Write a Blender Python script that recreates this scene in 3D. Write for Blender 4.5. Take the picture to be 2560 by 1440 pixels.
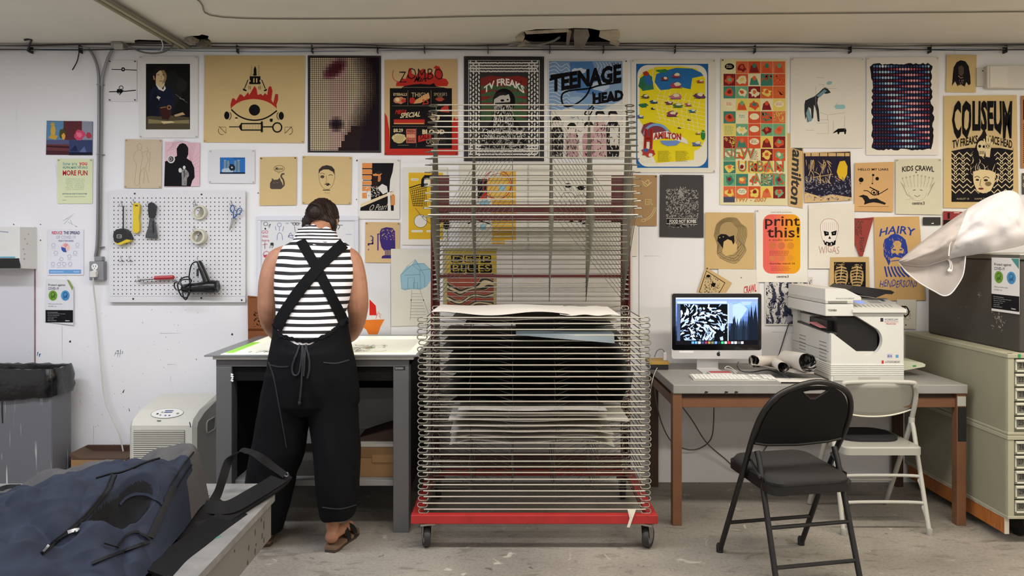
import bpy, bmesh, math, random
from math import sin, cos, pi, sqrt, atan2, radians
from mathutils import Vector, Matrix, geometry
from mathutils.bvhtree import BVHTree
for o in list(bpy.data.objects): bpy.data.objects.remove(o)
SC = bpy.context.scene
COL = SC.collection
# ---------------------------------------------------------------- camera
F = 1880.0; W = 4.64; EYE = 1.47; CEIL = 2.70
cd = bpy.data.cameras.new('camera'); cam = bpy.data.objects.new('camera', cd); COL.objects.link(cam)
cam.location = (0, 0, EYE); cam.rotation_euler = (pi/2, 0, 0)
cd.sensor_width = 36; cd.lens = 36*F/2560; cd.shift_y = -110/2560; cd.clip_end = 50; cd.clip_start = .05
SC.camera = cam
# ---------------------------------------------------------------- world, lights, exposure
wd = bpy.data.worlds.new('world'); SC.world = wd; wd.use_nodes = True
wd.node_tree.nodes['Background'].inputs[0].default_value = (.8, .85, 1, 1)
wd.node_tree.nodes['Background'].inputs[1].default_value = .06
SC.view_settings.view_transform = 'Standard'; SC.view_settings.look = 'None'
SC.view_settings.gamma = 1; SC.view_settings.use_curve_mapping = False
SC.view_settings.exposure = 0.26
def area(name, loc, sx, sy, power, col, spread=180):
    l = bpy.data.lights.new(name, 'AREA'); l.shape = 'RECTANGLE'; l.size = sx; l.size_y = sy
    l.energy = power; l.color = col; l.spread = radians(spread)
    o = bpy.data.objects.new(name, l); COL.objects.link(o); o.location = loc
    return o
area('ceiling_light_cool', (-2.3, 2.75, 2.62), 2.4, .22, 50, (.86, .90, 1))
area('ceiling_light_mid', (0.4, 2.75, 2.62), 2.4, .22, 42, (1, .94, .86))
area('ceiling_light_warm', (3.0, 2.75, 2.62), 2.4, .22, 50, (1, .90, .74))
area('ceiling_light_near', (-2.0, 0.5, 2.62), 2.6, .25, 46, (.90, .92, 1))
area('ceiling_light_near_warm', (2.2, 0.5, 2.62), 2.6, .25, 58, (1, .92, .80))
area('ceiling_light_rear', (0, -1.8, 2.62), 4.0, .3, 40, (1, .95, .9))

# ---------------------------------------------------------------- helpers
def lin(c):
    if isinstance(c, str):
        c = c.lstrip('#'); c = [int(c[i:i+2], 16)/255 for i in (0, 2, 4)]
        return tuple(x/12.92 if x <= .04045 else ((x+.055)/1.055)**2.4 for x in c)
    return tuple(c)
MATS = {}
def M(hexc, rough=.55, metal=0., var=0., vs=6., bump=0., bs=60., emit=0., kind=None, alpha=1., spec=.5, c2=None, trans=0., coat=0.):
    key = (hexc, rough, metal, var, vs, bump, bs, emit, kind, alpha, spec, c2, trans, coat)
    if key in MATS: return MATS[key]
    m = bpy.data.materials.new('paint_'+str(len(MATS))); m.use_nodes = True
    nt = m.node_tree; N = nt.nodes; LK = nt.links; b = N['Principled BSDF']
    c = lin(hexc)
    b.inputs['Base Color'].default_value = (*c, 1); b.inputs['Roughness'].default_value = rough
    b.inputs['Metallic'].default_value = metal; b.inputs['Specular IOR Level'].default_value = spec
    b.inputs['Alpha'].default_value = alpha; b.inputs['Transmission Weight'].default_value = trans
    b.inputs['Coat Weight'].default_value = coat
    if emit: b.inputs['Emission Color'].default_value = (*c, 1); b.inputs['Emission Strength'].default_value = emit
    tc = N.new('ShaderNodeTexCoord').outputs['Object']
    def noise(s, det=4, dist=0., vec=None, rough_=.5):
        n = N.new('ShaderNodeTexNoise'); n.inputs['Scale'].default_value = s; n.inputs['Detail'].default_value = det
        n.inputs['Distortion'].default_value = dist; n.inputs['Roughness'].default_value = rough_; LK.new(vec or tc, n.inputs['Vector']); return n.outputs['Fac']
    def ramp(fac, stops, const=False):
        r = N.new('ShaderNodeValToRGB'); LK.new(fac, r.inputs[0])
        if const: r.color_ramp.interpolation = 'CONSTANT'
        el = r.color_ramp.elements
        while len(el) < len(stops): el.new(.5)
        for e, (p, cc) in zip(el, stops): e.position = p; e.color = (*cc, 1)
        return r.outputs[0]
    def mapping(sc, rot=(0, 0, 0)):
        mp = N.new('ShaderNodeMapping'); LK.new(tc, mp.inputs[0]); mp.inputs['Scale'].default_value = sc; mp.inputs['Rotation'].default_value = rot; return mp.outputs[0]
    def mix(fac, a, bb, mode='MIX'):
        x = N.new('ShaderNodeMix'); x.data_type = 'RGBA'; x.blend_type = mode
        if isinstance(fac, float): x.inputs[0].default_value = fac
        else: LK.new(fac, x.inputs[0])
        for i, v in ((6, a), (7, bb)):
            if isinstance(v, tuple): x.inputs[i].default_value = (*v, 1)
            else: LK.new(v, x.inputs[i])
        return x.outputs[2]
    def wave(s, dist, det=2., dscale=1., vec=None, typ='BANDS', d='X'):
        w = N.new('ShaderNodeTexWave'); w.wave_type = typ; w.bands_direction = d if typ == 'BANDS' else 'X'
        w.inputs['Scale'].default_value = s; w.inputs['Distortion'].default_value = dist; w.inputs['Detail'].default_value = det
        w.inputs['Detail Scale'].default_value = dscale; LK.new(vec or tc, w.inputs['Vector']); return w.outputs['Fac']
    d2 = lin(c2) if c2 else None
    out = None
    if var:
        out = ramp(noise(vs), [(.3, tuple(x*(1-var) for x in c)), (.7, tuple(min(1, x*(1+var)) for x in c))])
    if kind == 'ink':       # two-tone distorted print, vs = scale, var2 in bump slot unused
        out = ramp(wave(vs, 9, 3, 1.6), [(.0, c), (.5, d2)], True)
    elif kind == 'blot':
        out = ramp(noise(vs, 5, 1.2), [(.0, c), (.5, d2)], True)
    elif kind == 'marble':
        out = ramp(wave(vs, 14, 1, .9, d='Z'), [(.0, c), (.42, lin('c8b48a')), (.5, d2), (.9, lin('c8b48a'))], True)
    elif kind == 'concrete':
        a = ramp(noise(1.6, 8, .6), [(.3, tuple(x*.74 for x in c)), (.7, tuple(x*1.15 for x in c))])
        g = ramp(noise(70, 3), [(.35, (.62,)*3), (.55, (1, 1, 1))]); a = mix(.5, a, g, 'MULTIPLY')
        st = ramp(noise(5, 7, 1.5, mapping((1, 2.6, 1))), [(.58, (1, 1, 1)), (.68, (.62, .6, .57))]); a = mix(.8, a, st, 'MULTIPLY')
        sp = ramp(noise(23, 6, .8), [(.68, (1, 1, 1)), (.73, (.35, .33, .31))]); out = mix(.8, a, sp, 'MULTIPLY')
        pl = ramp(noise(9, 4, 1), [(.66, (0, 0, 0)), (.72, (1, 1, 1))]); out = mix(pl, out, tuple(min(1, x*1.45) for x in c))
    elif kind == 'wall':
        a = ramp(noise(1.1, 4), [(.3, tuple(x*.95 for x in c)), (.7, c)])
        sc = ramp(noise(6, 8, 2.5, mapping((1, 1, .35))), [(.70, (1, 1, 1)), (.74, (.62, .63, .68))]); out = mix(.35, a, sc, 'MULTIPLY')
    elif kind == 'drips':
        v = mapping((1, 1, .05)); a = ramp(noise(48, 2, .25, v), [(.64, c), (.69, d2)])
        st = ramp(noise(3.2, 2), [(.42, (0, 0, 0)), (.56, (1, 1, 1))]); out = mix(st, c, a)
    elif kind == 'wood':
        out = ramp(noise(9, 6, 1.2, mapping((14, 1.2, 14))), [(.3, tuple(x*.7 for x in c)), (.7, tuple(x*1.15 for x in c))])
    elif kind == 'zwood':
        out = ramp(noise(7, 6, 1.2, mapping((14, 14, 1.2))), [(.3, tuple(x*.7 for x in c)), (.7, tuple(x*1.15 for x in c))])
    elif kind == 'stripes':
        sx = N.new('ShaderNodeSeparateXYZ'); LK.new(tc, sx.inputs[0])
        nz = noise(3.0, 1); m1 = N.new('ShaderNodeMath'); m1.operation = 'MULTIPLY_ADD'; LK.new(nz, m1.inputs[0]); m1.inputs[1].default_value = vs*1.3; LK.new(sx.outputs[2], m1.inputs[2])
        xx = N.new('ShaderNodeMath'); xx.operation = 'MULTIPLY'; LK.new(sx.outputs[0], xx.inputs[0]); LK.new(sx.outputs[0], xx.inputs[1])
        x3 = N.new('ShaderNodeMath'); x3.operation = 'MULTIPLY_ADD'; LK.new(xx.outputs[0], x3.inputs[0]); x3.inputs[1].default_value = .22; LK.new(m1.outputs[0], x3.inputs[2])
        m2 = N.new('ShaderNodeMath'); m2.operation = 'DIVIDE'; LK.new(x3.outputs[0], m2.inputs[0]); m2.inputs[1].default_value = vs
        m3 = N.new('ShaderNodeMath'); m3.operation = 'FRACT'; LK.new(m2.outputs[0], m3.inputs[0])
        out = ramp(m3.outputs[0], [(0, d2), (.46, c)], True)
    elif kind == 'hair':
        out = ramp(noise(60, 3, .4, mapping((1, 1, .15))), [(.35, c), (.75, d2)])
    elif kind == 'mottle':
        out = ramp(noise(vs, 6, .6), [(.35, c), (.65, d2)])
    if out is not None:
        LK.new(out, b.inputs['Base Color'])
        if emit: LK.new(out, b.inputs['Emission Color'])
    if bump:
        bp = N.new('ShaderNodeBump'); bp.inputs['Strength'].default_value = min(1, bump); bp.inputs['Distance'].default_value = .004
        LK.new(noise(bs, 4), bp.inputs['Height']); LK.new(bp.outputs[0], b.inputs['Normal'])
    MATS[key] = m; return m
def P(px, py, Y): return Vector(((px-1280)*Y/F, Y, EYE-(py-610)*Y/F))
def PX(px, Y): return (px-1280)*Y/F
def PZ(py, Y): return EYE-(py-610)*Y/F
class MB:
    def __init__(s): s.v = []; s.f = []; s.m = []; s.mats = []
    def mi(s, mat):
        if mat not in s.mats: s.mats.append(mat)
        return s.mats.index(mat)
    def add(s, vs, fs, mat):
        o = len(s.v); i = s.mi(mat); s.v += [tuple(v) for v in vs]
        for f in fs: s.f.append(tuple(o+k for k in f)); s.m.append(i)
        return s
    def box(s, x0, x1, y0, y1, z0, z1, mat, bev=0., mx=None):
        if bev:
            b = bmesh.new(); bmesh.ops.create_cube(b, size=1)
            for v in b.verts: v.co = Vector((x0+(v.co.x+.5)*(x1-x0), y0+(v.co.y+.5)*(y1-y0), z0+(v.co.z+.5)*(z1-z0)))
            bmesh.ops.bevel(b, geom=b.edges[:], offset=bev, segments=2, profile=.5, affect='EDGES')
            vs = [v.co.copy() for v in b.verts]; b.verts.index_update(); fs = [[v.index for v in f.verts] for f in b.faces]; b.free()
        else:
            vs = [Vector((x, y, z)) for x in (x0, x1) for y in (y0, y1) for z in (z0, z1)]
            fs = [(0, 1, 3, 2), (4, 6, 7, 5), (0, 4, 5, 1), (2, 3, 7, 6), (0, 2, 6, 4), (1, 5, 7, 3)]
        if mx: vs = [mx @ v for v in vs]
        return s.add(vs, fs, mat)
    def tube(s, pts, r, mat, seg=8, closed=False, caps=True, flat=None):
        pts = [Vector(p) for p in pts]; n = len(pts)
        rs = r if isinstance(r, (list, tuple)) else [r]*n
        vs = []; up = None
        for i, p in enumerate(pts):
            if closed: d = pts[(i+1) % n]-pts[i-1]
            else: d = pts[min(i+1, n-1)]-pts[max(i-1, 0)]
            d.normalize()
            if up is None:
                up = Vector((0, 0, 1)) if abs(d.z) < .9 else Vector((0, 1, 0))
            a = d.cross(up)
            if a.length < 1e-5: a = d.orthogonal()
            a.normalize(); bb = a.cross(d).normalized(); up = bb
            for k in range(seg):
                t = 2*pi*k/seg
                w = flat[0] if flat else 1; h = flat[1] if flat else 1
                vs.append(p+a*(cos(t)*rs[i]*w)+bb*(sin(t)*rs[i]*h))
        fs = []
        for i in range(n if closed else n-1):
            j = (i+1) % n
            for k in range(seg): fs.append((i*seg+k, i*seg+(k+1) % seg, j*seg+(k+1) % seg, j*seg+k))
        if not closed and caps: fs += [tuple(range(seg))[::-1], tuple((n-1)*seg+k for k in range(seg))]
        return s.add(vs, fs, mat)
    def cyl(s, a, b, r, mat, seg=16, r2=None): return s.tube([a, b], [r, r if r2 is None else r2], mat, seg)
    def lathe(s, prof, c, axis, mat, seg=24):  # prof [(r,h)], axis unit vector
        ax = Vector(axis).normalized(); a = ax.orthogonal().normalized(); b = ax.cross(a); c = Vector(c)
        vs = [c+ax*h+(a*cos(2*pi*k/seg)+b*sin(2*pi*k/seg))*r for r, h in prof for k in range(seg)]
        fs = [(i*seg+k, i*seg+(k+1) % seg, (i+1)*seg+(k+1) % seg, (i+1)*seg+k) for i in range(len(prof)-1) for k in range(seg)]
        if prof[0][0] > 1e-6: fs.append(tuple(range(seg))[::-1])
        if prof[-1][0] > 1e-6: fs.append(tuple((len(prof)-1)*seg+k for k in range(seg)))
        return s.add(vs, fs, mat)
    def rings(s, rings, mat, caps=True, closed=True):
        seg = len(rings[0]); vs = [v for r in rings for v in r]; fs = []
        for i in range(len(rings)-1):
            for k in range(seg if closed else seg-1): fs.append((i*seg+k, i*seg+(k+1) % seg, (i+1)*seg+(k+1) % seg, (i+1)*seg+k))
        if caps and closed: fs += [tuple(range(seg))[::-1], tuple((len(rings)-1)*seg+k for k in range(seg))]
        return s.add(vs, fs, mat)
    def prism(s, pts, axis, a, b, mat):  # polygon pts (2D) extruded along axis 'x','y','z' from a to b
        def mk(u, v, w): return {'x': (w, u, v), 'y': (u, w, v), 'z': (u, v, w)}[axis]
        n = len(pts); vs = [mk(u, v, a) for u, v in pts]+[mk(u, v, b) for u, v in pts]
        tr = geometry.tessellate_polygon([[Vector((u, v, 0)) for u, v in pts]])
        fs = [tuple(t) for t in tr]+[tuple(n+i for i in t)[::-1] for t in tr]+[(i, (i+1) % n, n+(i+1) % n, n+i) for i in range(n)]
        return s.add(vs, fs, mat)
    def build(s, name, parent=None, loc=(0, 0, 0), rot=(0, 0, 0), smooth=False, sub=0, recalc=True, angle=None):
        me = bpy.data.meshes.new(name); me.from_pydata(s.v, [], s.f)
        for m in s.mats: me.materials.append(m)
        me.polygons.foreach_set('material_index', s.m)
        if recalc:
            b = bmesh.new(); b.from_mesh(me); bmesh.ops.recalc_face_normals(b, faces=b.faces); b.to_mesh(me); b.free()
        if smooth:
            me.polygons.foreach_set('use_smooth', [True]*len(me.polygons))
            if angle is not False: me.set_sharp_from_angle(angle=radians(angle or 42))
        me.update()
        o = bpy.data.objects.new(name, me); COL.objects.link(o); o.location = loc; o.rotation_euler = rot
        if parent: o.parent = parent
        if sub:
            md = o.modifiers.new('sub', 'SUBSURF'); md.levels = sub; md.render_levels = sub
        return o
def thing(name, label, cat, loc=(0, 0, 0), rz=0., group=None):
    o = bpy.data.objects.new(name, None); COL.objects.link(o); o.location = loc; o.rotation_euler = (0, 0, rz); o.empty_display_size = .05
    return tag(o, label, cat, group)
def tag(o, label, cat, group=None):
    o['label'] = label; o['category'] = cat
    if group: o['group'] = group
    return o
def struct(o): o['kind'] = 'structure'; return o
def dup(o, parent=None, root=True):
    c = o.copy(); COL.objects.link(c); c.parent = parent
    for ch in o.children: dup(ch, c)
    return c
def origin(o, loc):
    """put a mesh object's origin at loc (its vertices were made in world space)"""
    d = Vector(loc); o.data.transform(Matrix.Translation(-d)); o.location = d; return o
def smoothpath(pts, n=8):
    pts = [Vector(p) for p in pts]; out = []
    for i in range(len(pts)-1):
        p0 = pts[max(i-1, 0)]; p1 = pts[i]; p2 = pts[i+1]; p3 = pts[min(i+2, len(pts)-1)]
        for k in range(n):
            t = k/n
            out.append(.5*((2*p1)+(p2-p0)*t+(2*p0-5*p1+4*p2-p3)*t*t+(3*p1-p0-3*p2+p3)*t**3))
    out.append(pts[-1]); return out
# ---------------------------------------------------------------- room shell
WALLM = M('e8e7e8', .6, kind='wall', bump=.12, bs=25)
RX0, RX1, RY0 = -4.4, 4.6, -3.2
def quad(name, vs, mat):
    m = MB(); m.add(vs, [(0, 1, 2, 3)], mat); return struct(m.build(name, recalc=False))
fl = MB(); fl.box(RX0, RX1, RY0, W, -.1, 0, M('8e887f', .62, kind='concrete', bump=.35, bs=30)); struct(fl.build('floor'))
wb = MB(); wb.box(RX0, RX1, W, W+.12, 0, CEIL+.3, WALLM)
wall_back = struct(wb.build('wall_back'))
for nm, a in (('wall_left', (RX0-.1, RX0, RY0, W)), ('wall_right', (RX1, RX1+.1, RY0, W)), ('wall_front', (RX0, RX1, RY0-.1, RY0))):
    w_ = MB(); w_.box(*a, 0, CEIL+.3, WALLM); struct(w_.build(nm))
def CP(px, py):  # pixel -> point of the ceiling plane
    Y = (CEIL-EYE)*F/(610-py); return (PX(px, Y), Y)
HOLES = [[(1298, 96), (1312, 78), (1340, 73), (1420, 72), (1432, 70), (1475, 71), (1500, 76), (1542, 74), (1546, 88), (1530, 96), (1548, 104), (1546, 111), (1420, 111.5), (1330, 111), (1310, 106)],
         [(462, 95), (478, 90), (498, 89), (505, 86), (522, 90), (520, 97), (527, 102), (510, 105), (480, 106)],
         [(336, 101), (345, 99), (430, 102), (440, 105), (438, 110.5), (390, 111), (338, 109.5)]]
CREAM = M('ddd8ca', .7, var=.05, vs=1.5, bump=.1, bs=12)
cm = MB()
outer = [(RX0, RY0), (RX1, RY0), (RX1, W), (RX0, W)]
hp = [[CP(*p) for p in h] for h in HOLES]
loops = [[Vector((x, y, 0)) for x, y in l] for l in [outer]+hp]
flat = [v for l in loops for v in l]
tr = geometry.tessellate_polygon(loops)
cm.add([(v.x, v.y, CEIL) for v in flat], [tuple(t) for t in tr], CREAM)
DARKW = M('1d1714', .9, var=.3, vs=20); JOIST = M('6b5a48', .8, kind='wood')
for h in hp:
    n = len(h); cm.add([(x, y, CEIL) for x, y in h]+[(x, y, CEIL+.018) for x, y in h], [(i, (i+1) % n, n+(i+1) % n, n+i) for i in range(n)], M('8d877a', .9))
struct(cm.build('ceiling', recalc=False))
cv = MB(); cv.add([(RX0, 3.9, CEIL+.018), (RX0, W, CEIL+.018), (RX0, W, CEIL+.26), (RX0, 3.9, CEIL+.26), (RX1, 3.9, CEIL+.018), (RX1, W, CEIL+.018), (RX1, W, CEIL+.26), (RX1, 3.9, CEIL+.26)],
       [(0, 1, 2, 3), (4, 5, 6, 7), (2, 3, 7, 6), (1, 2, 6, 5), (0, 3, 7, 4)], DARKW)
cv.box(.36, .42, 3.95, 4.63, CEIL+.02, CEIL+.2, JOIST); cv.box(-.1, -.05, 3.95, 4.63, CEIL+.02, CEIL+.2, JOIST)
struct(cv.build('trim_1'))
# torn plaster flaps and laths hanging round the big hole
fp = MB(); PLA = M('a89d88', .9, var=.2, vs=30)
def flap(pts, dz, mat=PLA):
    q = [CP(*p) for p in pts]; n = len(q); r = random.Random(len(fp.v))
    vs = [(x, y, CEIL-.002) for x, y in q]+[(x+r.uniform(-.01, .01), y, CEIL-.012-dz*r.random()) for x, y in q]
    fp.add(vs, [tuple(range(n)), tuple(range(n, 2*n))]+[(i, (i+1) % n, n+(i+1) % n, n+i) for i in range(n)], mat)
flap([(1288, 92), (1306, 78), (1312, 84), (1304, 97)], .02); flap([(1296, 104), (1312, 98), (1328, 108), (1318, 112), (1300, 111)], .02)
flap([(1500, 76), (1545, 73), (1549, 84), (1535, 95), (1505, 86)], .035, M('b9ad94', .9, var=.15, vs=30)); flap([(1530, 96), (1548, 104), (1548, 108), (1524, 102)], .02)
flap([(1436, 72), (1470, 72), (1455, 108), (1440, 108)], .03, M('7d7468', .9, var=.2)); flap([(1418, 73), (1426, 73), (1424, 110), (1418, 110)], .02, M('8f8370', .9))
flap([(1310, 77), (1420, 71), (1420, 73), (1312, 80)], .012); flap([(462, 94), (480, 89), (498, 98), (470, 99)], .025, M('8a8272', .9, var=.4, vs=60)); flap([(505, 98), (527, 102), (515, 108), (490, 106)], .03, M('6f675a', .9, var=.4, vs=60))
struct(fp.build('trim_2'))
# shallow painted panel strips on the far wall: board seams
sm = MB(); SEAM = M('d9d7d3', .7)
for x0, y0, x1, y1 in [(1085, 700, 1086, 838), (1597, 440, 1598, 900), (1310, 410, 1311, 700)]:
    sm.box(PX(x0, W), PX(x1, W), W-.003, W, PZ(y1, W), PZ(y0, W), M('9a9690', .8))
sm.box(PX(898, W), PX(1100, W), W-.004, W, PZ(839, W), PZ(836, W), SEAM)
sm.box(PX(0, W)-.3, PX(88, W), W-.006, W, 0, PZ(668, W), M('d4d3d6', .6, kind='wall', bump=.12, bs=25))
sm.box(PX(87, W), PX(89.5, W), W-.007, W, 0, PZ(568, W), M('8b7478', .8, var=.3, vs=9))
struct(sm.build('trim_3'))
# scuffs, screw heads and paint ticks left on the wall
mk = MB(); BK = M('2a2a30', .6); BL = M('3a6ea8', .6); GY = M('9298a4', .7)
def tick(x0, y0, x1, y1, w, mat):
    a = Vector((PX(x0, W), PZ(y0, W))); b = Vector((PX(x1, W), PZ(y1, W))); d = b-a; l = max(d.length, 1e-4); n = Vector((-d.y, d.x))/l*w*W/F/2
    mk.add([(a.x+n.x, W-.0006, a.y+n.y), (a.x-n.x, W-.0006, a.y-n.y), (b.x-n.x*.4, W-.0006, b.y-n.y*.4), (b.x+n.x*.4, W-.0006, b.y+n.y*.4)], [(0, 1, 2, 3)], mat)
for t in [(307, 982, 311, 974, 3, BK), (324, 1028, 322, 1020, 2, BK), (34, 562, 35, 560, 5, BK), (101, 562, 102, 560, 4, BK), (101, 602, 102, 599, 4, BK), (175, 856, 176, 851, 6, BK), (580, 838, 581, 833, 6, BK), (490, 897, 492, 900, 2, BK), (2050, 515, 2053, 510, 4, BK), (645, 484, 646, 481, 4, BK), (892, 403, 893, 399, 5, BK), (891, 500, 892, 497, 3, BK), (965, 735, 966, 733, 4, BK),
          (95, 880, 93, 890, 3, BL), (100, 884, 98, 893, 3, BL), (97, 888, 103, 884, 2, BL), (60, 880, 70, 878, 1.5, BL), (65, 880, 62, 892, 1.5, BL), (290, 880, 286, 890, 2, GY), (296, 876, 294, 892, 2.4, GY), (302, 874, 299, 893, 2, GY), (307, 878, 306, 884, 3, GY), (288, 884, 308, 884, 1.2, GY), (291, 878, 297, 876, 3, GY), (160, 560, 180, 540, 1, GY), (165, 548, 186, 534, 1, GY), (170, 555, 190, 565, 1, GY), (176, 550, 181, 561, 1, GY), (158, 552, 171, 544, 1, GY), (189, 566, 193, 567, 1.5, BK),
          (418, 911, 440, 911, 1, GY), (400, 833, 452, 833, 1, GY), (452, 988, 453, 992, 1.5, GY), (357, 933, 358, 935, 1.5, GY), (155, 815, 156, 900, .8, GY), (234, 1065, 234, 1120, .9, GY), (200, 1000, 202, 1010, 1.2, GY), (1610, 640, 1650, 640, 1, GY), (1610, 470, 1611, 476, 2, BK), (1930, 830, 1990, 832, .8, GY), (356, 805, 358, 809, 1.4, GY), (445, 812, 446, 815, 1.4, GY)]: tick(*t)
_r = random.Random(5)
for i in range(60):
    x = _r.uniform(190, 520); y = _r.uniform(770, 1120); tick(x, y, x+_r.uniform(-2, 2), y+_r.uniform(1, 4), _r.uniform(.8, 1.6), GY)
struct(mk.build('trim_4', recalc=False))
# ================================================================ drying rack
RED = M('9c2322', .45, var=.12, vs=12, bump=.1, bs=40); DRED = M('54100f', .5, var=.1, vs=12)
WIRE = M('77756a', .34, metal=.7, var=.15, vs=30); STEEL = M('a5a39c', .35, metal=.9, var=.1, vs=20); BLACK = M('17171a', .45); RUBBER = M('242427', .5)
rack = thing('drying_rack', 'tall red framed wire print drying rack on casters, upper shelves flipped up', 'drying rack', (.107, 3.95, 0))
RX = .107; HY = 4.29; SL = .66; SW = .535
def rk(mb, name, parent=rack, **k):
    o = mb.build(name, None, **k); o.data.transform(Matrix.Translation(-Vector(rack.location))) if not k.get('loc') else None
    o.parent = parent; return o
b = MB(); x0, x1 = RX-.592, RX+.592
b.box(x0, x1, 3.60, 3.64, .128, .172, RED, .004)
rk(b, 'front_rail')
b = MB(); b.box(x0+.02, x1-.02, 4.34, 4.38, .128, .172, RED, .003); b.box(x0+.05, x1-.05, 4.34, 4.36, .172, .25, DRED); rk(b, 'rear_rail')
for sx in (-1, 1):
    b = MB(); xa = RX+sx*.592; b.box(min(xa, xa-sx*.05), max(xa, xa-sx*.05), 3.64, 4.34, .135, .168, RED, .003); rk(b, 'side_rail')
    b = MB(); xa = RX+sx*.575
    b.box(min(xa, xa-sx*.012), max(xa, xa-sx*.012), 4.33, 4.41, .17, 1.87, DRED, .002); b.box(min(xa, xa-sx*.10), max(xa, xa-sx*.10), 4.40, 4.408, 1.60, 1.87, DRED)
    b.box(min(xa, xa-sx*.045), max(xa, xa-sx*.045), 4.40, 4.408, .17, 1.6, DRED)
    rk(b, 'upright')
for z0, z1, yy in ((1.655, 1.70, 4.37), (1.605, 1.645, 4.33), (1.27, 1.292, 4.36)):
    b = MB(); b.box(RX-.56, RX+.56, yy, yy+.03, z0, z1, DRED, .002); rk(b, 'crossbeam')
# casters
def caster(x, y, rz):
    root = MB(); mx = Matrix.Translation((x, y, 0)) @ Matrix.Rotation(rz, 4, 'Z')
    root.box(-.035, .035, -.035, .035, .118, .127, STEEL, mx=mx)
    for s in (-1, 1): root.prism([(-.012, .05), (.03, .05), (.028, .118), (-.03, .118)], 'x', s*.021-.0015, s*.021+.0015, STEEL)
    n = len(root.v); root.v[-24 if False else 0:0] = []
    root.v = root.v[:8]+[tuple(mx @ Vector(v)) for v in root.v[8:]]
    o = rk(root, 'caster')
    w = MB(); w.lathe([(.016, -.017), (.028, -.016), (.034, -.012), (.048, -.016), (.052, -.009), (.052, .009), (.048, .016), (.034, .012), (.028, .016), (.016, .017)], (0, 0, 0), (1, 0, 0), RUBBER, 28)
    w.lathe([(.001, -.019), (.03, -.0165), (.034, -.013)], (0, 0, 0), (1, 0, 0), M('6e6e70', .5)); w.lathe([(.034, .013), (.03, .0165), (.001, .019)], (0, 0, 0), (1, 0, 0), M('6e6e70', .5))
    w.v = [tuple(mx @ (Vector(v)+Vector((0, .018, .052)))) for v in w.v]
    q = rk(w, 'wheel', smooth=True); q.parent = o
caster(RX-.52, 3.64, .25); caster(RX+.545, 3.635, -.5); caster(RX-.53, 4.33, .1); caster(RX+.53, 4.33, -.2)
# one wire shelf, local hinge axis along x at the origin, shelf reaches to -y
def shelf_mesh():
    s = MB(); r = .0026
    s.tube([(-SW, -SL, 0), (SW, -SL, 0)], .0034, M('bdb9ab', .34, metal=.6), 8); s.tube([(-SW, 0, 0), (SW, 0, 0)], r, WIRE, 6)
    s.tube([(-SW+.01, -SL*.5, -.002), (SW-.01, -SL*.5, -.002)], .002, WIRE, 5)
    for fx in (-1, -.6, -.2, .2, .6, 1):
        x = fx*(SW-.012); s.tube([(x, -SL, -.003), (x, 0, -.003)], r if abs(fx) == 1 else .002, WIRE, 5)
    for sx in (-1, 1):
        s.tube([(sx*(SW-.02), -.02, .002), (sx*.11, -SL+.01, .002)], .0013, WIRE, 5)
        for yy, w, dx in ((-SL+.004, .024, .002), (-.03, .020, 0)):
            c = Vector((sx*(SW+dx), yy, -.009)); loop = []
            for k in range(16):
                t = 2*pi*k/16; loop.append(c+Vector((cos(t)*w*sx, sin(t)*.006, max(-.0095, min(.0095, sin(t)*.013)))))
            s.tube(loop, .003, WIRE, 6, closed=True)
    return s
sh0 = shelf_mesh().build('shelf', rack, smooth=True)
hb = Vector((RX, HY, 0))-Vector(rack.location)
_r = random.Random(2)
nlow, nup = 33, 18
for i in range(nlow):
    o = sh0 if i == 0 else sh0.copy()
    if i: COL.objects.link(o)
    o.parent = rack; o.location = hb+Vector((_r.uniform(-.004, .004), 0, .192+i*.0289)); o.rotation_euler = (_r.uniform(-.004, .004), 0, _r.uniform(-.002, .002))
for i in range(nup):
    o = sh0.copy(); COL.objects.link(o); o.parent = rack; t = i/(nup-1)
    o.location = hb+Vector((0, 0, 1.145+i*.0262)); o.rotation_euler = (-radians(46+(76-46)*t**1.0)+_r.uniform(-.005, .005), 0, 0)
    if t == 1: o.location.z += .004
# torn tape on the base
b = MB(); b.add([P(1568, 1272, 3.597), P(1590, 1274, 3.596), P(1582, 1296, 3.590), P(1574, 1319, 3.592), P(1567, 1318, 3.594), P(1574, 1296, 3.594)], [(0, 1, 2, 5), (5, 2, 3, 4)], M('cfc6b8', .6))
rk(b, 'torn_tape', recalc=False)
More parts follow.
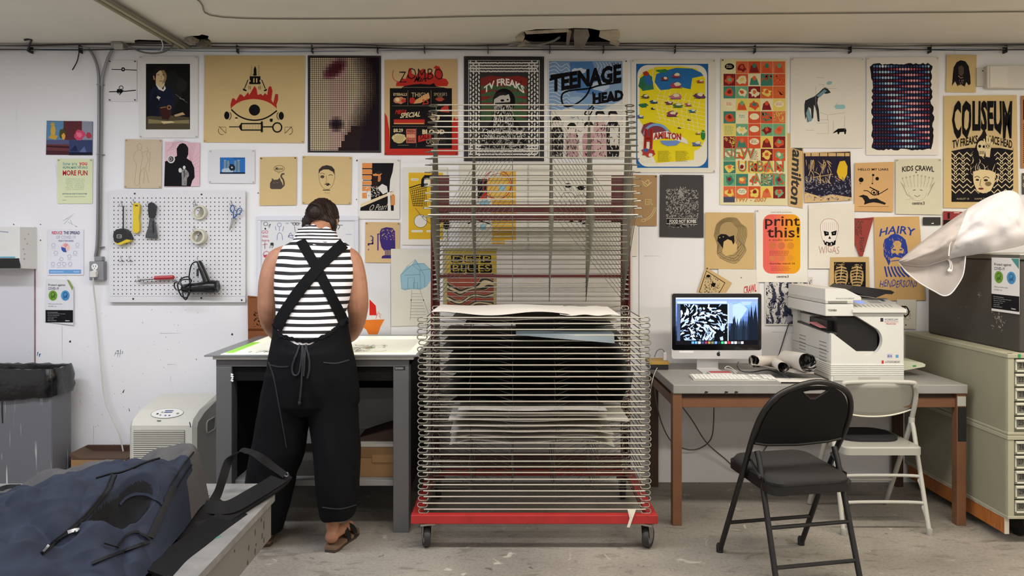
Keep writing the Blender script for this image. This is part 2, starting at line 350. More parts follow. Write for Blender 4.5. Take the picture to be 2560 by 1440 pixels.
# printed sheets lying on the shelves: each sheet is a thing of its own
def sheet(name, label, cat, px0, px1, z, y0, y1, mat, amp=.004, ph=0., nwave=2.3, droop=0., group=None, dl=0., dr=0., skew=0.):
    s = MB(); nx, ny = 40, 10; xa, xb = PX(px0, y0), PX(px1, y0)
    for side in (0, 1):
        for j in range(ny+1):
            for i in range(nx+1):
                u = i/nx; v = j/ny
                zz = amp*sin(u*nwave*2*pi+ph+v*1.5)*(1-v*.6)-droop*(abs(2*u-1)**3)*(1-v)-dl*max(0, .12-u)*8*(1-v)-dr*max(0, u-.88)*8*(1-v)
                s.v.append((xa+(xb-xa)*u+skew*v, y0+(y1-y0)*v, z+zz+amp+side*.0006))
    def idx(sd, i, j): return sd*(nx+1)*(ny+1)+j*(nx+1)+i
    k = s.mi(mat)
    for j in range(ny):
        for i in range(nx):
            for sd in (0, 1): s.f.append((idx(sd, i, j), idx(sd, i+1, j), idx(sd, i+1, j+1), idx(sd, i, j+1))); s.m.append(k)
    for i in range(nx):
        for j in (0, ny): s.f.append((idx(0, i, j), idx(0, i+1, j), idx(1, i+1, j), idx(1, i, j))); s.m.append(k)
    for j in range(ny):
        for i in (0, nx): s.f.append((idx(0, i, j), idx(0, i, j+1), idx(1, i, j+1), idx(1, i, j))); s.m.append(k)
    o = s.build(name, smooth=True, angle=60); c = Vector(((xa+xb)/2, (y0+y1)/2, z)); origin(o, c); return tag(o, label, cat, group)
def SZ(i): return .192+i*.0289+.004
WP = M('d8d3cc', .6, var=.04, vs=4); WP2 = M('c2bbb0', .65, var=.08, vs=5); DKP = M('0c0e10', .5, var=.2, vs=3); DGP = M('15191c', .5, var=.1, vs=3); SLP = M('5b676c', .45)
sheet('paper_sheet', 'large wavy white sheet on the topmost flat shelf of the rack', 'paper', 1078, 1425, SZ(32), 3.68, 4.2, WP, .009, 1.0, 1.4)
sheet('paper_sheet', 'white sheet lying on the topmost flat shelf, right half, behind the wavy one', 'paper', 1400, 1552, SZ(32), 3.66, 4.18, WP, .003, 2)
sheet('paper_sheet', 'pale curled sheet on the second flat shelf from the top', 'paper', 1125, 1545, SZ(31), 3.70, 4.2, WP2, .005, 2.2, 1.5)
b = MB(); sl = []
for j in range(6):
    for i in range(9):
        u = i/8; v = j/5; X = PX(1290, 3.62)+(PX(1536, 3.62)-PX(1290, 3.62))*u; b.v.append((X, 3.612+.02*v, SZ(29)+.003-(.004+.040*u)*(1-v)))
b.mi(SLP)
for j in range(5):
    for i in range(8): b.f.append((j*9+i, j*9+i+1, (j+1)*9+i+1, (j+1)*9+i)); b.m.append(0)
b.add([(PX(1290, 3.62), 3.632, SZ(29)+.003), (PX(1536, 3.62), 3.632, SZ(29)+.003), (PX(1536, 3.62), 4.15, SZ(29)+.003), (PX(1290, 3.62), 4.15, SZ(29)+.003)], [(0, 1, 2, 3)], SLP)
tag(origin(b.build('paper_sheet', recalc=False), (.3, 3.8, SZ(29))), 'slate blue sheet whose front edge droops over the fifth shelf', 'paper')
dark = [(30, 1160, 1535, 'above the slate blue sheet'), (28, 1100, 1560, 'just below the slate blue sheet')]+[(i, 1096+(i*37 % 30), 1550+(i*53 % 28), None) for i in range(27, 16, -1)]
for k, (i, a, c, w) in enumerate(dark):
    lab = 'black sheet drying on the rack '+w if w else 'black sheet drying in the middle shelves of the rack above the white sheets'
    sheet('dark_paper_sheet', lab, 'paper', a, c, SZ(i), 3.72, 4.24, (DKP, DGP)[k % 2], .006, k*1.3, 1+k*.3, group=None if w else 'black sheets in the drying rack', skew=.01*k)
white = [(16, 1145, 1518, 'flat white sheet, uppermost of the white sheets on the lower rack', .002, 0), (15, 1142, 1518, 'flat white sheet second from top among the lower white sheets', .001, 0),
         (14, 1120, 1575, 'wide off-white sheet with curling ends below two flat white sheets', .004, .0), (13, 1130, 1505, 'narrow white sheet between wide wavy ones in lower rack', .002, 0),
         (12, 1125, 1535, 'wavy off-white sheet, third from bottom of the lower white sheets', .005, .012), (11, 1125, 1537, 'wavy white sheet, second from bottom of the white sheets in the rack', .006, .016), (10, 1124, 1537, 'wavy white sheet with drooping corners, lowest of the white sheets', .008, .022)]
for k, (i, a, c, lab, amp, dr) in enumerate(white):
    sheet('paper_sheet', lab, 'paper', a, c, SZ(i), 3.66+.01*k, 4.2, (WP, WP2)[k % 2], amp, .6, 1.5, dl=dr, dr=dr)
# ================================================================ desk
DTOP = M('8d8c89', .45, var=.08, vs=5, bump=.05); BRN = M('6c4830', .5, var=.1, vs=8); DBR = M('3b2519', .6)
desk = thing('desk', 'grey topped work desk with brown steel legs against the wall', 'desk', (1.6, 4.27, 0))
def part(mb, name, root, **k):
    o = mb.build(name, None, **k); o.data.transform(Matrix.Translation(-root.matrix_world.translation) if False else Matrix.Translation(-Vector(root.location))); o.parent = root; return o
DX0, DX1, DY0, DZ = PX(1683, 3.914), PX(2420, 3.914), 3.914, .737
b = MB(); b.box(DX0, DX1, DY0, W-.01, DZ-.047, DZ, DTOP, .004); tp = part(b, 'desk_top', desk)
b = MB()
for c in [(1790, 3), (1815, 5), (1740, 2)]:
    x = PX(c[0]+25, DY0); b.add([(x-.01, DY0-.0006, DZ-.045), (x+.008, DY0-.0006, DZ-.043), (x+.012, DY0-.0006, DZ-.036), (x-.004, DY0-.0006, DZ-.032)], [(0, 1, 2, 3)], M('231f1d', .9))
part(b, 'edge_chips', desk, recalc=False)
for x, y in ((PX(1682, 3.92), 3.922), (PX(2393, 3.92), 3.922), (PX(1682, 3.92), 4.55), (PX(2393, 3.92)-.0, 4.55)):
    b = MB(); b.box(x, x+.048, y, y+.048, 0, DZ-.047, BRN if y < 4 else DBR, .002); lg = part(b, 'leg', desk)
    if y < 4 and x > 2:
        s = MB(); s.box(x+.004, x+.0485, y-.001, y+.0485, .44, .62, BLACK); q = part(s, 'black_tape', desk); s2 = MB(); s2.box(x+.002, x+.046, y-.0015, y+.001, .625, .675, M('a9a7a2', .4)); part(s2, 'grey_tape', desk)
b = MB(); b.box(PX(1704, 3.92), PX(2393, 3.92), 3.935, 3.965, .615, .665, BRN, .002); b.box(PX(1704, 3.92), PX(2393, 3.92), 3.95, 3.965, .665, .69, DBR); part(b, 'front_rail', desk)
b = MB(); b.box(DX0+.01, DX0+.04, 3.97, 4.55, .615, .665, BRN); part(b, 'side_rail', desk); b = MB(); b.box(DX1-.05, DX1-.02, 3.97, 4.55, .615, .665, BRN); part(b, 'side_rail', desk)
# ================================================================ all-in-one computer
mac = thing('desktop_computer', 'silver all-in-one computer with a lit screen standing on the grey desk', 'computer', (PX(1795, 4.33), 4.36, DZ))
ALU = M('cfcfd0', .38, metal=.3); MY = 4.33
A_ = lambda x, y, d=0.: P(x, y, MY+d)
def poly3(mb, pts, Y0, Y1, mat):
    mb.prism([(PX(x, MY), PZ(y, MY)) for x, y in pts], 'y', Y0, Y1, mat)
def rrect(x0, y0, x1, y1, r, n=5):
    out = []
    for cx, cy, a in ((x1-r, y0+r, -90), (x1-r, y1-r, 0), (x0+r, y1-r, 90), (x0+r, y0+r, 180)):
        for k in range(n+1): t = radians(a+90*k/n); out.append((cx+r*cos(t), cy+r*sin(t)))
    return out
b = MB(); poly3(b, rrect(1679, 733, 1904, 897, 6), MY, MY+.022, ALU)
b.lathe([(.001, .05), (.06, .045), (.12, .03), (.17, 0)], A_(1791, 815, .02), (0, 1, 0), ALU, 24); part(b, 'housing', mac)
b = MB(); poly3(b, rrect(1680, 734, 1903, 875, 5), MY-.003, MY, M('0a0a0d', .12, coat=.5)); part(b, 'bezel', mac)
b = MB(); b.prism([(PX(1748, MY), DZ+.006), (PX(1802, MY), DZ+.006), (PX(1802, MY), .83), (PX(1748, MY), .83)], 'y', MY+.055, MY+.062, ALU)
b.box(PX(1748, MY), PX(1802, MY), MY-.08, MY+.09, DZ, DZ+.006, ALU); part(b, 'stand', mac)
# screen picture (lit)
scr = MB(); EM = 1.0
def em(h, s=1.0): return M(h, .4, emit=s, spec=.1)
SX0, SY0, SX1, SY1 = 1689, 744, 1894, 862
lay = [0]
def srect(x0, y0, x1, y1, mat, z=None):
    lay[0] += 1; yy = MY-.0035-.00008*lay[0]
    scr.add([(PX(x0, MY), yy, PZ(y1, MY)), (PX(x1, MY), yy, PZ(y1, MY)), (PX(x1, MY), yy, PZ(y0, MY)), (PX(x0, MY), yy, PZ(y0, MY))], [(0, 1, 2, 3)], mat)
def spoly(pts, mat):
    lay[0] += 1; yy = MY-.0035-.00008*lay[0]; tr = geometry.tessellate_polygon([[Vector((x, y, 0)) for x, y in pts]])
    scr.add([(PX(x, MY), yy, PZ(y, MY)) for x, y in pts], [tuple(t) for t in tr], mat)
srect(SX0, SY0, SX1, SY1, em('2c3f66'))
for k, h in enumerate(['7d95c4', '6f8cc4', '6583c0', '5c7cba', '4d6aa6', '3d5587', '2b3c5f', '1a2539', '10131c', '0c0a10']): srect(SX0, SY0+k*11.8, SX1, SY0+(k+1)*11.8, em(h))
spoly([(1822, 764), (1850, 757), (1868, 772), (1850, 800), (1842, 822), (1830, 800)], em('8fa8da')); spoly([(1850, 748), (1880, 752), (1875, 762), (1855, 764)], em('89a0d4'))
_r = random.Random(8)
for i in range(26):
    x = _r.uniform(1818, 1892); h = _r.uniform(16, 40)*(1.5 if x > 1868 else 1); bt = 850; w = h*.13; tp_ = max(758, 832-h-(x-1818)*.25)
    spoly([(x-w, bt), (x+w, bt), (x+w*.7, (bt+tp_)/2), (x, tp_), (x-w*.7, (bt+tp_)/2)], em(_r.choice(['141d2c', '1b2738', '0f1622'])))
srect(SX0, SY0, SX1, SY0+3, em('b9c6e6')); srect(1692, 748, 1892, 753, em('7486ad')); srect(1692, 753, 1816, 759, em('9db0da')); srect(1692, 759, 1700, 852, em('39486a')); srect(1817, 758, 1831, 808, em('8297c0'))
srect(1700, 760, 1818, 851, em('05070c'))
for i in range(260):
    cx, cy = _r.uniform(1700, 1818), _r.uniform(759, 852); a = (cx-1760)*.02+(cy-800)*.03+_r.uniform(-.9, .9); l = _r.uniform(6, 22); w = _r.uniform(1.5, 6)
    pts = []
    for k in range(9):
        t = k/9*2*pi; u = cos(t)*l*.5; v = sin(t)*w*.5*(1+.5*cos(t))+.018*u*u*(1 if i % 2 else -1); pts.append((min(1817.5, max(1700.5, cx+u*cos(a)-v*sin(a))), min(850.5, max(760.5, cy+u*sin(a)+v*cos(a)))))
    yy = MY-.0035-.00008*(lay[0]+1)-.000006*i
    scr.add([(PX(x, MY), yy, PZ(y, MY)) for x, y in pts], [tuple(range(9))], em(['9fb8e2', '05070c', 'c4d4f0', '05070c', '87a0cc'][i % 5]))
lay[0] += 22
srect(1818, 759, 1820, 852, em('a9bbe0'))
for k in range(16):
    x = 1728+k*8.2; srect(x, 853, x+6.3, 859, em(['4f8fd8', '5d8fc4', 'b8c4d4', '35406a', '7a2f5a', '8a7a3a', '6a6a5a', '5a86c0', '20262e', '2fae6e', 'b8bcc8', 'a82c2c', '9fb0d0', 'd0d6e0', '454a50', 'c4c8d0'][k]))
srect(1868, 764, 1873, 768, em('5aa0e0'))
part(scr, 'screen', mac, recalc=False)
lg = MB()   # fruit mark on the chin and an oval sticker
def ell(mb, cx, cy, rx, ry, Y, mat, n=24, yy=None):
    mb.add([(PX(cx+rx*cos(2*pi*k/n), Y), yy if yy else Y, PZ(cy+ry*sin(2*pi*k/n), Y)) for k in range(n)], [tuple(range(n))], mat)
pts = [(1796, 880.5), (1799, 880), (1800.5, 881.5), (1799.3, 883), (1799.4, 885.5), (1801, 887), (1799, 890.5), (1797, 890), (1795, 890.6), (1792.5, 888.5), (1791.6, 884.5), (1793, 881), (1795, 880.6)]
tr = geometry.tessellate_polygon([[Vector((x, y, 0)) for x, y in pts]]); lg.add([(PX(x, MY), MY-.0008, PZ(y, MY)) for x, y in pts], [tuple(t) for t in tr], BLACK)
ell(lg, 1797, 878.4, .9, 1.6, MY, BLACK, 8, MY-.0008)
part(lg, 'fruit_logo', mac, recalc=False)
b = MB(); poly3(b, rrect(1698, 877, 1734, 882, 2.4), MY-.001, MY, M('e4e4e4', .5)); part(b, 'sticker', mac)
# ================================================================ keyboard
kb = thing('keyboard', 'white flat computer keyboard in front of the screen', 'keyboard', (PX(1832, 4.1), 4.1, DZ), -.03)
b = MB(); b.prism([(-.06, 0), (.06, 0), (.06, .012), (-.06, .005)], 'x', -.225, .225, M('c9c8c4', .4)); b.build('base', kb)
b = MB(); KW = M('e6e5e1', .5)
for r_ in range(6):
    for c in range(21):
        if c in (14, 17) or (c > 17 and r_ == 5 and c == 18): continue
        if c in (15, 16) and r_ in (2,): continue
        x = -.218+c*.0208; y = .046-r_*.0185; z = .0085+(y+.06)/.12*.007-.002
        if r_ == 5 and 4 <= c <= 8:
            if c == 4: b.box(x, x+.1, y-.0155, y, z, z+.003, KW)
            continue
        b.box(x, x+.0175, y-.0155, y, z, z+.003, KW)
b.build('keys', kb)
# red box on the computer's foot, box and hub on the left of the desk
b = MB(); b.box(PX(1771, 4.22), PX(1828, 4.22), 4.19, 4.25, DZ, DZ+.014, M('d7d0ca', .5)); b.box(PX(1774, 4.22), PX(1826, 4.22), 4.192, 4.248, DZ+.014, DZ+.0155, M('a8474a', .5))
tag(origin(b.build('card_case'), (PX(1800, 4.22), 4.22, DZ)), 'small flat case with a dusty red lid before the computer stand', 'case')
b = MB(); b.box(PX(1620, 4.45), PX(1665, 4.45), 4.38, 4.52, DZ, DZ+.03, BLACK, .003); b.box(PX(1618, 4.45), PX(1667, 4.45), 4.375, 4.525, DZ+.03, DZ+.048, M('a9873f', .6), .002)
tag(origin(b.build('storage_box'), (PX(1643, 4.45), 4.45, DZ)), 'flat black box with a tan lid at the left end of the desk', 'box')
b = MB(); b.box(PX(1657, 4.44), PX(1666, 4.44), 4.42, 4.45, DZ+.048, DZ+.094, M('d9d9d6', .4), .003)
tag(origin(b.build('power_adapter'), (PX(1661, 4.44), 4.435, DZ+.048)), 'small white adapter block standing on the tan box lid', 'adapter')
def cable(name, label, pts, r, mat, cat='cable', n=8, group=None, seg=7):
    b = MB(); b.tube(smoothpath(pts, n), r, mat, seg); o = b.build(name, smooth=True); origin(o, pts[0]); return tag(o, label, cat, group)
CW = M('cfccc4', .5); CG = M('5c5a55', .5); CB = M('19191b', .5)
cable('cable', 'thin white cable curving from the tan box down behind the rack', [P(1655, 905, 4.42), P(1640, 925, 4.36), P(1630, 955, 4.2), P(1625, 1000, 4.3), P(1622, 1080, 4.5)], .002, CW)
cable('cable', 'grey cable arching over the tan box to the white adapter', [P(1636, 893, 4.46), P(1643, 877, 4.46), P(1655, 873, 4.45), P(1662, 882, 4.435)], .0022, CG)
cable('mouse_cable', 'white cable trailing from the keyboard across the desk', [P(1845, 940, 4.1)+Vector((0, 0, .0)), P(1830, 925, 4.2), P(1812, 921, 4.24), P(1822, 916, 4.26), P(1842, 930, 4.16)], .0022, CW)
cable('cable', 'dark cable hanging in a long loop from desk underside to the wall', [P(1785, 1020, 4.4), P(1780, 1090, 4.5), P(1755, 1118, 4.56), P(1720, 1124, 4.58), P(1680, 1105, 4.58), P(1655, 1060, 4.55), P(1640, 1000, 4.5), P(1636, 940, 4.5)], .004, CG)
cable('extension_cord', 'dark cord sloping down under the desk towards the black chair', [P(1700, 1010, 4.3), P(1730, 1050, 4.4), P(1765, 1105, 4.5), P(1810, 1145, 4.56), P(1850, 1175, 4.6), P(1890, 1150, 4.61), P(1925, 1100, 4.61), P(1935, 1050, 4.55)], .004, CG)
cable('black_cable', 'thin black cable dropping down the wall beside the photocopier', [P(1992, 805, 4.6), P(1975, 806, 4.62), P(1965, 830, 4.62), P(1955, 862, 4.62), P(1946, 890, 4.55), P(1940, 905, 4.45)], .003, CB)
cable('usb_cable', 'black cable looping on the desk among the rolled prints', [P(1846, 905, 4.35)+Vector((0, 0, -.0)), P(1843, 915, 4.2), P(1852, 927, 4.18), P(1880, 930, 4.17), P(1920, 925, 4.2), P(1950, 935, 4.08), P(1975, 945, 4.03)], .003, CB)
# rolled prints
def roll(label, pa, pb, r, turns, seedv, matin, matout):
    a = Vector(pa); bb = Vector(pb); ax = (bb-a).normalized(); u = ax.orthogonal().normalized(); v = ax.cross(u); s = MB(); n = 44; rg = []
    for h in range(5):
        ring = []
        for k in range(n+1):
            t = k/n*turns*2*pi+seedv; rr = r*(1-.30*k/n)*(1+.05*sin(3*t+h)); ring.append(a+(bb-a)*(h/4)+(u*cos(t)+v*sin(t))*rr)
        rg.append(ring)
    s.rings(rg, matout, False, False)
    s.rings([[p+(a+(bb-a)*(i/4)-p).normalized()*.0012 for p in ring] for i, ring in enumerate(rg)], matin, False, False)
    o = s.build('rolled_print', smooth=True, recalc=False); origin(o, (a+bb)/2); return tag(o, label, 'rolled print', 'rolled prints')
INK = M('1b1a1c', .6, kind='ink', c2='cfcac6', vs=9); WPR = M('cdc8c0', .6, var=.06, vs=5); INK2 = M('3c393a', .6, kind='ink', c2='b9b4b0', vs=7)
roll('fattest rolled print, open black and white end facing out beside the photocopier', P(2020, 905, 4.0), P(1965, 897, 4.36), .055, 1.25, 1.2, INK, WPR)
roll('thinner rolled print in the middle of the bundle', P(1958, 918, 4.05), P(1935, 905, 4.36), .033, 1.3, .4, INK2, WPR)
roll('leftmost rolled print, nearest the computer', P(1885, 902, 4.16), P(1945, 903, 4.42), .035, 1.35, 2.2, INK, WPR)
s = MB(); rg = []
for j in range(9):
    v = j/8; ring = []
    for i in range(13):
        u = i/12; ring.append(P(1880+(2035-1880)*u, 913+18*u, 4.02+.12*(1-u)+.10*v)+Vector((0, 0, -.012*u*(1-v)+.008*sin(u*7+v*3))))
    rg.append(ring)
s.rings(rg, M('bdb7b2', .6, kind='ink', c2='d6d1cb', vs=3), False, False)
tag(origin(s.build('paper_print', smooth=True, recalc=False), P(1950, 925, 4.1)), 'loose wavy print lying in front of the rolled prints', 'print')
b = MB(); b.box(PX(1945, 4.0), PX(2070, 4.0), 3.95, 4.08, DZ, DZ+.006, M('dfdcd6', .5)); b.box(PX(1945, 4.0)-.002, PX(2070, 4.0)+.002, 3.948, 3.952, DZ, DZ+.008, BLACK)
tag(origin(b.build('sketchbook'), (PX(2000, 4.0), 4.0, DZ)), 'thin white pad with black edge under the print rolls', 'pad')
# ================================================================ photocopier
CWH = M('d0d0cc', .45, var=.02, vs=3); CW2 = M('bfbfba', .5); CDK = M('0f0f10', .45); CGR = M('7d7c76', .5); CLN = M('8e8c82', .6)
pr = thing('photocopier', 'bulky white photocopier with black paper slot on the desk', 'photocopier', (1.9, 4.28, DZ))
PY = 4.02; X = lambda p, Y=PY: PX(p, Y); Z = lambda p, Y=PY: PZ(p, Y)
XL, XR = X(2078), X(2259)
b = MB()
b.box(XL, XR, PY+.03, 4.57, DZ+.003, DZ+.155, CW2, .003)               # lower body
b.prism([(PY+.03, DZ+.15), (PY+.03, Z(836)), (4.45, 1.0), (4.57, 1.0), (4.57, DZ+.15)], 'x', XL, XL+.02, CW2)
b.box(XL+.02, XR, 4.35, 4.57, DZ+.15, 1.06, CW2)
b.box(XL, XL+.02, 4.50, 4.57, 1.0, 1.12, CW2); b.box(X(2128), XR, PY+.03, 4.5, Z(775), Z(770)+.002, CW2)
part(b, 'body', pr)
FP = [(2078, 953), (2078, 836), (2083, 834)]+[(2168+38*cos(radians(t)), 851+38*sin(radians(t))) for t in range(128, -56, -8)]+[(2165, 805), (2142, 791), (2128, 788), (2128, 775), (2259, 775), (2259, 953)]
b = MB(); b.prism([(X(x), Z(y)) for x, y in FP], 'y', PY, PY+.03, CWH)
part(b, 'front_panel', pr)
b = MB()
for k in range(6):
    zz = DZ+.03+k*.0105; b.box(XL-.003, XR+.001, PY-.004, PY+.3, zz, zz+.008, CWH, .002)
b.box(XL+.012, XR, PY-.005, PY+.3, DZ+.002, DZ+.028, CW2, .002); b.box(X(2145), X(2198), PY-.007, PY, DZ+.004, DZ+.024, M('a7a69f', .5), .002)
part(b, 'paper_cassette', pr)
b = MB(); b.box(XL+.02, XR-.05, PY+.10, 4.36, DZ+.15, 1.05, CDK); b.lathe([(.001, 0), (.082, 0), (.082, .09), (.001, .09)], (X(2160), PY+.035, Z(842)), (0, 1, 0), CDK, 32)
b.box(X(2100), X(2200), PY+.033, PY+.10, Z(880), Z(795), CDK); part(b, 'output_bay', pr)
b = MB(); b.prism([(PY+.035, Z(838)-.004), (PY+.035, Z(838)+.01), (4.5, 1.012), (4.5, 1.0)], 'x', XL+.002, X(2150), M('2a2a2c', .5)); part(b, 'output_tray', pr)
b = MB(); b.add([(X(2070), 4.12, Z(827)+.004), (X(2118), 4.12, Z(827)+.004), (X(2110), 4.26, Z(820)+.008), (X(2062), 4.26, Z(820)+.008)], [(0, 1, 2, 3)], M('d98f92', .5))
tag(origin(b.build('pink_slip', recalc=False), (X(2095), 4.18, Z(824))), 'pink sheet lying in the photocopier output tray', 'paper')
b = MB()  # louvres on the left side
for gy, n in ((4.42, 5), (4.13, 6)):
    for k in range(n):
        zz = .93-k*.02; b.box(XL-.0008, XL+.001, gy-.05, gy+.045, zz, zz+.005, CGR)
b.box(XL-.0006, XL+.001, 4.0+.03, 4.57, DZ+.10, DZ+.102, CLN)
part(b, 'side_vents', pr)
b = MB()  # scanner unit
b.box(X(2062), X(2132), PY-.01, 4.56, Z(790), Z(760), CWH, .004); b.box(X(2062), X(2132), PY-.008, 4.56, Z(759), Z(750), CW2, .003); b.box(X(2132), X(2236), 4.2, 4.56, Z(770), Z(752), CWH, .004)
b.box(X(2069), X(2116), PY-.012, PY, Z(762)+.008, Z(756)+.009, CGR, .002)
part(b, 'scanner', pr)
b = MB(); b.prism([(PY-.02, Z(775)-.012), (PY-.02, Z(775)+.004), (4.22, Z(752)), (4.22, Z(775)-.012)], 'x', X(2128), X(2262), CWH)
sl0 = Vector((0, PY-.02, Z(775)+.004)); sl1 = Vector((0, 4.22, Z(752)))
part(b, 'control_panel', pr)
b = MB()
def onp(px, v, dz=.0008): p = sl0.lerp(sl1, v); return (X(px), p.y, p.z+dz)
def pq(a, c, v0, v1, mat): b.add([onp(a, v0), onp(c, v0), onp(c, v1), onp(a, v1)], [(0, 1, 2, 3)], mat)
pq(2163, 2186, .5, .75, M('8fa3e6', .3, emit=.5)); pq(2160, 2190, .82, .9, M('6b6f8a', .5))
for k in range(9): pq(2148+k*11, 2150+k*11, .2, .4, CGR)
for k in range(6): pq(2200+k*5, 2202+k*5, .55, .75, CGR)
pq(2236, 2246, .7, .85, M('4a5a6a', .5)); part(b, 'control_keys', pr, recalc=False)
b = MB(); Lz = Z(750)
b.prism([(X(2062), Lz), (X(2062), Z(722)), (X(2112), Z(722)), (X(2148), Z(740)), (X(2152), Z(743)), (X(2152), Lz)], 'y', PY-.005, 4.55, CWH); part(b, 'document_feeder', pr)
b = MB(); b.prism([(X(2092, 4.3), Z(722, 4.3)), (X(2105, 4.3), Z(711, 4.3)), (X(2135, 4.3), Z(714, 4.3)), (X(2165, 4.3), Z(718, 4.3)), (X(2188, 4.3), Z(722, 4.3)), (X(2186, 4.3), Z(730, 4.3)), (X(2160, 4.3), Z(740, 4.3)), (X(2145, 4.3), Z(738, 4.3))], 'y', 4.16, 4.42, M('1c1c1e', .5))
b.prism([(X(2170, 4.3), Z(721, 4.3)), (X(2205, 4.3), Z(723, 4.3)), (X(2214, 4.3), Z(728, 4.3)), (X(2208, 4.3), Z(733, 4.3)), (X(2172, 4.3), Z(731, 4.3))], 'y', 4.2, 4.40, M('262628', .5)); part(b, 'feeder_tray', pr)
b = MB(); b.prism([(XR, PZ(932, 4.16)), (X(2312, 4.16), PZ(917, 4.16)), (X(2314, 4.16), PZ(911, 4.16)), (X(2306, 4.16), PZ(907, 4.16)), (XR, PZ(899, 4.16))], 'y', 4.16, 4.34, M('cfd3bd', .5)); b.box(X(2282, 4.16), X(2290, 4.16), 4.157, 4.16, PZ(916, 4.16), PZ(913, 4.16), M('2c9a4b', .5)); part(b, 'side_tray', pr)
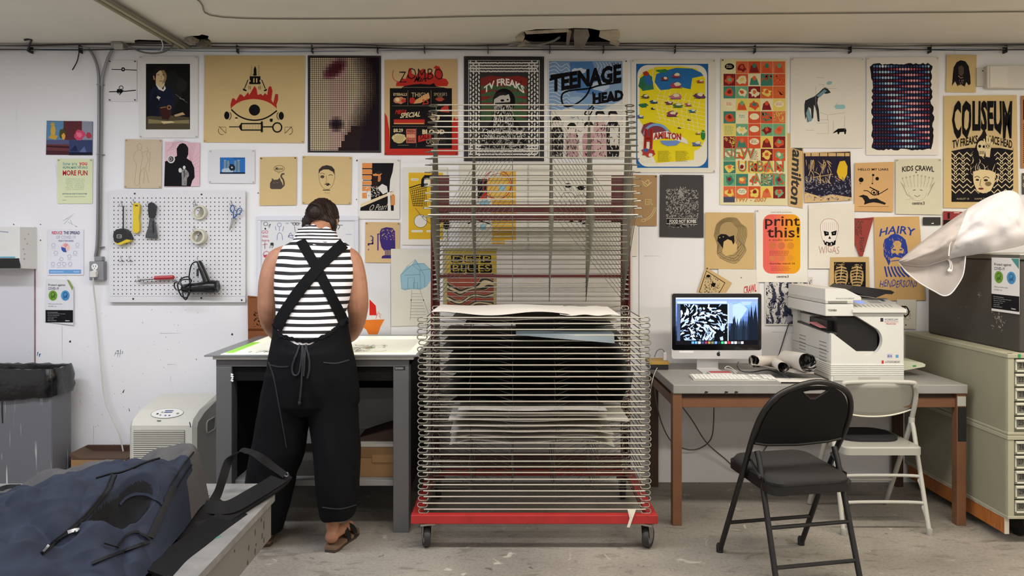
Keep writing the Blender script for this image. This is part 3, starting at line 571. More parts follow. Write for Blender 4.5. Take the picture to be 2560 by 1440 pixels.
# ================================================================ folding chairs
def folding_chair(name, label, loc, rz, H, tube, seatm, backm, style):
    t = thing(name, label, 'chair', loc, rz); r = .0125
    hw = .215
    if style == 'black':
        def side(sx): return [Vector((sx*hw, .235, .012)), Vector((sx*hw, .02, .44)), Vector((sx*.222, -.10, .66)), Vector((sx*.20, -.16, .775)), Vector((sx*.14, -.195, .845)), Vector((0, -.215, H))]
        pa = side(-1); pb = side(1)[::-1][1:]
        b = MB(); b.tube(smoothpath(pa+pb, 8), r, tube, 10); b.build('back_frame', t, smooth=True)
        for sx in (-1, 1):
            b = MB(); b.tube([(sx*(hw-.026), -.06, .56), (sx*(hw-.026), -.08, .52), (sx*(hw-.02), -.24, .012)], r, tube, 10)
            b.lathe([(.016, 0), (.016, .03), (.013, .035)], (sx*(hw-.02), -.243, 0), (0, .0, 1), M('121213', .6), 12); b.build('leg', t, smooth=True)
            b = MB(); b.lathe([(.016, 0), (.017, .03), (.013, .04)], (sx*hw, .238, 0), (0, 0, 1), M('121213', .6), 12); b.build('foot_cap', t, smooth=True)
            b = MB(); b.box(sx*(hw-.014)-.003, sx*(hw-.014)+.003, -.13, -.02, .44, .465, tube); b.tube([(sx*(hw-.013), -.115, .455), (sx*(hw-.013), -.02, .52)], .007, tube, 6); b.build('hinge_bracket', t)
        for y, z in ((.155, .17),):
            b = MB(); b.tube([(-hw, y, z), (hw, y, z)], .009, tube, 8); b.build('stretcher', t, smooth=True)
        for z in (.26, .11):
            k = (.52-z)/.508; y = -.08-.16*k; b = MB(); b.tube([(-hw+.026, y, z), (hw-.026, y, z)], .009, tube, 8); b.build('stretcher', t, smooth=True)
        # padded backrest inside the arch
        arch = []
        for k in range(25):
            a = pi*k/24; ca, sa = cos(a), sin(a); arch.append((ca*.204*(1 if True else 1)*(abs(ca)**-.15 if abs(ca) > .01 else 1) if abs(ca) > .2 else ca*.24, .655+sa**.85*(H-.672)))
        arch = [(min(.205, max(-.205, x)), z) for x, z in arch]
        low = [(-.212, .60), (-.15, .588), (0, .580), (.15, .588), (.212, .60)]
        pts = arch+low
        def yb(z): return -.07-.19*(z-.60)/(H-.60)*.78-.0
        hole = [(-.062, H-.040), (-.012, H-.078), (.012, H-.078), (.062, H-.040), (.03, H-.034), (-.03, H-.034)]
        b = MB(); loops = [[Vector((x, z, 0)) for x, z in pts], [Vector((x, z, 0)) for x, z in hole]]; fl_ = [v for l in loops for v in l]; tr = geometry.tessellate_polygon(loops); n = len(fl_)
        vs = [(v.x, yb(v.y)-.006, v.y) for v in fl_]+[(v.x, yb(v.y)+.004, v.y) for v in fl_]
        fs = [tuple(q) for q in tr]+[tuple(n+i for i in q)[::-1] for q in tr]
        o_ = 0
        for l in loops:
            m_ = len(l)
            for i in range(m_): fs.append((o_+i, o_+(i+1) % m_, n+o_+(i+1) % m_, n+o_+i))
            o_ += m_
        b.add(vs, fs, backm); b.build('backrest', t)
        b = MB(); b.tube([(x*1.0, yb(z)-.007, z) for x, z in low], .006, tube, 6)
        b.tube([(x, yb(z)-.007, z) for x, z in hole], .0035, tube, 6, closed=True); b.build('back_piping', t, smooth=True)
        # seat pan and cushion
        b = MB(); rg = []
        for z, g in ((.405, 0.), (.438, .004), (.44, .0)):
            rg.append([Vector((x*(1-g), y, z+(.02*(y+.2)/.4))) for x, y in [(q[0]-.0, q[1]) for q in rrect(-.2, -.2, .2, .2, .05, 5)]])
        b.rings(rg, tube); b.build('seat_pan', t, smooth=True)
        b = MB(); rg = []
        for z, g in ((.438, .04), (.452, .03), (.464, .07), (.470, .16), (.473, .4)):
            rg.append([Vector((x*(1-g), y*(1-g), z+(.02*(y+.2)/.4))) for x, y in rrect(-.2, -.2, .2, .2, .07, 5)])
        b.rings(rg, seatm); b.build('seat_cushion', t, smooth=True)
    else:
        def side(sx): return [Vector((sx*hw, .225, .012)), Vector((sx*.215, .01, .42)), Vector((sx*.212, -.075, .60)), Vector((sx*.205, -.11, .69)), Vector((sx*.185, -.135, H-.02)), Vector((sx*.15, -.14, H))]
        b = MB(); b.tube(smoothpath(side(-1)+side(1)[::-1], 7), r, tube, 10); b.build('back_frame', t, smooth=True)
        for sx in (-1, 1):
            b = MB(); b.tube([(sx*(hw-.004), -.055, .545), (sx*(hw-.002), -.07, .51), (sx*(hw+.002), -.215, .012)], r*.92, tube, 10)
            b.lathe([(.0155, 0), (.0155, .03), (.013, .034)], (sx*(hw+.002), -.216, 0), (0, 0, 1), M('8f8e88', .6), 12); b.lathe([(.0155, 0), (.0155, .028)], (sx*(hw-.004), -.056, .53), (0, -.1, 1), tube, 10); b.build('leg', t, smooth=True)
        for z, y in ((.275, -.138), (.15, -.175)):
            b = MB(); b.tube(smoothpath([(-hw, y-.03, z-.09), (-hw+.008, y, z-.025), (-hw+.035, y, z), (hw-.035, y, z), (hw-.008, y, z-.025), (hw, y-.03, z-.09)], 5), .0085, tube, 8); b.build('stretcher', t, smooth=True)
        b = MB(); b.tube([(-hw, .14, .17), (hw, .14, .17)], .0085, tube, 8); b.build('stretcher', t, smooth=True)
        # curved sheet-metal back
        b = MB(); rg = []
        for j in range(8):
            v = j/7; ring = []
            for i in range(21):
                u = i/10-1; zb = .565+.038*abs(u)**2.2; z = zb+(H-.005-zb)*v; ring.append(Vector((u*(.205-.012*v), -.045-.095*(z-.55)/(H-.55)-.020*(1-u*u)+.004, z)))
            rg.append(ring)
        b.rings(rg, backm, False, False); o = b.build('backrest', t, smooth=True, recalc=False); md = o.modifiers.new('s', 'SOLIDIFY'); md.thickness = .004
        b = MB(); b.tube([Vector((p.x, p.y-.003, p.z)) for p in rg[0]], .0045, M('cbc7b9', .4), 6); b.build('back_rim', t, smooth=True)
        b = MB(); rg = []
        for z, g in ((.395, 0.), (.43, .0), (.436, .03)): rg.append([Vector((x*(1-g), y*(1-g), z)) for x, y in rrect(-.2, -.19, .2, .19, .03, 4)])
        b.rings(rg, backm); b.build('seat', t, smooth=True)
        b = MB(); rg = []
        for z, g in ((.437, .0), (.448, .0), (.453, .06)): rg.append([Vector((x*(1-g), .04+y*(1-g), z)) for x, y in rrect(-.16, -.13, .16, .13, .1, 6)])
        b.rings(rg, M('131417', .7)); b.build('seat_pad', t, smooth=True)
    return t
folding_chair('folding_chair', 'black padded folding chair with woven seat in the foreground', (1.25, 3.40, 0), .20, .885, M('0d0d0e', .42), M('1f1e1d', .85, var=.35, vs=260, bump=.5, bs=400), M('0a0a0b', .7, var=.15, vs=300, spec=.3), 'black')
folding_chair('folding_chair', 'pale grey metal folding chair with a black seat pad pushed under the desk', (1.892, 4.015, 0), 0., .757, M('adaca4', .4), None, M('9f9e96', .42), 'grey')
# ================================================================ flat files
FG = M('8f8d78', .5, var=.06, vs=2); FG2 = M('a19f8a', .5); FSL = M('c3c2b4', .5); FDK = M('6d6c62', .6); OR = M('a8642b', .6, kind='zwood')
FX, FY0, FY1 = 2.418, 3.665, 4.62; FX1 = 3.62
def flat_file(label, z0, z1, nums, group):
    t = thing('flat_file_cabinet', label, 'cabinet', ((FX+FX1)/2, (FY0+FY1)/2, z0), group=group)
    b = MB(); b.box(FX, FX1, FY0+.02, FY1, z0+.001, z1-.001, FG, .003); b.box(FX, FX+.03, FY0, FY0+.02, z0, z1, FG2, .002); b.box(FX1-.03, FX1, FY0, FY0+.02, z0, z1, FG2, .002)
    b.box(FX-.004, FX1, FY0-.004, FY1, z1-.022, z1, FG2, .003); b.box(FX-.003, FX1, FY0-.003, FY1, z0, z0+.012, FG2, .002); part(b, 'case', t)
    n = len(nums); h = (z1-z0-.045)/n
    for i, nu in enumerate(nums):
        zt = z1-.026-i*h; b = MB(); y0 = FY0+.004+(.004 if i % 3 == 1 else 0)
        b.box(FX+.032, FX1-.032, y0, FY0+.02, zt-h+.006, zt-.004, FDK); b.box(FX+.036, FX1-.036, y0-.012, y0, zt-.014, zt-.002, FSL, .002)
        b.box(FX+.036, FX1-.036, y0-.006, y0, zt-h+.008, zt-h+.016, FSL, .001); b.box(FX+.036, FX+.042, y0-.006, y0, zt-h+.01, zt-.01, FSL)
        d = part(b, 'drawer', t)
        NUMS.append((nu, FX+.055, y0-.0008, zt-h*.62, .026, t))
    return t
NUMS = []
flat_file('upper grey-green flat file cabinet with drawers 21 to 25, under the dark cabinet', .539, .935, ['21', '22', '23', '24', '25'], None)
flat_file('lower grey-green flat file cabinet with drawers 26 to 30, on the plywood base', .13, .537, ['26', '27', '28', '29', '30'], None)
ff = thing('plywood_base', 'orange plywood base on casters under the flat file cabinets', 'base', ((FX+FX1)/2, 4.1, 0))
b = MB(); b.box(FX+.005, FX+.024, 3.70, FY1-.02, .045, .130, OR); b.box(FX+.03, FX1-.02, 3.75, FY1-.02, .112, .130, M('8f8d86', .6)); part(b, 'plywood_panel', ff)
b = MB(); b.box(FX+.004, FX+.025, 3.695, 3.70, .045, .13, M('cfc6b6', .8)); b.box(FX+.003, FX+.0045, 3.70, FY1-.02, .122, .13, M('cfcac0', .8, var=.3, vs=30)); part(b, 'worn_edge', ff)
for x, y in ((FX+.14, 3.80), (FX1-.1, 3.80), (FX+.14, 4.5), (FX1-.1, 4.5)):
    b = MB(); b.lathe([(.01, -.014), (.05, -.014), (.054, -.008), (.054, .008), (.05, .014), (.01, .014)], (x, y, .0545), (1, .2, 0), BLACK, 20); b.box(x-.02, x+.02, y-.02, y+.02, .1, .112, BLACK); part(b, 'caster', ff, smooth=True)
b = MB(); b.box(FX+.045, FX+.058, FY0-.0055, FY0-.0045, .915, .934, M('1f8a4a', .5)); tag(origin(b.build('tape_strip'), (FX+.05, FY0-.005, .925)), 'short green tape mark on the upper flat file corner', 'tape')
# dark cabinet standing on the flat files
EX0, EX1, EY0, EY1 = 2.50, 3.62, 3.70, 4.52
b = MB(); DG = M('3d3b37', .5, var=.12, vs=4)
ex = thing('dark_cabinet', 'dark grey metal cabinet with scuffs standing on the flat files', 'cabinet', (3.05, 4.1, .936))
b.box(EX0, EX1, EY0, EY1, .936, 1.392, DG, .01); part(b, 'case', ex)
b = MB(); b.box(EX0-.008, EX1, EY0-.01, EY1+.01, 1.392, 1.416, M('55534d', .45), .004); b.box(EX0-.01, EX1, EY0-.012, EY1, 1.4155, 1.42, M('b5b2aa', .5)); part(b, 'lid', ex)
b = MB(); wh = M('c9c7c0', .8); _r = random.Random(3)
def smear(yc, zc, n, sy, sz, l):
    for i in range(n):
        y = yc+_r.gauss(0, sy); z = zc+_r.gauss(0, sz); a = _r.uniform(-.5, 1.2); d = Vector((0, cos(a), sin(a)))*l*_r.uniform(.3, 1); nn = Vector((0, -sin(a), cos(a)))*.0012
        p = Vector((EX0-.0006, y, z)); b.add([p+nn, p-nn, p+d-nn*.3, p+d+nn*.3], [(0, 1, 2, 3)], wh)
smear(3.86, 1.10, 40, .025, .03, .015); smear(3.84, 1.06, 14, .015, .02, .01); smear(4.24, 1.35, 26, .03, .012, .04); smear(4.02, 1.20, 10, .01, .006, .012); smear(4.25, 1.0, 6, .15, .08, .006)
part(b, 'scuffs', ex, recalc=False)
# ================================================================ light table
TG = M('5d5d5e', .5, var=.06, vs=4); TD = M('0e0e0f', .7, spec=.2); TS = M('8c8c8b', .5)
lt = thing('light_table', 'grey steel light table with a glowing glass top against the wall', 'table', (-1.0, 4.2, 0))
LX0, LX1, LY0, LZ = PX(510, 3.80), PX(1048, 3.80), 3.80, .908
b = MB(); b.box(LX0, LX1, LY0, W-.012, LZ-.008, LZ, M('77797a', .3), .001); b.box(LX0+.04, LX1-.03, LY0+.01, W-.02, LZ-.024, LZ-.009, M('b5b3ab', .6, var=.2, vs=12)); part(b, 'top_frame', lt)
GX0, GX1 = LX0+.075, LX1-.02
b = MB(); b.box(GX0, GX1, LY0+.022, W-.05, LZ-.0005, LZ+.0015, M('f4f3df', .25, emit=.42)); part(b, 'glass_top', lt)
b = MB(); TX0, TX1 = PX(540, 3.83), PX(1022, 3.83); 
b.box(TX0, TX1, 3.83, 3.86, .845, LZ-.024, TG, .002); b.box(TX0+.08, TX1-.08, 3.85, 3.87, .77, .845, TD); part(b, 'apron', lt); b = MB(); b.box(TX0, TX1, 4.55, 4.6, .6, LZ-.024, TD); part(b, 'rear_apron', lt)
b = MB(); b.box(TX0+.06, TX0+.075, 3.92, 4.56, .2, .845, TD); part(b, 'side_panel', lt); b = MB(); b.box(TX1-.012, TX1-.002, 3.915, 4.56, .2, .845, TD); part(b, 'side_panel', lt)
for x in (TX0, TX1-.08):
    for y in (3.83, 4.53):
        b = MB(); b.box(x, x+.08, y, y+.08, 0, .845, TG, .003); part(b, 'leg', lt)
b = MB(); b.box(TX0+.02, TX1-.02, 3.88, 4.56, .222, .252, TS, .002); part(b, 'shelf', lt)
b = MB(); b.box(-.63, -.575, 4.0, 4.05, 0, .222, M('4a4a49', .6)); b.box(-1.4, -1.345, 4.0, 4.05, 0, .222, M('4a4a49', .6)); part(b, 'shelf_support', lt)
b = MB(); b.box(PX(987, 3.83), PX(1013, 3.83), 3.8285, 3.83, PZ(925, 3.83), PZ(916, 3.83), BLACK); part(b, 'maker_plate', lt)
NUMS.append(('ELDORADO', PX(989, 3.83), 3.8278, PZ(923, 3.83), .010, lt, 'b8b8b8'))
b = MB()
for k in range(4): b.tube([(TX0+.078+_r.uniform(-.006, .006), 3.828, PZ(935+k*5, 3.83)), (TX0+.086+_r.uniform(-.004, .006), 3.826, PZ(938+k*5, 3.83))], .005, M('e2e2dd', .5), 6)
part(b, 'white_paint_blobs', lt)
b = MB(); gr = M('93d63a', .5, emit=.25)
b.add([(GX0+.005, 3.86, LZ+.0035), (GX0+.05, 3.86, LZ+.0035), (GX0+.05, 4.28, LZ+.0035), (GX0+.005, 4.28, LZ+.0035)], [(0, 1, 2, 3)], gr); tag(origin(b.build('tape_strip', recalc=False), (GX0+.03, 4.05, LZ+.003)), 'bright green strip along the left edge of the glowing table', 'tape')
for sx, lab in ((0, 'large thin drawing sheet on the light table right of the person'), (1, 'drawing sheet on the light table left of the person')):
    b = MB(); xa, xb = (PX(870, 4.1), PX(1035, 4.1)) if sx == 0 else (PX(625, 4.0), PX(720, 4.0)); b.box(xa, xb, 3.86, 4.42, LZ+.002, LZ+.003, M('efeedd', .6, emit=.22))
    bk = M('2a2a2a', .7); _r = random.Random(4+sx)
    n = 34 if sx == 0 else 8
    for i in range(n):
        x = xa+(.04+_r.random()*.17 if sx == 0 else .02+_r.random()*.12); y = 3.90+_r.random()*(.28 if sx == 0 else .08); a = _r.uniform(-.5, .5)+(pi/2)*(_r.random() < .3); l = _r.uniform(.02, .09); q = []
        for k in range(5): q.append((x+cos(a)*l*(k/4-.5)+.006*sin(k*2+i), y+sin(a)*l*(k/4-.5)+.01*sin(k*1.7+i), LZ+.0034))
        b.tube(q, .0022, bk, 4, flat=(1, .12))
    if sx == 0:
        for cx, cc in ((.12, 'c99b7d'), (.14, '9fb58e'), (.11, 'b9d0a0')):
            b.add([(xa+cx+.02*cos(k), 4.02+.02*cx*10+.035*sin(k), LZ+.0033+cx*.001) for k in range(6)], [tuple(range(6))], M(cc, .6, emit=.15))
    tag(origin(b.build('drawing_sheet'), ((xa+xb)/2, 4.1, LZ)), lab, 'drawing')
# boxes on the light table's shelf
CARD = M('93714a', .75, var=.08, vs=6); CARD2 = M('7c603e', .75, var=.08, vs=6)
bx = thing('cardboard_box', 'closed brown cardboard box on the shelf under the light table', 'box', (-.68, 4.1, .252))
b = MB(); b.box(-.88, -.545, 3.93, 4.3, .252, .40, CARD, .003); part(b, 'carton', bx); b = MB(); b.box(-.883, -.542, 3.927, 4.303, .355, .402, CARD2, .002); b.box(-.73, -.60, 3.924, 3.93, .33, .37, CARD); part(b, 'lid', bx)
b = MB(); b.box(-.90, -.56, 3.95, 4.28, .404, .42, M('b9b7b0', .6)); tag(origin(b.build('paper_stack'), (-.7, 4.1, .404)), 'grey stack of paper on top of the shelved cardboard box', 'paper')
b = MB(); b.prism([(-.83, .422), (-.60, .422), (-.545, .50), (-.66, .478), (-.78, .44)], 'y', 4.0, 4.25, M('3b2a22', .8)); tag(origin(b.build('folded_cloth'), (-.7, 4.1, .422)), 'dark brown wedge of folded material on the paper stack', 'material')
b = MB(); b.box(-1.33, -1.0, 3.95, 4.3, .252, .33, M('4b4742', .8)); tag(origin(b.build('flat_box'), (-1.15, 4.1, .252)), 'dark flat box on the shelf behind the person', 'box')
# ================================================================ dehumidifier
DHW = M('c7c5b9', .45); DH = thing('dehumidifier', 'cream portable air conditioner with louvred front next to the light table', 'air conditioner', (-1.9, 4.28, 0))
hx0, hx1, hy0, hy1 = PX(320, 4.1), PX(489, 4.1), 4.1, 4.5
b = MB(); prof = [(hy0, .02), (hy0, .48), (hy0+.015, .51), (hy0+.10, .545), (hy1-.05, .585), (hy1, .575), (hy1, .02)]
rg = []
for x, g in ((hx0, .02), (hx0+.02, 0), (hx1-.02, 0), (hx1, .02)): rg.append([Vector((x, y+(g if y < 4.3 else -g), z-(g if z > .3 else 0))) for y, z in prof])
b.rings(rg, DHW); part(b, 'housing', DH, smooth=False)
b = MB(); gx0, gx1 = PX(334, 4.1), PX(462, 4.1); b.box(gx0, gx1, hy0-.002, hy0+.001, .08, .455, M('57544f', .7)); 
for k in range(36): b.box(gx0, gx1, hy0-.008, hy0-.002, .083+k*.0104, .0885+k*.0104, DHW)
part(b, 'louvre_grille', DH)
b = MB(); gx = (hx0+hx1)/2; sl_a, sl_b = Vector((0, hy0+.03, .517)), Vector((0, hy0+.10, .545)); pts = []
n_ = Vector((0, -.38, .92))
for k in range(24):
    t = 2*pi*k/24; pts.append(Vector((gx+.088*cos(t), 0, 0))+sl_a.lerp(sl_b, .5+.62*sin(t))+n_*.0025)
b.add(pts, [tuple(range(24))], M('d9d8d2', .4)); b.tube(pts, .0012, CLN, 4, closed=True)
for u, v, w, mat in ((-.05, .4, .007, BLACK), (-.03, .6, .006, CGR), (-.03, .25, .006, CGR), (0, .2, .006, M('4d5d8c')), (.022, .2, .006, M('4d5d8c')), (.06, .45, .008, CGR)):
    b.add([Vector((gx+u+w*cos(k), 0, 0))+sl_a.lerp(sl_b, v)+Vector((0, w*sin(k)*.9, w*sin(k)*.37))+n_*.004 for k in range(6)], [tuple(range(6))], mat)
for v in (.55, .75): b.add([Vector((gx+x, 0, 0))+sl_a.lerp(sl_b, v+dv)+n_*.004 for x, dv in ((-.02, 0), (.025, 0), (.025, .1), (-.02, .1))], [(0, 1, 2, 3)], M('3a4a7c'))
part(b, 'control_panel', DH, recalc=False)
b = MB(); b.box(hx1-.002, hx1+.003, 4.24, 4.36, .40, .47, M('8f8d83', .5), .001); b.tube([(hx1+.004, y, z) for y, z in rrect(4.24, .40, 4.36, .47, .02, 4)], .004, DHW, 6, closed=True); part(b, 'side_handle', DH)
b = MB(); b.add([(hx1-.035, hy0-.0008, .50), (hx1-.03, hy0-.0008, .50), (hx1-.025, hy0-.0008, .47), (hx1-.029, hy0-.0008, .47)], [(0, 1, 2, 3)], M('1b2450', .6)); b.box(gx-.03, gx-.01, hy0+.006, hy0+.012, .503, .507, CGR); part(b, 'pen_mark', DH, recalc=False)
# ================================================================ waste bin
wbn = thing('waste_bin', 'tall grey metal waste bin with dripped paint and black liner', 'bin', (-3.1, 4.42, 0))
b = MB(); GB = M('64656a', .5, kind='drips', c2='c4c4c6'); b.box(-3.55, -2.645, 4.32, 4.52, 0, .72, GB, .012); b.v = [v for v in b.v]; part(b, 'bin_body', wbn, smooth=False)
b = MB(); b.add([(-2.93, 4.3192, .44), (-2.922, 4.3192, .44), (-2.925, 4.3192, .56), (-2.932, 4.3192, .57), (-2.934, 4.3192, .52)], [(0, 1, 2, 3, 4)], BLACK); part(b, 'black_mark', wbn, recalc=False)
b = MB(); rg = []; LN = M('060608', .25, bump=.9, bs=22, spec=.6)
_r = random.Random(9)
for z, g in ((.60, .012), (.585, .02), (.62, .03), (.66, .026), (.69, .03), (.725, .022), (.752, .014), (.748, -.004), (.70, -.012), (.55, -.02)):
    base = rrect(-3.55-g, 4.32-g, -2.645+g, 4.52+g, max(.01, .03+g), 4); base = [p for p in base]; ring = []
    dense = []
    for i in range(len(base)):
        p, q = base[i], base[(i+1) % len(base)]; d = sqrt((p[0]-q[0])**2+(p[1]-q[1])**2); m_ = max(1, int(d/.03))
        for k in range(m_): dense.append((p[0]+(q[0]-p[0])*k/m_, p[1]+(q[1]-p[1])*k/m_))
    if not rg: NN = len(dense)
    while len(dense) > NN: dense.pop()
    while len(dense) < NN: dense.append(dense[-1])
    for i, (x, y) in enumerate(dense): ring.append(Vector((x+_r.uniform(-.003, .003), y+_r.uniform(-.004, .002), z+_r.uniform(-.005, .005)+.012*(x+2.6)*(1 if z < .65 else 0)+.01*sin(x*9)*(z < .63))))
    rg.append(ring)
b.rings(rg, LN, False); part(b, 'bin_liner', wbn, smooth=True)
# cardboard box behind the bin
cb = thing('cardboard_box', 'open brown cardboard box on the floor between bin and air conditioner', 'box', (-2.42, 4.52, 0))
b = MB(); qx0, qx1 = PX(175, 4.42), PX(316, 4.42)
for a in ((qx0, qx1, 4.42, 4.425), (qx0, qx1, 4.615, 4.62)): b.box(*a, 0, .2, CARD)
for a in ((qx0, qx0+.005, 4.42, 4.62), (qx1-.005, qx1, 4.42, 4.62)): b.box(*a, 0, .2, CARD)
b.box(qx0, qx1, 4.42, 4.62, 0, .005, CARD); part(b, 'carton', cb)
b = MB(); b.prism([(qx0+.01, .20), (qx1, .20), (qx1, .208), (qx0+.05, .208), (qx0-.01, .236), (qx0-.015, .232)], 'y', 4.43, 4.61, M('54402f', .8)); b.box(qx0, qx1, 4.585, 4.61, .2, .24, M('452b20', .8)); part(b, 'flap', cb)
# ================================================================ wall art toolkit
_TX = {}
def text_mesh(txt, bold=0.):
    k = (txt, bold)
    if k in _TX: return _TX[k]
    c = bpy.data.curves.new('t', 'FONT'); c.body = txt; c.resolution_u = 2; c.offset = bold; c.align_x = 'CENTER'; c.fill_mode = 'FRONT'; c.space_line = .85
    o = bpy.data.objects.new('t', c); me = o.to_mesh()
    vs = [(v.co.x, v.co.y) for v in me.vertices]; fs = [tuple(p.vertices) for p in me.polygons]
    o.to_mesh_clear(); bpy.data.objects.remove(o); bpy.data.curves.remove(c)
    if not vs: vs = [(0, 0), (1, 0), (0, 1)]; fs = [(0, 1, 2)]
    x0 = min(v[0] for v in vs); x1 = max(v[0] for v in vs); y0 = min(v[1] for v in vs); y1 = max(v[1] for v in vs)
    vs = [((x-x0)/(x1-x0), (y1-y)/(y1-y0)) for x, y in vs]
    _TX[k] = (vs, fs); return _TX[k]
KR = 'c8ae78'; WHT = 'e4e0d8'; K = '0b0a0c'
class Art:
    n = 0
    def __init__(s, name, label, cat, quad, paper, group=None, off=.004, Y=W, pins=None, thick=.0008, glow=0., kind=None, c2=None, vs=6, loc=None, pinc=K, curl=0.):
        if len(quad) == 4 and not isinstance(quad[0], (tuple, list)):
            x0, y0, x1, y1 = quad; quad = [(x0, y0), (x1, y0), (x1, y1), (x0, y1)]
        s.q = quad; s.cx = sum(p[0] for p in quad)/len(quad); s.cy = sum(p[1] for p in quad)/len(quad); s.S = Y/F; s.Y = Y; Art.n += 1; off += (Art.n % 60)*.00013 if Y == W and label else 0; s.off = off
        s.b = MB(); s.d = off+thick; s.name, s.label, s.cat, s.group = name, label, cat, group; s.pins = pins; s.pinc = pinc
        pm = M(paper, .65, var=.05, vs=3, bump=.08, bs=14) if not kind else M(paper, .6, kind=kind, c2=c2, vs=vs)
        n = len(quad); vs_ = [(*s.p(x, y), -off) for x, y in quad]+[(*s.p(x, y), -s.d) for x, y in quad]
        s.b.add([(a, d, c) for a, c, d in vs_], [tuple(range(n))[::-1], tuple(range(n, 2*n))]+[(i, (i+1) % n, n+(i+1) % n, n+i) for i in range(n)], pm)
    def p(s, x, y): return ((x-s.cx)*s.S, (s.cy-y)*s.S)
    def mt(s, c):
        if not isinstance(c, str): return c
        return M(c, .7, spec=.12)
    def up(s): s.d += .00004; return -s.d
    def pg(s, pts, c):
        d = s.up(); tr = geometry.tessellate_polygon([[Vector((x, y, 0)) for x, y in pts]])
        s.b.add([(s.p(x, y)[0], d, s.p(x, y)[1]) for x, y in pts], [tuple(t) for t in tr], s.mt(c)); return s
    def r(s, x0, y0, x1, y1, c):
        d = s.up(); s.b.add([(a, d, z) for a, z in (s.p(x0, y0), s.p(x1, y0), s.p(x1, y1), s.p(x0, y1))], [(0, 1, 2, 3)], s.mt(c)); return s
    def rs(s, rects, c):
        d = s.up()
        for x0, y0, x1, y1 in rects: s.b.add([(a, d, z) for a, z in (s.p(x0, y0), s.p(x1, y0), s.p(x1, y1), s.p(x0, y1))], [(0, 1, 2, 3)], s.mt(c))
        return s
    def e(s, cx, cy, rx, ry, c, n=20, a=0.):
        d = s.up(); pts = []
        for k in range(n):
            t = 2*pi*k/n; u, v = rx*cos(t), ry*sin(t); pts.append(s.p(cx+u*cos(a)-v*sin(a), cy+u*sin(a)+v*cos(a)))
        s.b.add([(x, d, z) for x, z in pts], [tuple(range(n))], s.mt(c)); return s
    def l(s, pts, w, c, closed=False, taper=False):
        d = s.up(); n = len(pts); vs = []; m = s.mt(c)
        for i, (x, y) in enumerate(pts):
            if closed: a, b = pts[i-1], pts[(i+1) % n]
            else: a, b = pts[max(i-1, 0)], pts[min(i+1, n-1)]
            dx, dy = b[0]-a[0], b[1]-a[1]; L = sqrt(dx*dx+dy*dy) or 1; ww = w/2*((1-abs(2*i/(n-1)-1)**2*.8) if taper and n > 2 else 1)
            nx, ny = -dy/L*ww, dx/L*ww
            for q in (s.p(x+nx, y+ny), s.p(x-nx, y-ny)): vs.append((q[0], d, q[1]))
        fs = [(2*i, 2*i+1, 2*((i+1) % n)+1, 2*((i+1) % n)) for i in range(n if closed else n-1)]
        s.b.add(vs, fs, m); return s
    def c(s, pts, w, c, n=6, **k):   # smooth stroke
        q = smoothpath([(x, y, 0) for x, y in pts], n); return s.l([(v.x, v.y) for v in q], w, c, **k)
    def ring(s, cx, cy, rx, ry, w, c, n=24, a0=0., a1=2*pi):
        full = abs(a1-a0-2*pi) < 1e-6; m = n if full else n+1
        return s.l([(cx+rx*cos(a0+(a1-a0)*k/n), cy+ry*sin(a0+(a1-a0)*k/n)) for k in range(m)], w, c, closed=full)
    def t(s, txt, x0, y0, x1, y1, c, bold=0., warp=None, seed=0, jit=0.):
        vs, fs = text_mesh(txt, bold); d = s.up(); out = []; r = random.Random(seed)
        for u, v in vs:
            if warp: u, v = warp(u, v)
            x = x0+(x1-x0)*u+(r.uniform(-jit, jit) if jit else 0); y = y0+(y1-y0)*v+(r.uniform(-jit, jit) if jit else 0); q = s.p(x, y); out.append((q[0], d, q[1]))
        s.b.add(out, fs, s.mt(c)); return s
    def blob(s, cx, cy, rx, ry, c, seed=0, rough=.25, n=14):
        r = random.Random(seed); return s.pg([(cx+rx*cos(2*pi*k/n)*(1+r.uniform(-rough, rough)), cy+ry*sin(2*pi*k/n)*(1+r.uniform(-rough, rough))) for k in range(n)], c)
    def scr(s, x0, y0, x1, y1, n, w, c, seed=0, L=8., ang=None, spread=.5, curve=.3):
        r = random.Random(seed); d = s.up(); m = s.mt(c)
        for i in range(n):
            x, y = r.uniform(x0, x1), r.uniform(y0, y1); a = (r.uniform(0, pi) if ang is None else ang+r.uniform(-spread, spread)); l = L*r.uniform(.4, 1); ww = w*r.uniform(.5, 1.2)
            k = curve*r.uniform(-1, 1)*l; pts = [(-.5, 0), (-.15, k), (.2, k), (.5, 0)]; vs = []
            for j, (u, v) in enumerate(pts):
                for sg in (1, -1):
                    hh = ww*(.15, .5, .5, .1)[j]*sg; X_ = x+cos(a)*u*l-sin(a)*(v+hh); Y_ = y+sin(a)*u*l+cos(a)*(v+hh); q = s.p(min(x1, max(x0, X_)), min(y1, max(y0, Y_))); vs.append((q[0], d, q[1]))
            s.b.add(vs, [(0, 1, 3, 2), (2, 3, 5, 4), (4, 5, 7, 6)], m)
        return s
    def lines(s, x0, y0, x1, n, dy, c, h=1.2, seed=0, gap=.85, center=False):   # illegible small print as word bars
        r = random.Random(seed); rc = []
        for i in range(n):
            y = y0+i*dy; xe = x1-(x1-x0)*r.uniform(0, .25 if not center else .1); x = x0+(x1-xe)*(.5 if center else 0); xe = x1-(x1-xe)*(.5 if center else 1)
            while x < xe:
                w = r.uniform(2, 7); rc.append((x, y, min(xe, x+w), y+h)); x += w+1.3
        return s.rs(rc, c)
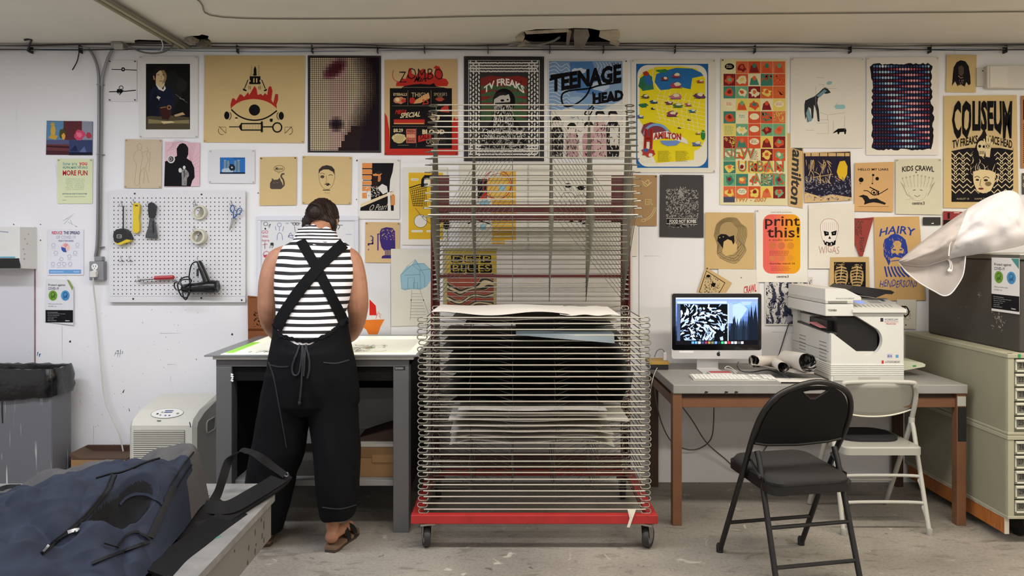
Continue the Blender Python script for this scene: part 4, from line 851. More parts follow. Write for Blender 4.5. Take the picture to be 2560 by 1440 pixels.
    def done(s, loc=None, rot=None, parent=None):
        o = s.b.build(s.name, None, recalc=False)
        o.location = loc or (PX(s.cx, s.Y), W if s.Y == W else s.Y, PZ(s.cy, s.Y))
        if rot: o.rotation_euler = rot
        if s.label: tag(o, s.label, s.cat, s.group)
        if s.pins is not None:
            for i in s.pins:
                x, y = s.q[i]; x += (3.5 if x < s.cx else -3.5); y += (3.5 if y < s.cy else -3.5); b = MB(); q = s.p(x, y)
                b.lathe([(.0012, 0), (.0035, .001), (.0028, .006), (.004, .008), (.001, .009)], (q[0], -s.d, q[1]), (0, -1, 0), M(s.pinc, .4), 8)
                b.build('push_pin', o, smooth=True)
        return o
def arc(bend): return lambda u, v: (u, v+bend*(2*u-1)**2)
def shear(k, sx=0.): return lambda u, v: (u+(1-v)*sx, v-k*u)
PN = (0, 1)
ALLP = (0, 1, 2, 3)
# ---- left of the pegboard
a = Art('photo_collage', 'glossy collage of four colour photos with a pink flower, left end of wall', 'photo', [(118, 302), (233, 304), (232, 388), (116, 387)], '3c4a66', pins=None)
a.r(118, 303, 160, 350, '5c86a8').e(134, 327, 6, 15, 'c9a44a').e(133, 311, 5, 5, 'b89a4c').pg([(122, 345), (130, 335), (146, 340), (140, 350)], 'c59d45').r(160, 303, 206, 350, '5d2f34').blob(158, 335, 8, 14, '4a4a2a', 3).blob(160, 342, 5, 8, 'd8a24a', 4).r(206, 304, 232, 350, '8a8f9c').blob(200, 338, 13, 13, 'c8486a', 6, .35).blob(199, 337, 8, 8, 'e2708c', 7, .4).blob(223, 338, 7, 8, 'a83c4c', 5)
a.r(117, 350, 174, 387, '6b3a3e').r(117, 350, 174, 361, '565a7c').r(174, 351, 232, 388, '3a4368').pg([(117, 364), (174, 366), (174, 371), (117, 368)], '3a2028').pg([(117, 376), (174, 378), (174, 387), (117, 386)], '4a2a2e').pg([(176, 378), (190, 362), (196, 378)], '222c4a').pg([(196, 385), (212, 366), (220, 386)], '5a6a96').r(174, 381, 232, 388, '1c2030').done()
a = Art('poster', 'pale green typographic notice with red MORE FUN heading', 'poster', [(145, 397), (233, 397), (232, 509), (145, 509)], 'd5dbb0', pins=PN, pinc='9aa08a')
a.t('how are', 159, 405, 194, 414, '2f7d86', warp=shear(.05)).t('you', 199, 406, 219, 417, 'c23a48', .02).t('HELPING MAKE THIS SPACE', 158, 416, 220, 422, '2f7d86', .02).t('MORE FUN', 158, 426, 220, 439, 'b3283a', .03)
for k, tx in enumerate(['CONTRIBUTE BY ALL', 'DOING YOUR PART', 'TAKING CARE OF', 'THE SPACE', 'EACH OTHER', 'AND PROJECTS?']): a.t(tx, 165+(k % 2)*2, 446+k*5.2, 213-(k % 3), 450+k*5.2, 'a8ba9a')
a.t('HAVE FUN, BE GOOD TO EACH OTHER', 157, 483, 219, 487, '3a5a7a', .02).t('* greenscope studio commons *', 161, 490, 217, 493.5, '3a5a7a').rs([(157, 500, 168, 501)], '8a9a7a').done()
a = Art('poster', 'white printed notice about reducing the spread, beside the conduit', 'notice', (120, 573, 210, 688), 'dedde4', pins=None)
a.t('REDUCE', 131, 578, 157, 586, 'b5304a', .03).t('THE SPREAD', 160, 578, 201, 586, '2a3560', .03).t('OF COVID-19', 142, 589, 190, 597, '8a90a4').t('WASH YOUR HANDS', 147, 600, 185, 604.5, '2a3560', .02).e(165, 619, 11, 11.5, 'e6c2b8').pg([(154, 617), (165, 620), (168, 631), (160, 630), (155, 625)], '3d5aa8').pg([(160, 612), (165, 608), (172, 611), (165, 620)], 'd89a9a')
for k, (x, y) in enumerate([(135, 613), (195, 612), (141, 632), (189, 632), (175, 641), (155, 648), (134, 660), (149, 661), (162, 660), (177, 660)]): a.ring(x, y, 4.5, 4.5, 1.1, 'a8acc0', 10).rs([(x-5, y+7, x+5, y+8)], 'b4b8c8')
a.r(124, 674, 204, 684, '6c9fd4').t('www.hamilton.ca/coronavirus', 127, 677, 160, 681, 'dfe8f4').t('Hamilton', 186, 677, 200, 681, 'dfe8f4').done()
# curled notice
def covid(a, x0, y0, x1, y1):
    def q(u, v): return (x0+(x1-x0)*u, y0+(y1-y0)*v)
    def T(tx, u0, v0, u1, v1, c, bd=0.): a.t(tx, *q(u0, v0), *q(u1, v1), c, bd)
    T('Protect against', .1, .1, .72, .165, '2a2a30', .02); T('COVID-19', .1, .175, .48, .235, '2a2a30', .02)
    for uc, cc, dk in ((.27, '6f9a3c', '2f4a1a'), (.72, '4f8fc0', '1f3f62')):
        cx, cy = q(uc, .36); rx, ry = (x1-x0)*.16, (y1-y0)*.115
        a.e(cx, cy, rx, ry, cc, 16); a.ring(cx, cy-ry*.15, rx*.45, ry*.5, 1.2, dk, 10); a.l([(cx-rx*.5, cy+ry*.5), (cx, cy), (cx+rx*.5, cy+ry*.5)], 1.4, dk); a.l([(cx-rx*.3, cy+ry*.7), (cx+rx*.5, cy-ry*.3)], 1, dk)
    T('When you arrive inside', .1, .53, .6, .565, '6a6a70'); T('and after use', .1, .58, .4, .61, '6a6a70')
    a.pg([q(.0, .68), q(1, .68), q(1, .955), q(.0, .955)], '17171b'); 
    for k in range(6): T(['Coronavirus disease', 'Keep two metres apart from other people', 'clean your hands often', 'cover your cough or sneeze', 'wear a mask', 'hamilton.ca/coronavirus'][k], .08, .72+k*.036, (.45, .72, .5, .42, .3, .4)[k], .738+k*.036, 'c8c8c8')
    T('Ontario', .72, .9, .88, .925, 'e8e8e8', .02)
a = Art('poster', 'curling white notice with green and blue hand icons, black lower band, on the left wall', 'notice', [(117, 696), (176, 700), (187, 718), (187, 812), (112, 805)], 'd9d9dc', off=.008)
covid(a, 115, 698, 186, 811); a.pg([(170, 699), (176, 700), (187, 718), (184, 726)], '8a9a5a').done(rot=(0, 0, radians(-3)))
# ---- top row
a = Art('print', 'small white sheet with two black sticks tied with knots, beside the conduit', 'print', (273, 151, 343, 254), 'dcd9d8', pins=ALLP)
a.l([(280, 174), (312, 174.5), (343, 176)], 2, K).e(309, 174, 5, 5.5, K, 8).e(309, 174, 2, 2, 'd8d4d0', 6).l([(274, 230), (310, 229), (341, 226)], 2.4, K).blob(302, 228, 8, 6, K, 3, .5).ring(304, 220, 5, 5, 1.8, K, 10).ring(300, 230, 6, 5, 1.4, K, 10).l([(300, 238), (305, 232), (296, 226)], 2, K).done()
a = Art('print', 'portrait of a uniformed sitter holding a camera, dark on white paper', 'print', (350, 141, 496, 345), 'd8d6d2', pins=ALLP, pinc='a9a7a3')
a.r(366, 160, 476, 324, '10100f').blob(430, 220, 30, 45, '1b1c1a', 3, .2).blob(455, 215, 14, 18, '24221f', 9, .2).pg([(368, 324), (368, 292), (400, 286), (440, 290), (474, 294), (475, 324)], '4d4431').pg([(372, 298), (420, 303), (474, 300), (474, 309), (372, 309)], '857853').pg([(374, 290), (374, 235), (384, 218), (402, 212), (418, 216), (432, 226), (437, 250), (432, 282), (400, 292)], '141a2e').pg([(374, 260), (388, 225), (400, 240), (396, 290), (374, 290)], '0e1220')
a.pg([(391, 212), (390, 198), (414, 202), (412, 214), (405, 223), (398, 219)], 'c9b58f').e(403, 192, 14.5, 19, 'c9ad84', 20).pg([(403, 174), (414, 178), (418, 190), (414, 206), (406, 210), (412, 196)], '8c7350').pg([(386, 200), (384, 184), (388, 172), (400, 166), (414, 170), (419, 180), (418, 186), (411, 176), (400, 177), (392, 184), (390, 200)], '1d1510').l([(394, 188), (400, 187)], 1.4, '3a2a1c').l([(407, 187), (413, 188)], 1.4, '3a2a1c').l([(404, 189), (405, 197), (402, 198)], 1, '7a5d3c').l([(400, 203), (408, 203)], 1.5, '7c3f30').l([(385, 190), (387, 200)], 3, 'b08a64')
a.pg([(390, 211), (403, 220), (409, 225), (413, 214), (416, 222), (410, 229), (398, 224)], 'd9d3c2').pg([(392, 244), (397, 241), (403, 244), (398, 249)], 'd9d3c2').l([(395, 240), (399, 251)], 1.3, 'c9c3b2').pg([(400, 268), (428, 264), (430, 284), (422, 300), (406, 298)], '3b1c18').e(424, 269, 6, 6, '8d6d45', 12).e(424, 269, 3, 3, '241410', 10).l([(402, 270), (416, 268)], 2, '9b7a4c').pg([(403, 304), (430, 303), (438, 307), (410, 310)], 'c9b58a').pg([(436, 288), (458, 281), (464, 287), (440, 292)], 'b89a72').l([(440, 236), (470, 258)], 1.4, '5d5a54').l([(450, 246), (462, 250)], 2.6, '6f6a60').done()
# burning eye
a = Art('poster', 'big brown paper print of an eye with red flames above a syringe', 'poster', [(512, 139), (763, 140), (761, 358), (510, 356)], KR, pins=(3, 2), pinc='a88a5c')
a.pg([(578, 272), (577, 262), (581, 247), (586, 246), (591, 252), (600, 236), (605, 237), (611, 243), (621, 231), (624, 238), (631, 226), (637, 215), (642, 222), (645, 238), (653, 235), (658, 240), (663, 233), (669, 238), (671, 222), (674, 216), (679, 217), (682, 228), (679, 250), (684, 258), (687, 244), (689, 235), (696, 236), (696, 250), (692, 262), (693, 274), (680, 262), (660, 252), (635, 248), (610, 252), (592, 262), (582, 273)], 'a92a20')
a.pg([(579, 272), (592, 261), (612, 252), (636, 248), (660, 252), (680, 262), (693, 276), (680, 288), (660, 298), (636, 302), (612, 298), (592, 287)], KR)
a.c([(579, 274), (596, 289), (616, 298), (637, 301), (658, 298), (677, 289), (693, 277)], 3.6, K, taper=False).c([(580, 270), (596, 258), (616, 251), (637, 249), (658, 252), (677, 260), (692, 272)], 1.6, 'd0ab72').e(637, 275.5, 14, 14, K, 24)
a.pg([(625, 193), (625, 191), (652, 191), (652, 200), (649, 203), (652, 206), (652, 211), (624, 211), (624, 206), (628, 203), (625, 200)], K).rs([(634, 196, 637, 207), (641, 196, 644, 207)], KR).pg([(635, 190), (635, 174), (638.5, 165), (642, 174), (642, 190)], K).e(638, 187, 5, 3, K, 10).l([(621, 200), (612, 222)], 2.2, K).l([(655, 200), (664, 222)], 2.2, K).pg([(609, 221), (618, 226), (616, 229), (608, 226)], K).pg([(660, 226), (668, 222), (668, 227), (662, 229)], K)
for k in range(7): a.l([(627+k*.2-(3-k)*.2, 189-k*4), (631-(3-k)*.1, 187-k*3.6)], .8, K).l([(650, 189-k*4), (646, 187-k*3.6)], .8, K)
for x in (625, 650): a.rs([(x-3, 215, x-1, 224), (x+1, 215, x+3, 224)], '8d6d3f')
a.e(568, 289, 6.5, 10, K, 16).ring(571, 290, 8, 10, 1.5, K, 10, -1, 1.3).e(704, 290, 6.5, 10, K, 16).ring(701, 290, 8, 10, 1.5, K, 10, pi-1.3, pi+1)
for x, w in ((592, 0), (679, 5)): a.e(x, 297, 3.6, 3.6, K if w == 0 else 'dcc090', 12).r(x-3.6, 297, x+3.6, 302, 'dcc090' if w == 0 else K).e(x, 302, 3.6, 3.6, 'dcc090' if w == 0 else K, 12)
a.l([(574, 317.5), (600, 317.5)], 2.2, K).pg([(599, 315), (604, 309), (604, 327), (599, 320)], K).rs([(603, 308, 655, 311), (603, 324, 655, 327), (603, 308, 606, 327), (653, 304, 658, 331), (658, 316, 682, 319)], K).ring(694, 319, 11, 11.5, 3.4, K)
for k in range(6): a.rs([(611+k*7, 313, 612+k*7, 322)], 'b89a6a')
for x, f in ((557, 1), (722, -1)): a.l([(x-8*f, 317), (x+8*f, 333)], 1, K).ring(x-1*f, 327, 9, 10, 1, K, 10, (1.2 if f > 0 else -1), (3.6 if f > 0 else 1.5)).l([(x-10*f, 318), (x+9*f, 318), (x+9*f, 334)], .8, '5a4526')
a.done()
a = Art('poster', 'dark framed halftone close-up print of lips and a shadowed chin behind a fine mesh', 'poster', [(770, 139), (953, 140), (953, 382), (770, 381)], '1a1212', pins=ALLP, pinc='3a3030')
a.up()
for j in range(30):
    for i in range(22):
        u, v = (i+.5)/22, (j+.5)/30; w_ = max(0, min(1, (u-(.58+.12*sin(v*5)))*3.2+.1)); dk = max(0, 1-((u-.38)**2*60+(v-.72)**2*130)); dk2 = 1 if (v > .74 and (u-.38)*1.2 > (1.02-v)) else 0; rdm = max(0, 1-((u-.36+(v-.12)*.9)**2*36+(v-.12)**2*60)); rd = max(0, 1-abs(u-.42)*3.4)*.35
        br = 1-min(1, max(w_, dk*1.1, dk2*.95)); c_ = [int(x) for x in (28+br*(204-28), 14+br*(190-14), 16+br*(158-16))]; q = min(1, rdm*1.1)
        c_ = [int(c_[0]*(1-q)+q*84), int(c_[1]*(1-q*.95)+q*12), int(c_[2]*(1-q*.9)+q*20)]; c_[1] = int(c_[1]*(1-rd*.4*br)); c_ = ['%02x' % (max(8, min(255, x//16*16+8))) for x in c_]
        a.d -= .00004; a.r(776+i*7.8, 145+j*7.72, 776+(i+1)*7.8, 145+(j+1)*7.72, ''.join(c_))
a.up(); a.up(); a.rs([(776+i*5.2-.55, 145, 776+i*5.2+.55, 377) for i in range(34)]+[(776, 145+j*5.2-.55, 948, 145+j*5.2+.55) for j in range(45)], '20181a'); a.done()
# ZOMBO mart
RD = 'b83026'
a = Art('poster', 'tan ZOMBO Mart poster with red flames and black price board, left of the rack', 'poster', [(962, 150), (1143, 148), (1145, 388), (961, 388)], 'c8a877', pins=(3, 2))
a.pg([(962, 388), (962, 282), (968, 292), (972, 316), (974, 325), (975, 370), (1128, 370), (1130, 310), (1136, 292), (1140, 300), (1145, 296), (1145, 388)], RD).r(975, 221, 1130, 372, '141214').pg([(990, 216), (992, 206), (1000, 204), (1005, 196), (1014, 198), (1020, 184), (1022, 172), (1028, 170), (1030, 184), (1040, 190), (1050, 176), (1060, 172), (1066, 184), (1078, 180), (1086, 190), (1090, 168), (1098, 166), (1104, 178), (1106, 196), (1116, 198), (1122, 208), (1118, 216)], RD).c([(984, 176), (982, 190), (988, 202), (998, 204)], 1.6, RD).pg([(1084, 170), (1090, 164), (1098, 168), (1094, 176)], RD)
a.t('ZOMBO', 998, 172, 1108, 200, '26181a', -.01, warp=lambda u, v: (u, v+(.25*(1-u) if u < .2 else 0)+.06*sin(u*14))).t('Mart', 1035, 192, 1066, 206, K, .015, warp=shear(.1, .2)).pg([(1004, 221), (1010, 216), (1030, 212), (1052, 210), (1075, 212), (1085, 208), (1090, 216), (1118, 221)], '141214').l([(1008, 219), (1112, 219)], .7, 'a89a7a')
G2 = '8a7a60'; a.l([(981, 265), (1124, 265)], .8, G2).l([(1020, 226), (1020, 264)], .8, G2).l([(1078, 226), (1078, 264)], .8, G2).l([(981, 316), (1124, 316)], .8, G2).l([(1041, 320), (1041, 368)], .6, G2)
a.t('EYEBALLS', 984, 233, 1018, 240, 'd8c49a', .02).blob(1000, 251, 15, 9, 'c9825a', 3, .2).blob(994, 250, 6, 5, 'e0c8a0', 4).blob(1009, 252, 6, 5, 'b83a2c', 5).t('THIGH', 1029, 232, 1070, 243, 'd8c49a', .0).pg([(1034, 260), (1040, 250), (1072, 232), (1075, 246), (1052, 258)], 'd3a066').blob(1031, 252, 8, 8, 'b02f26', 8, .15).t('2.5', 1056, 249, 1072, 263, 'c23a2a', .03, warp=shear(.15)).t("SMOKER'S", 1085, 232, 1118, 240, 'b8a47a', .0).blob(1100, 249, 10, 5, 'a9452f', 2).blob(1100, 243, 7, 3, '6a4a3a', 9)
a.t('MEGA', 988, 275, 1016, 286, RD, .03, warp=shear(.1, .1)).t('SPECIAL', 1000, 283, 1050, 296, 'dcc89c', .03, warp=shear(.3, .08)).r(985, 299, 1062, 311, RD).rs([(985, 308, 1060, 310.5)], 'd0a060').pg([(1104, 270), (1120, 262), (1124, 282), (1100, 280)], 'b83a2c').blob(1086, 292, 12, 9, 'c9b48a', 5, .4).l([(1068, 285), (1110, 290)], .8, G2)
a.t('$8.29', 984, 322, 1008, 332, 'd8c49a', .03).blob(998, 346, 17, 12, 'cdbb86', 6, .12, 18)
for k in range(7): a.c([(986+k*3.4, 338+k % 2*2), (989+k*3.4, 344), (985+k*3.6, 350), (990+k*3.2, 356)], .8, '7a6a3e', 4)
for k, tx in enumerate(['FRESH', 'FRIED', 'BRAINS']): a.r(1016, 323+k*12, 1040, 334+k*12, 'c9705a').t(tx, 1018, 325+k*12, 1038, 332+k*12, '3a1814' if k != 1 else 'd8b080', .02)
a.t('BLOOD', 1056, 324, 1112, 336, 'd8c49a', .05).pg([(1046, 340), (1078, 334), (1078, 348), (1046, 356)], RD).t('SALE', 1050, 339, 1074, 351, '201010', .02, warp=shear(.4)).t('ONLY', 1066, 348, 1100, 360, 'c8a47a', .0).lines(1092, 340, 1122, 6, 4, '5a5040').rs([(995, 363, 1022, 364)], G2); a.done()
# TV FREAKS
a = Art('poster', 'black TV FREAKS poster with leafy white border and bearded figure, behind the rack', 'poster', [(1160, 141), (1360, 142), (1360, 403), (1160, 403)], '141214', pins=ALLP, pinc='3a3a3a')
_r = random.Random(12)
for side in range(4):
    for row in range(4):
        n = 22 if side < 2 else 26
        for k in range(n):
            t = (k+.5*(row % 2))/n
            if side < 2: x = 1173+row*7+3.5 if side == 0 else 1347-row*7-3.5; y = 156+t*236; rx, ry, an = 2.0, 4.6, _r.uniform(-.4, .4)
            else: x = 1175+t*171; y = 158+row*7 if side == 2 else 386-row*7; rx, ry, an = 4.4, 2.1, _r.uniform(-.4, .4)
            a.d -= .00003; a.e(x, y, rx, ry, 'd6d3cb', 7, an)
a.ring(1260, 271, 88, 118, .01, 'd6d3cb', 4).l([(1172, 152), (1348, 152), (1348, 392), (1172, 392)], 1.6, 'd6d3cb', closed=True)
a.pg([(1202, 196), (1228, 190), (1260, 194), (1296, 190), (1318, 196), (1316, 300), (1204, 300)], '7d2a24')
for k in range(6): a.pg([(1203, 216+k*16+6*sin(k)), (1230, 212+k*16), (1260, 218+k*16), (1290, 211+k*16), (1317, 217+k*16), (1317, 225+k*16), (1260, 227+k*16), (1203, 225+k*16)], '3f5a3c')
a.scr(1204, 196, 1316, 300, 60, 1, '2b1c18', 4, 9, pi/2, .2)
a.e(1260, 254, 28, 32, K, 24).t('TV FREAKS', 1210, 203, 1311, 232, 'e0ddd2', .035, warp=lambda u, v: (u, v*.62+(2*u-1)**2*.75-.22))
a.pg([(1234, 262), (1236, 244), (1244, 236), (1254, 235), (1262, 240), (1272, 236), (1276, 250), (1272, 268)], 'b9b5ab').pg([(1234, 250), (1236, 238), (1248, 231), (1262, 231), (1270, 237), (1250, 240)], '222022').e(1256, 252, 5, 3, K, 8).e(1269, 250, 3, 2, K, 8)
a.pg([(1238, 258), (1276, 256), (1284, 290), (1296, 310), (1310, 330), (1318, 372), (1202, 372), (1210, 330), (1226, 308), (1234, 288)], '1c1a1c').scr(1234, 262, 1284, 318, 130, 1.5, 'dcd8cf', 5, 12, pi/2, .35, .2).scr(1204, 318, 1316, 382, 190, 1.6, 'cfcbc2', 6, 11, None).t('STRANGE ATTRACTORS', 1218, 327, 1304, 336, 'e0ddd2', .02).t('DEAD THINGS FILMS', 1212, 339, 1304, 348, 'd0cdc2', .0).done()
# TEENAGE HEAD
a = Art('poster', 'blue and white TEENAGE HEAD band poster behind the rack', 'poster', [(1369, 150), (1568, 151), (1567, 398), (1370, 396)], 'd9d5cb', pins=(1,))
a.r(1372, 153, 1556, 300, '7d9cc0').pg([(1424, 156), (1480, 154), (1490, 180), (1520, 200), (1500, 240), (1440, 230), (1428, 200)], '4f7cb4').blob(1448, 178, 18, 8, 'c9d4de', 3).blob(1500, 216, 26, 12, 'b4c6da', 4).blob(1440, 250, 18, 10, '9cb6d2', 7)
for k in range(13): a.c([(1373, 160+k*9), (1388, 156+k*9.5), (1402, 168+k*9), (1416, 160+k*9.3), (1424, 170+k*9)], 1.3, 'd8dcde', 4)
for k in range(8): a.c([(1490+k*8, 156), (1496+k*8, 166), (1492+k*8, 178), (1502+k*7, 190)], 1.2, 'd8dcde', 4)
for k in range(5): a.c([(1480, 264+k*7), (1505, 270+k*7), (1530, 262+k*7), (1554, 270+k*7)], 1.2, 'd8dcde', 4)
a.pg([(1375, 300), (1375, 280), (1420, 272), (1556, 280), (1556, 398), (1376, 396)], 'd4cfc6').pg([(1424, 268), (1480, 286), (1556, 250), (1556, 300), (1420, 300)], 'ccccc8')
a.t('TEENAGE', 1376, 160, 1553, 232, K, .05, warp=lambda u, v: (u, v*.62+.38*(1-u)*1.0)).pg([(1374, 196), (1424, 184), (1424, 190), (1374, 203)], K)
a.t('HEAD', 1482, 224, 1558, 262, K, .06, warp=lambda u, v: (u, v*.72+.28*(1-u))).c([(1552, 206), (1500, 214), (1470, 222), (1420, 228), (1404, 240), (1408, 262), (1424, 266), (1450, 254), (1470, 232), (1482, 196)], 4.2, K).l([(1482, 262), (1556, 244)], 4, K).c([(1482, 230), (1482, 262), (1466, 278), (1462, 286), (1474, 288), (1484, 268)], 3.4, K).t('THE', 1528, 158, 1548, 166, K, .0)
for k, (x, y, h, pk) in enumerate([(1392, 306, 90, '1c1a1e'), (1430, 322, 76, 'b9979a'), (1472, 318, 80, 'bb9096'), (1500, 290, 105, 'c2a0a2'), (1532, 290, 106, '1f1d20')]):
    a.pg([(x-15, 396), (x-17, y+26), (x-9, y+12), (x+9, y+12), (x+17, y+26), (x+15, 396)], pk).e(x, y, 9, 11, 'd9cdc6', 14).pg([(x-11, y+4), (x-12, y-8), (x-4, y-15), (x+6, y-14), (x+12, y-4), (x+8, y-4), (x-6, y-5)], '1b191c').e(x-3, y, 1.3, 1, K, 6).e(x+4, y, 1.3, 1, K, 6).scr(x-15, y+16, x+15, 394, 34, 2, '29252a' if pk != '1c1a1e' and k != 4 else 'c9c4be', k, 12, pi/2, .8)
a.r(1524, 320, 1546, 364, 'd0cbc4').scr(1374, 290, 1556, 396, 60, 1.4, '2a262b', 8, 13).done()
# HAMILTON map
a = Art('poster', 'yellow and blue illustrated HAMILTON city map poster on white paper', 'poster', (1578, 150, 1787, 432), 'd9d5c8', pins=ALLP, pinc='9a958a')
a.r(1590, 160, 1770, 420, '1f5f9f').pg(rrect(1593, 163, 1767, 417, 26, 6), 'dedac9')
YL = 'dccb1e'
a.pg([(1598, 192), (1610, 180), (1640, 168), (1700, 166), (1740, 172), (1762, 196), (1763, 350), (1748, 372), (1735, 378), (1734, 400), (1640, 408), (1632, 390), (1630, 350), (1598, 300)], YL).pg([(1640, 186), (1660, 178), (1690, 170), (1730, 172), (1752, 182), (1758, 190), (1730, 196), (1726, 224), (1690, 216), (1672, 224), (1650, 226), (1636, 206)], '2868a4').pg([(1600, 196), (1616, 184), (1630, 192), (1634, 224), (1606, 228), (1596, 214)], '2f6c5c').pg([(1608, 190), (1622, 184), (1632, 210), (1616, 214)], '2b62a0').blob(1655, 178, 14, 5, '3b7c3c', 2, .3).blob(1614, 185, 8, 6, 'a33a2a', 4).blob(1606, 214, 10, 9, '2c6a44', 9, .2).blob(1608, 264, 11, 6, '2c6a44', 2).e(1757, 338, 6, 13, '2c7a3a', 14).l([(1633, 168), (1631, 200), (1646, 226)], 1.6, 'e2dcae')
_r = random.Random(21)
for k in range(9): a.l([(1650+k*13, 224+k*1.5), (1640+k*12.5, 262+k*3), (1650+k*12, 300+k*4)], 1.1, 'e9e2a0')
for k in range(8): a.l([(1640, 238+k*9), (1700, 248+k*10), (1762, 262+k*10)], 1.0, 'e9e2a0')
for k, (x, y, w_, c_) in enumerate([(1661, 198, 10, '7a2a36'), (1690, 190, 12, '8a3448'), (1690, 214, 15, 'a03a4c'), (1688, 242, 14, 'b06a7c'), (1612, 242, 10, '5a4a3a'), (1634, 255, 9, '2a4a6a'), (1748, 240, 14, '5a3a5a'), (1672, 258, 9, '6a3a4a'), (1694, 264, 12, '4a6a3a'), (1720, 262, 9, 'a0506a'), (1730, 278, 9, '2c6a8a'), (1680, 286, 14, '7c3450'), (1600, 292, 9, '3a5a9a'), (1742, 360, 12, '5a6a9a'), (1750, 204, 9, 'b04a3a'), (1632, 272, 5, '2a2a2a'), (1722, 300, 4, '3a3a2a'), (1698, 320, 4, '3a3a2a'), (1744, 334, 6, 'b07a3a')]):
    a.blob(x, y, w_, w_*.5, c_, k+30, .35).blob(x+2, y-w_*.22, w_*.55, w_*.3, 'd9cfa8', k+60, .3).l([(x-w_, y+w_*.45), (x+w_, y+w_*.45)], 1.3, '2a2430')
a.pg([(1602, 330), (1608, 312), (1626, 306), (1646, 310), (1664, 320), (1678, 332), (1668, 340), (1640, 334), (1614, 350)], '7a3a44').ring(1640, 338, 30, 26, 6, '6f9cc8', 20, pi, 2*pi-.2).pg([(1650, 352), (1704, 352), (1690, 364), (1668, 366), (1654, 360)], '6a8cc4').pg([(1628, 334), (1668, 328), (1700, 340), (1716, 350), (1720, 362), (1704, 356), (1668, 344), (1634, 352)], 'd9d5cc')
a.t('H', 1608, 322, 1630, 374, 'a82c22', .06, warp=shear(-.0, .12)).t('H', 1611, 324, 1627, 370, '7c2018', .0, warp=shear(0, .12)).t('AMILTON', 1633, 332, 1702, 352, 'a03024', .05, warp=lambda u, v: (u, v*.85+.35*abs(u-.4)-.1)).blob(1620, 382, 18, 12, 'a83a36', 7, .35).blob(1614, 376, 6, 5, '3a5a9a', 2).blob(1626, 388, 5, 5, 'd8cfc0', 3)
a.lines(1644, 378, 1678, 11, 2.5, '9a8f2a', .8).lines(1688, 378, 1722, 11, 2.5, '9a8f2a', .8); a.done()
# NEW URBAN ARTS grid
a = Art('poster', 'long cream NEW URBAN ARTS poster of orange, green and yellow picture tiles', 'poster', [(1802, 148), (1967, 149), (1968, 514), (1799, 512)], 'd8cfa2', pins=(0,))
_r = random.Random(31); PAL = ['c8502e', 'c8502e', 'cf6a42', '3d7a68', 'd9c25e', 'd9d0a8', '7a1f22', '6aa07a']
for j in range(11):
    for i in range(5):
        x0, y0 = 1808+i*31, 154+j*31.2; c0 = _r.choice(PAL); c1 = _r.choice([c for c in PAL if c != c0]); c3 = _r.choice([c for c in PAL if c != c0 and c != c1])
        if j == 2 and i >= 3: c0 = 'c8602e'
        a.d -= .00008; a.r(x0, y0, x0+30.2, y0+30.2, c0); kx = _r.random()
        if kx < .3: a.blob(x0+15, y0+16, 11, 10, c1, j*9+i, .35).blob(x0+15, y0+14, 5, 5, c3, j*5+i, .3)
        elif kx < .55: a.scr(x0+2, y0+2, x0+28, y0+28, 14, 3, c1, j*7+i, 16)
        elif kx < .75: a.pg([(x0+3, y0+28), (x0+6, y0+12), (x0+14, y0+6), (x0+21, y0+11), (x0+27, y0+28)], c1).e(x0+15, y0+11, 5, 6, c3, 10)
        elif kx < .9: a.e(x0+15, y0+13, 12, 8, 'ddd6b4', 14).lines(x0+7, y0+9, x0+24, 3, 3, c1, 1.2, i)
        else: a.lines(x0+3, y0+5, x0+27, 7, 3.4, c1, 1.3, i)
        a.d = a.off+.0008+.0004
a.d += .0004
for tx, x0, y0, x1, y1 in (('NEW', 1808, 369, 1886, 397), ('URBAN', 1844, 402, 1958, 430), ('ARTS', 1878, 433, 1960, 463)): a.t(tx, x0, y0, x1, y1, 'c9452a', .012).t(tx, x0+1.5, y0+1, x1+1.5, y1+1, '6a9a6a', -.012)
a.r(1808, 492, 1836, 506, '4a4a5e').t('1997 - 2007', 1840, 494, 1916, 505, 'c07a34', .02).done()
a = Art('print', 'narrow brown strip with Hamilton brush lettered vertically', 'print', [(1968, 333), (2008, 334), (2006, 521), (1970, 515)], 'c8a670', off=.002)
vs_, fs_ = text_mesh('Hamilton', .03); d_ = a.up()
a.b.add([(a.p(2004-v*25+2*(1-u)-4*u, 345+u*168)[0], d_, a.p(0, 345+u*168-(v-.5)*8)[1]) for u, v in vs_], fs_, M(K, .6)); a.done()
# giraffe
a = Art('print', 'white sheet with a black and blue giraffe over faint line drawing', 'print', [(1976, 146), (2158, 146), (2158, 371), (1975, 370)], 'd8d3c7', pins=PN, pinc='b5b0a6')
a.pg([(2010, 262), (2012, 252), (2024, 246), (2034, 242), (2046, 232), (2056, 222), (2062, 219), (2068, 222), (2076, 232), (2066, 235), (2056, 234), (2044, 246), (2042, 258), (2046, 274), (2048, 304), (2043, 304), (2040, 278), (2034, 262), (2032, 296), (2028, 298), (2026, 272), (2020, 268), (2016, 288), (2012, 300), (2010, 280)], '2a2f33').pg([(2040, 240), (2060, 224), (2066, 228), (2048, 244)], '6f8f98').pg([(2014, 284), (2020, 268), (2030, 300), (2026, 304), (2016, 306)], '7a99a2').l([(2012, 280), (2020, 306)], 1.2, '3a3a3a')
a.e(2072, 208, 7, 4.5, '8fb4b6', 14, -.2).pg(rrect(2086, 262, 2112, 273, 5), '8fbcc0').pg([(2080, 334), (2086, 328), (2094, 322), (2112, 321), (2115, 326), (2113, 336), (2110, 336), (2109, 330), (2098, 331), (2096, 336), (2093, 336), (2092, 330), (2084, 333)], K)
L9 = '9a958c'
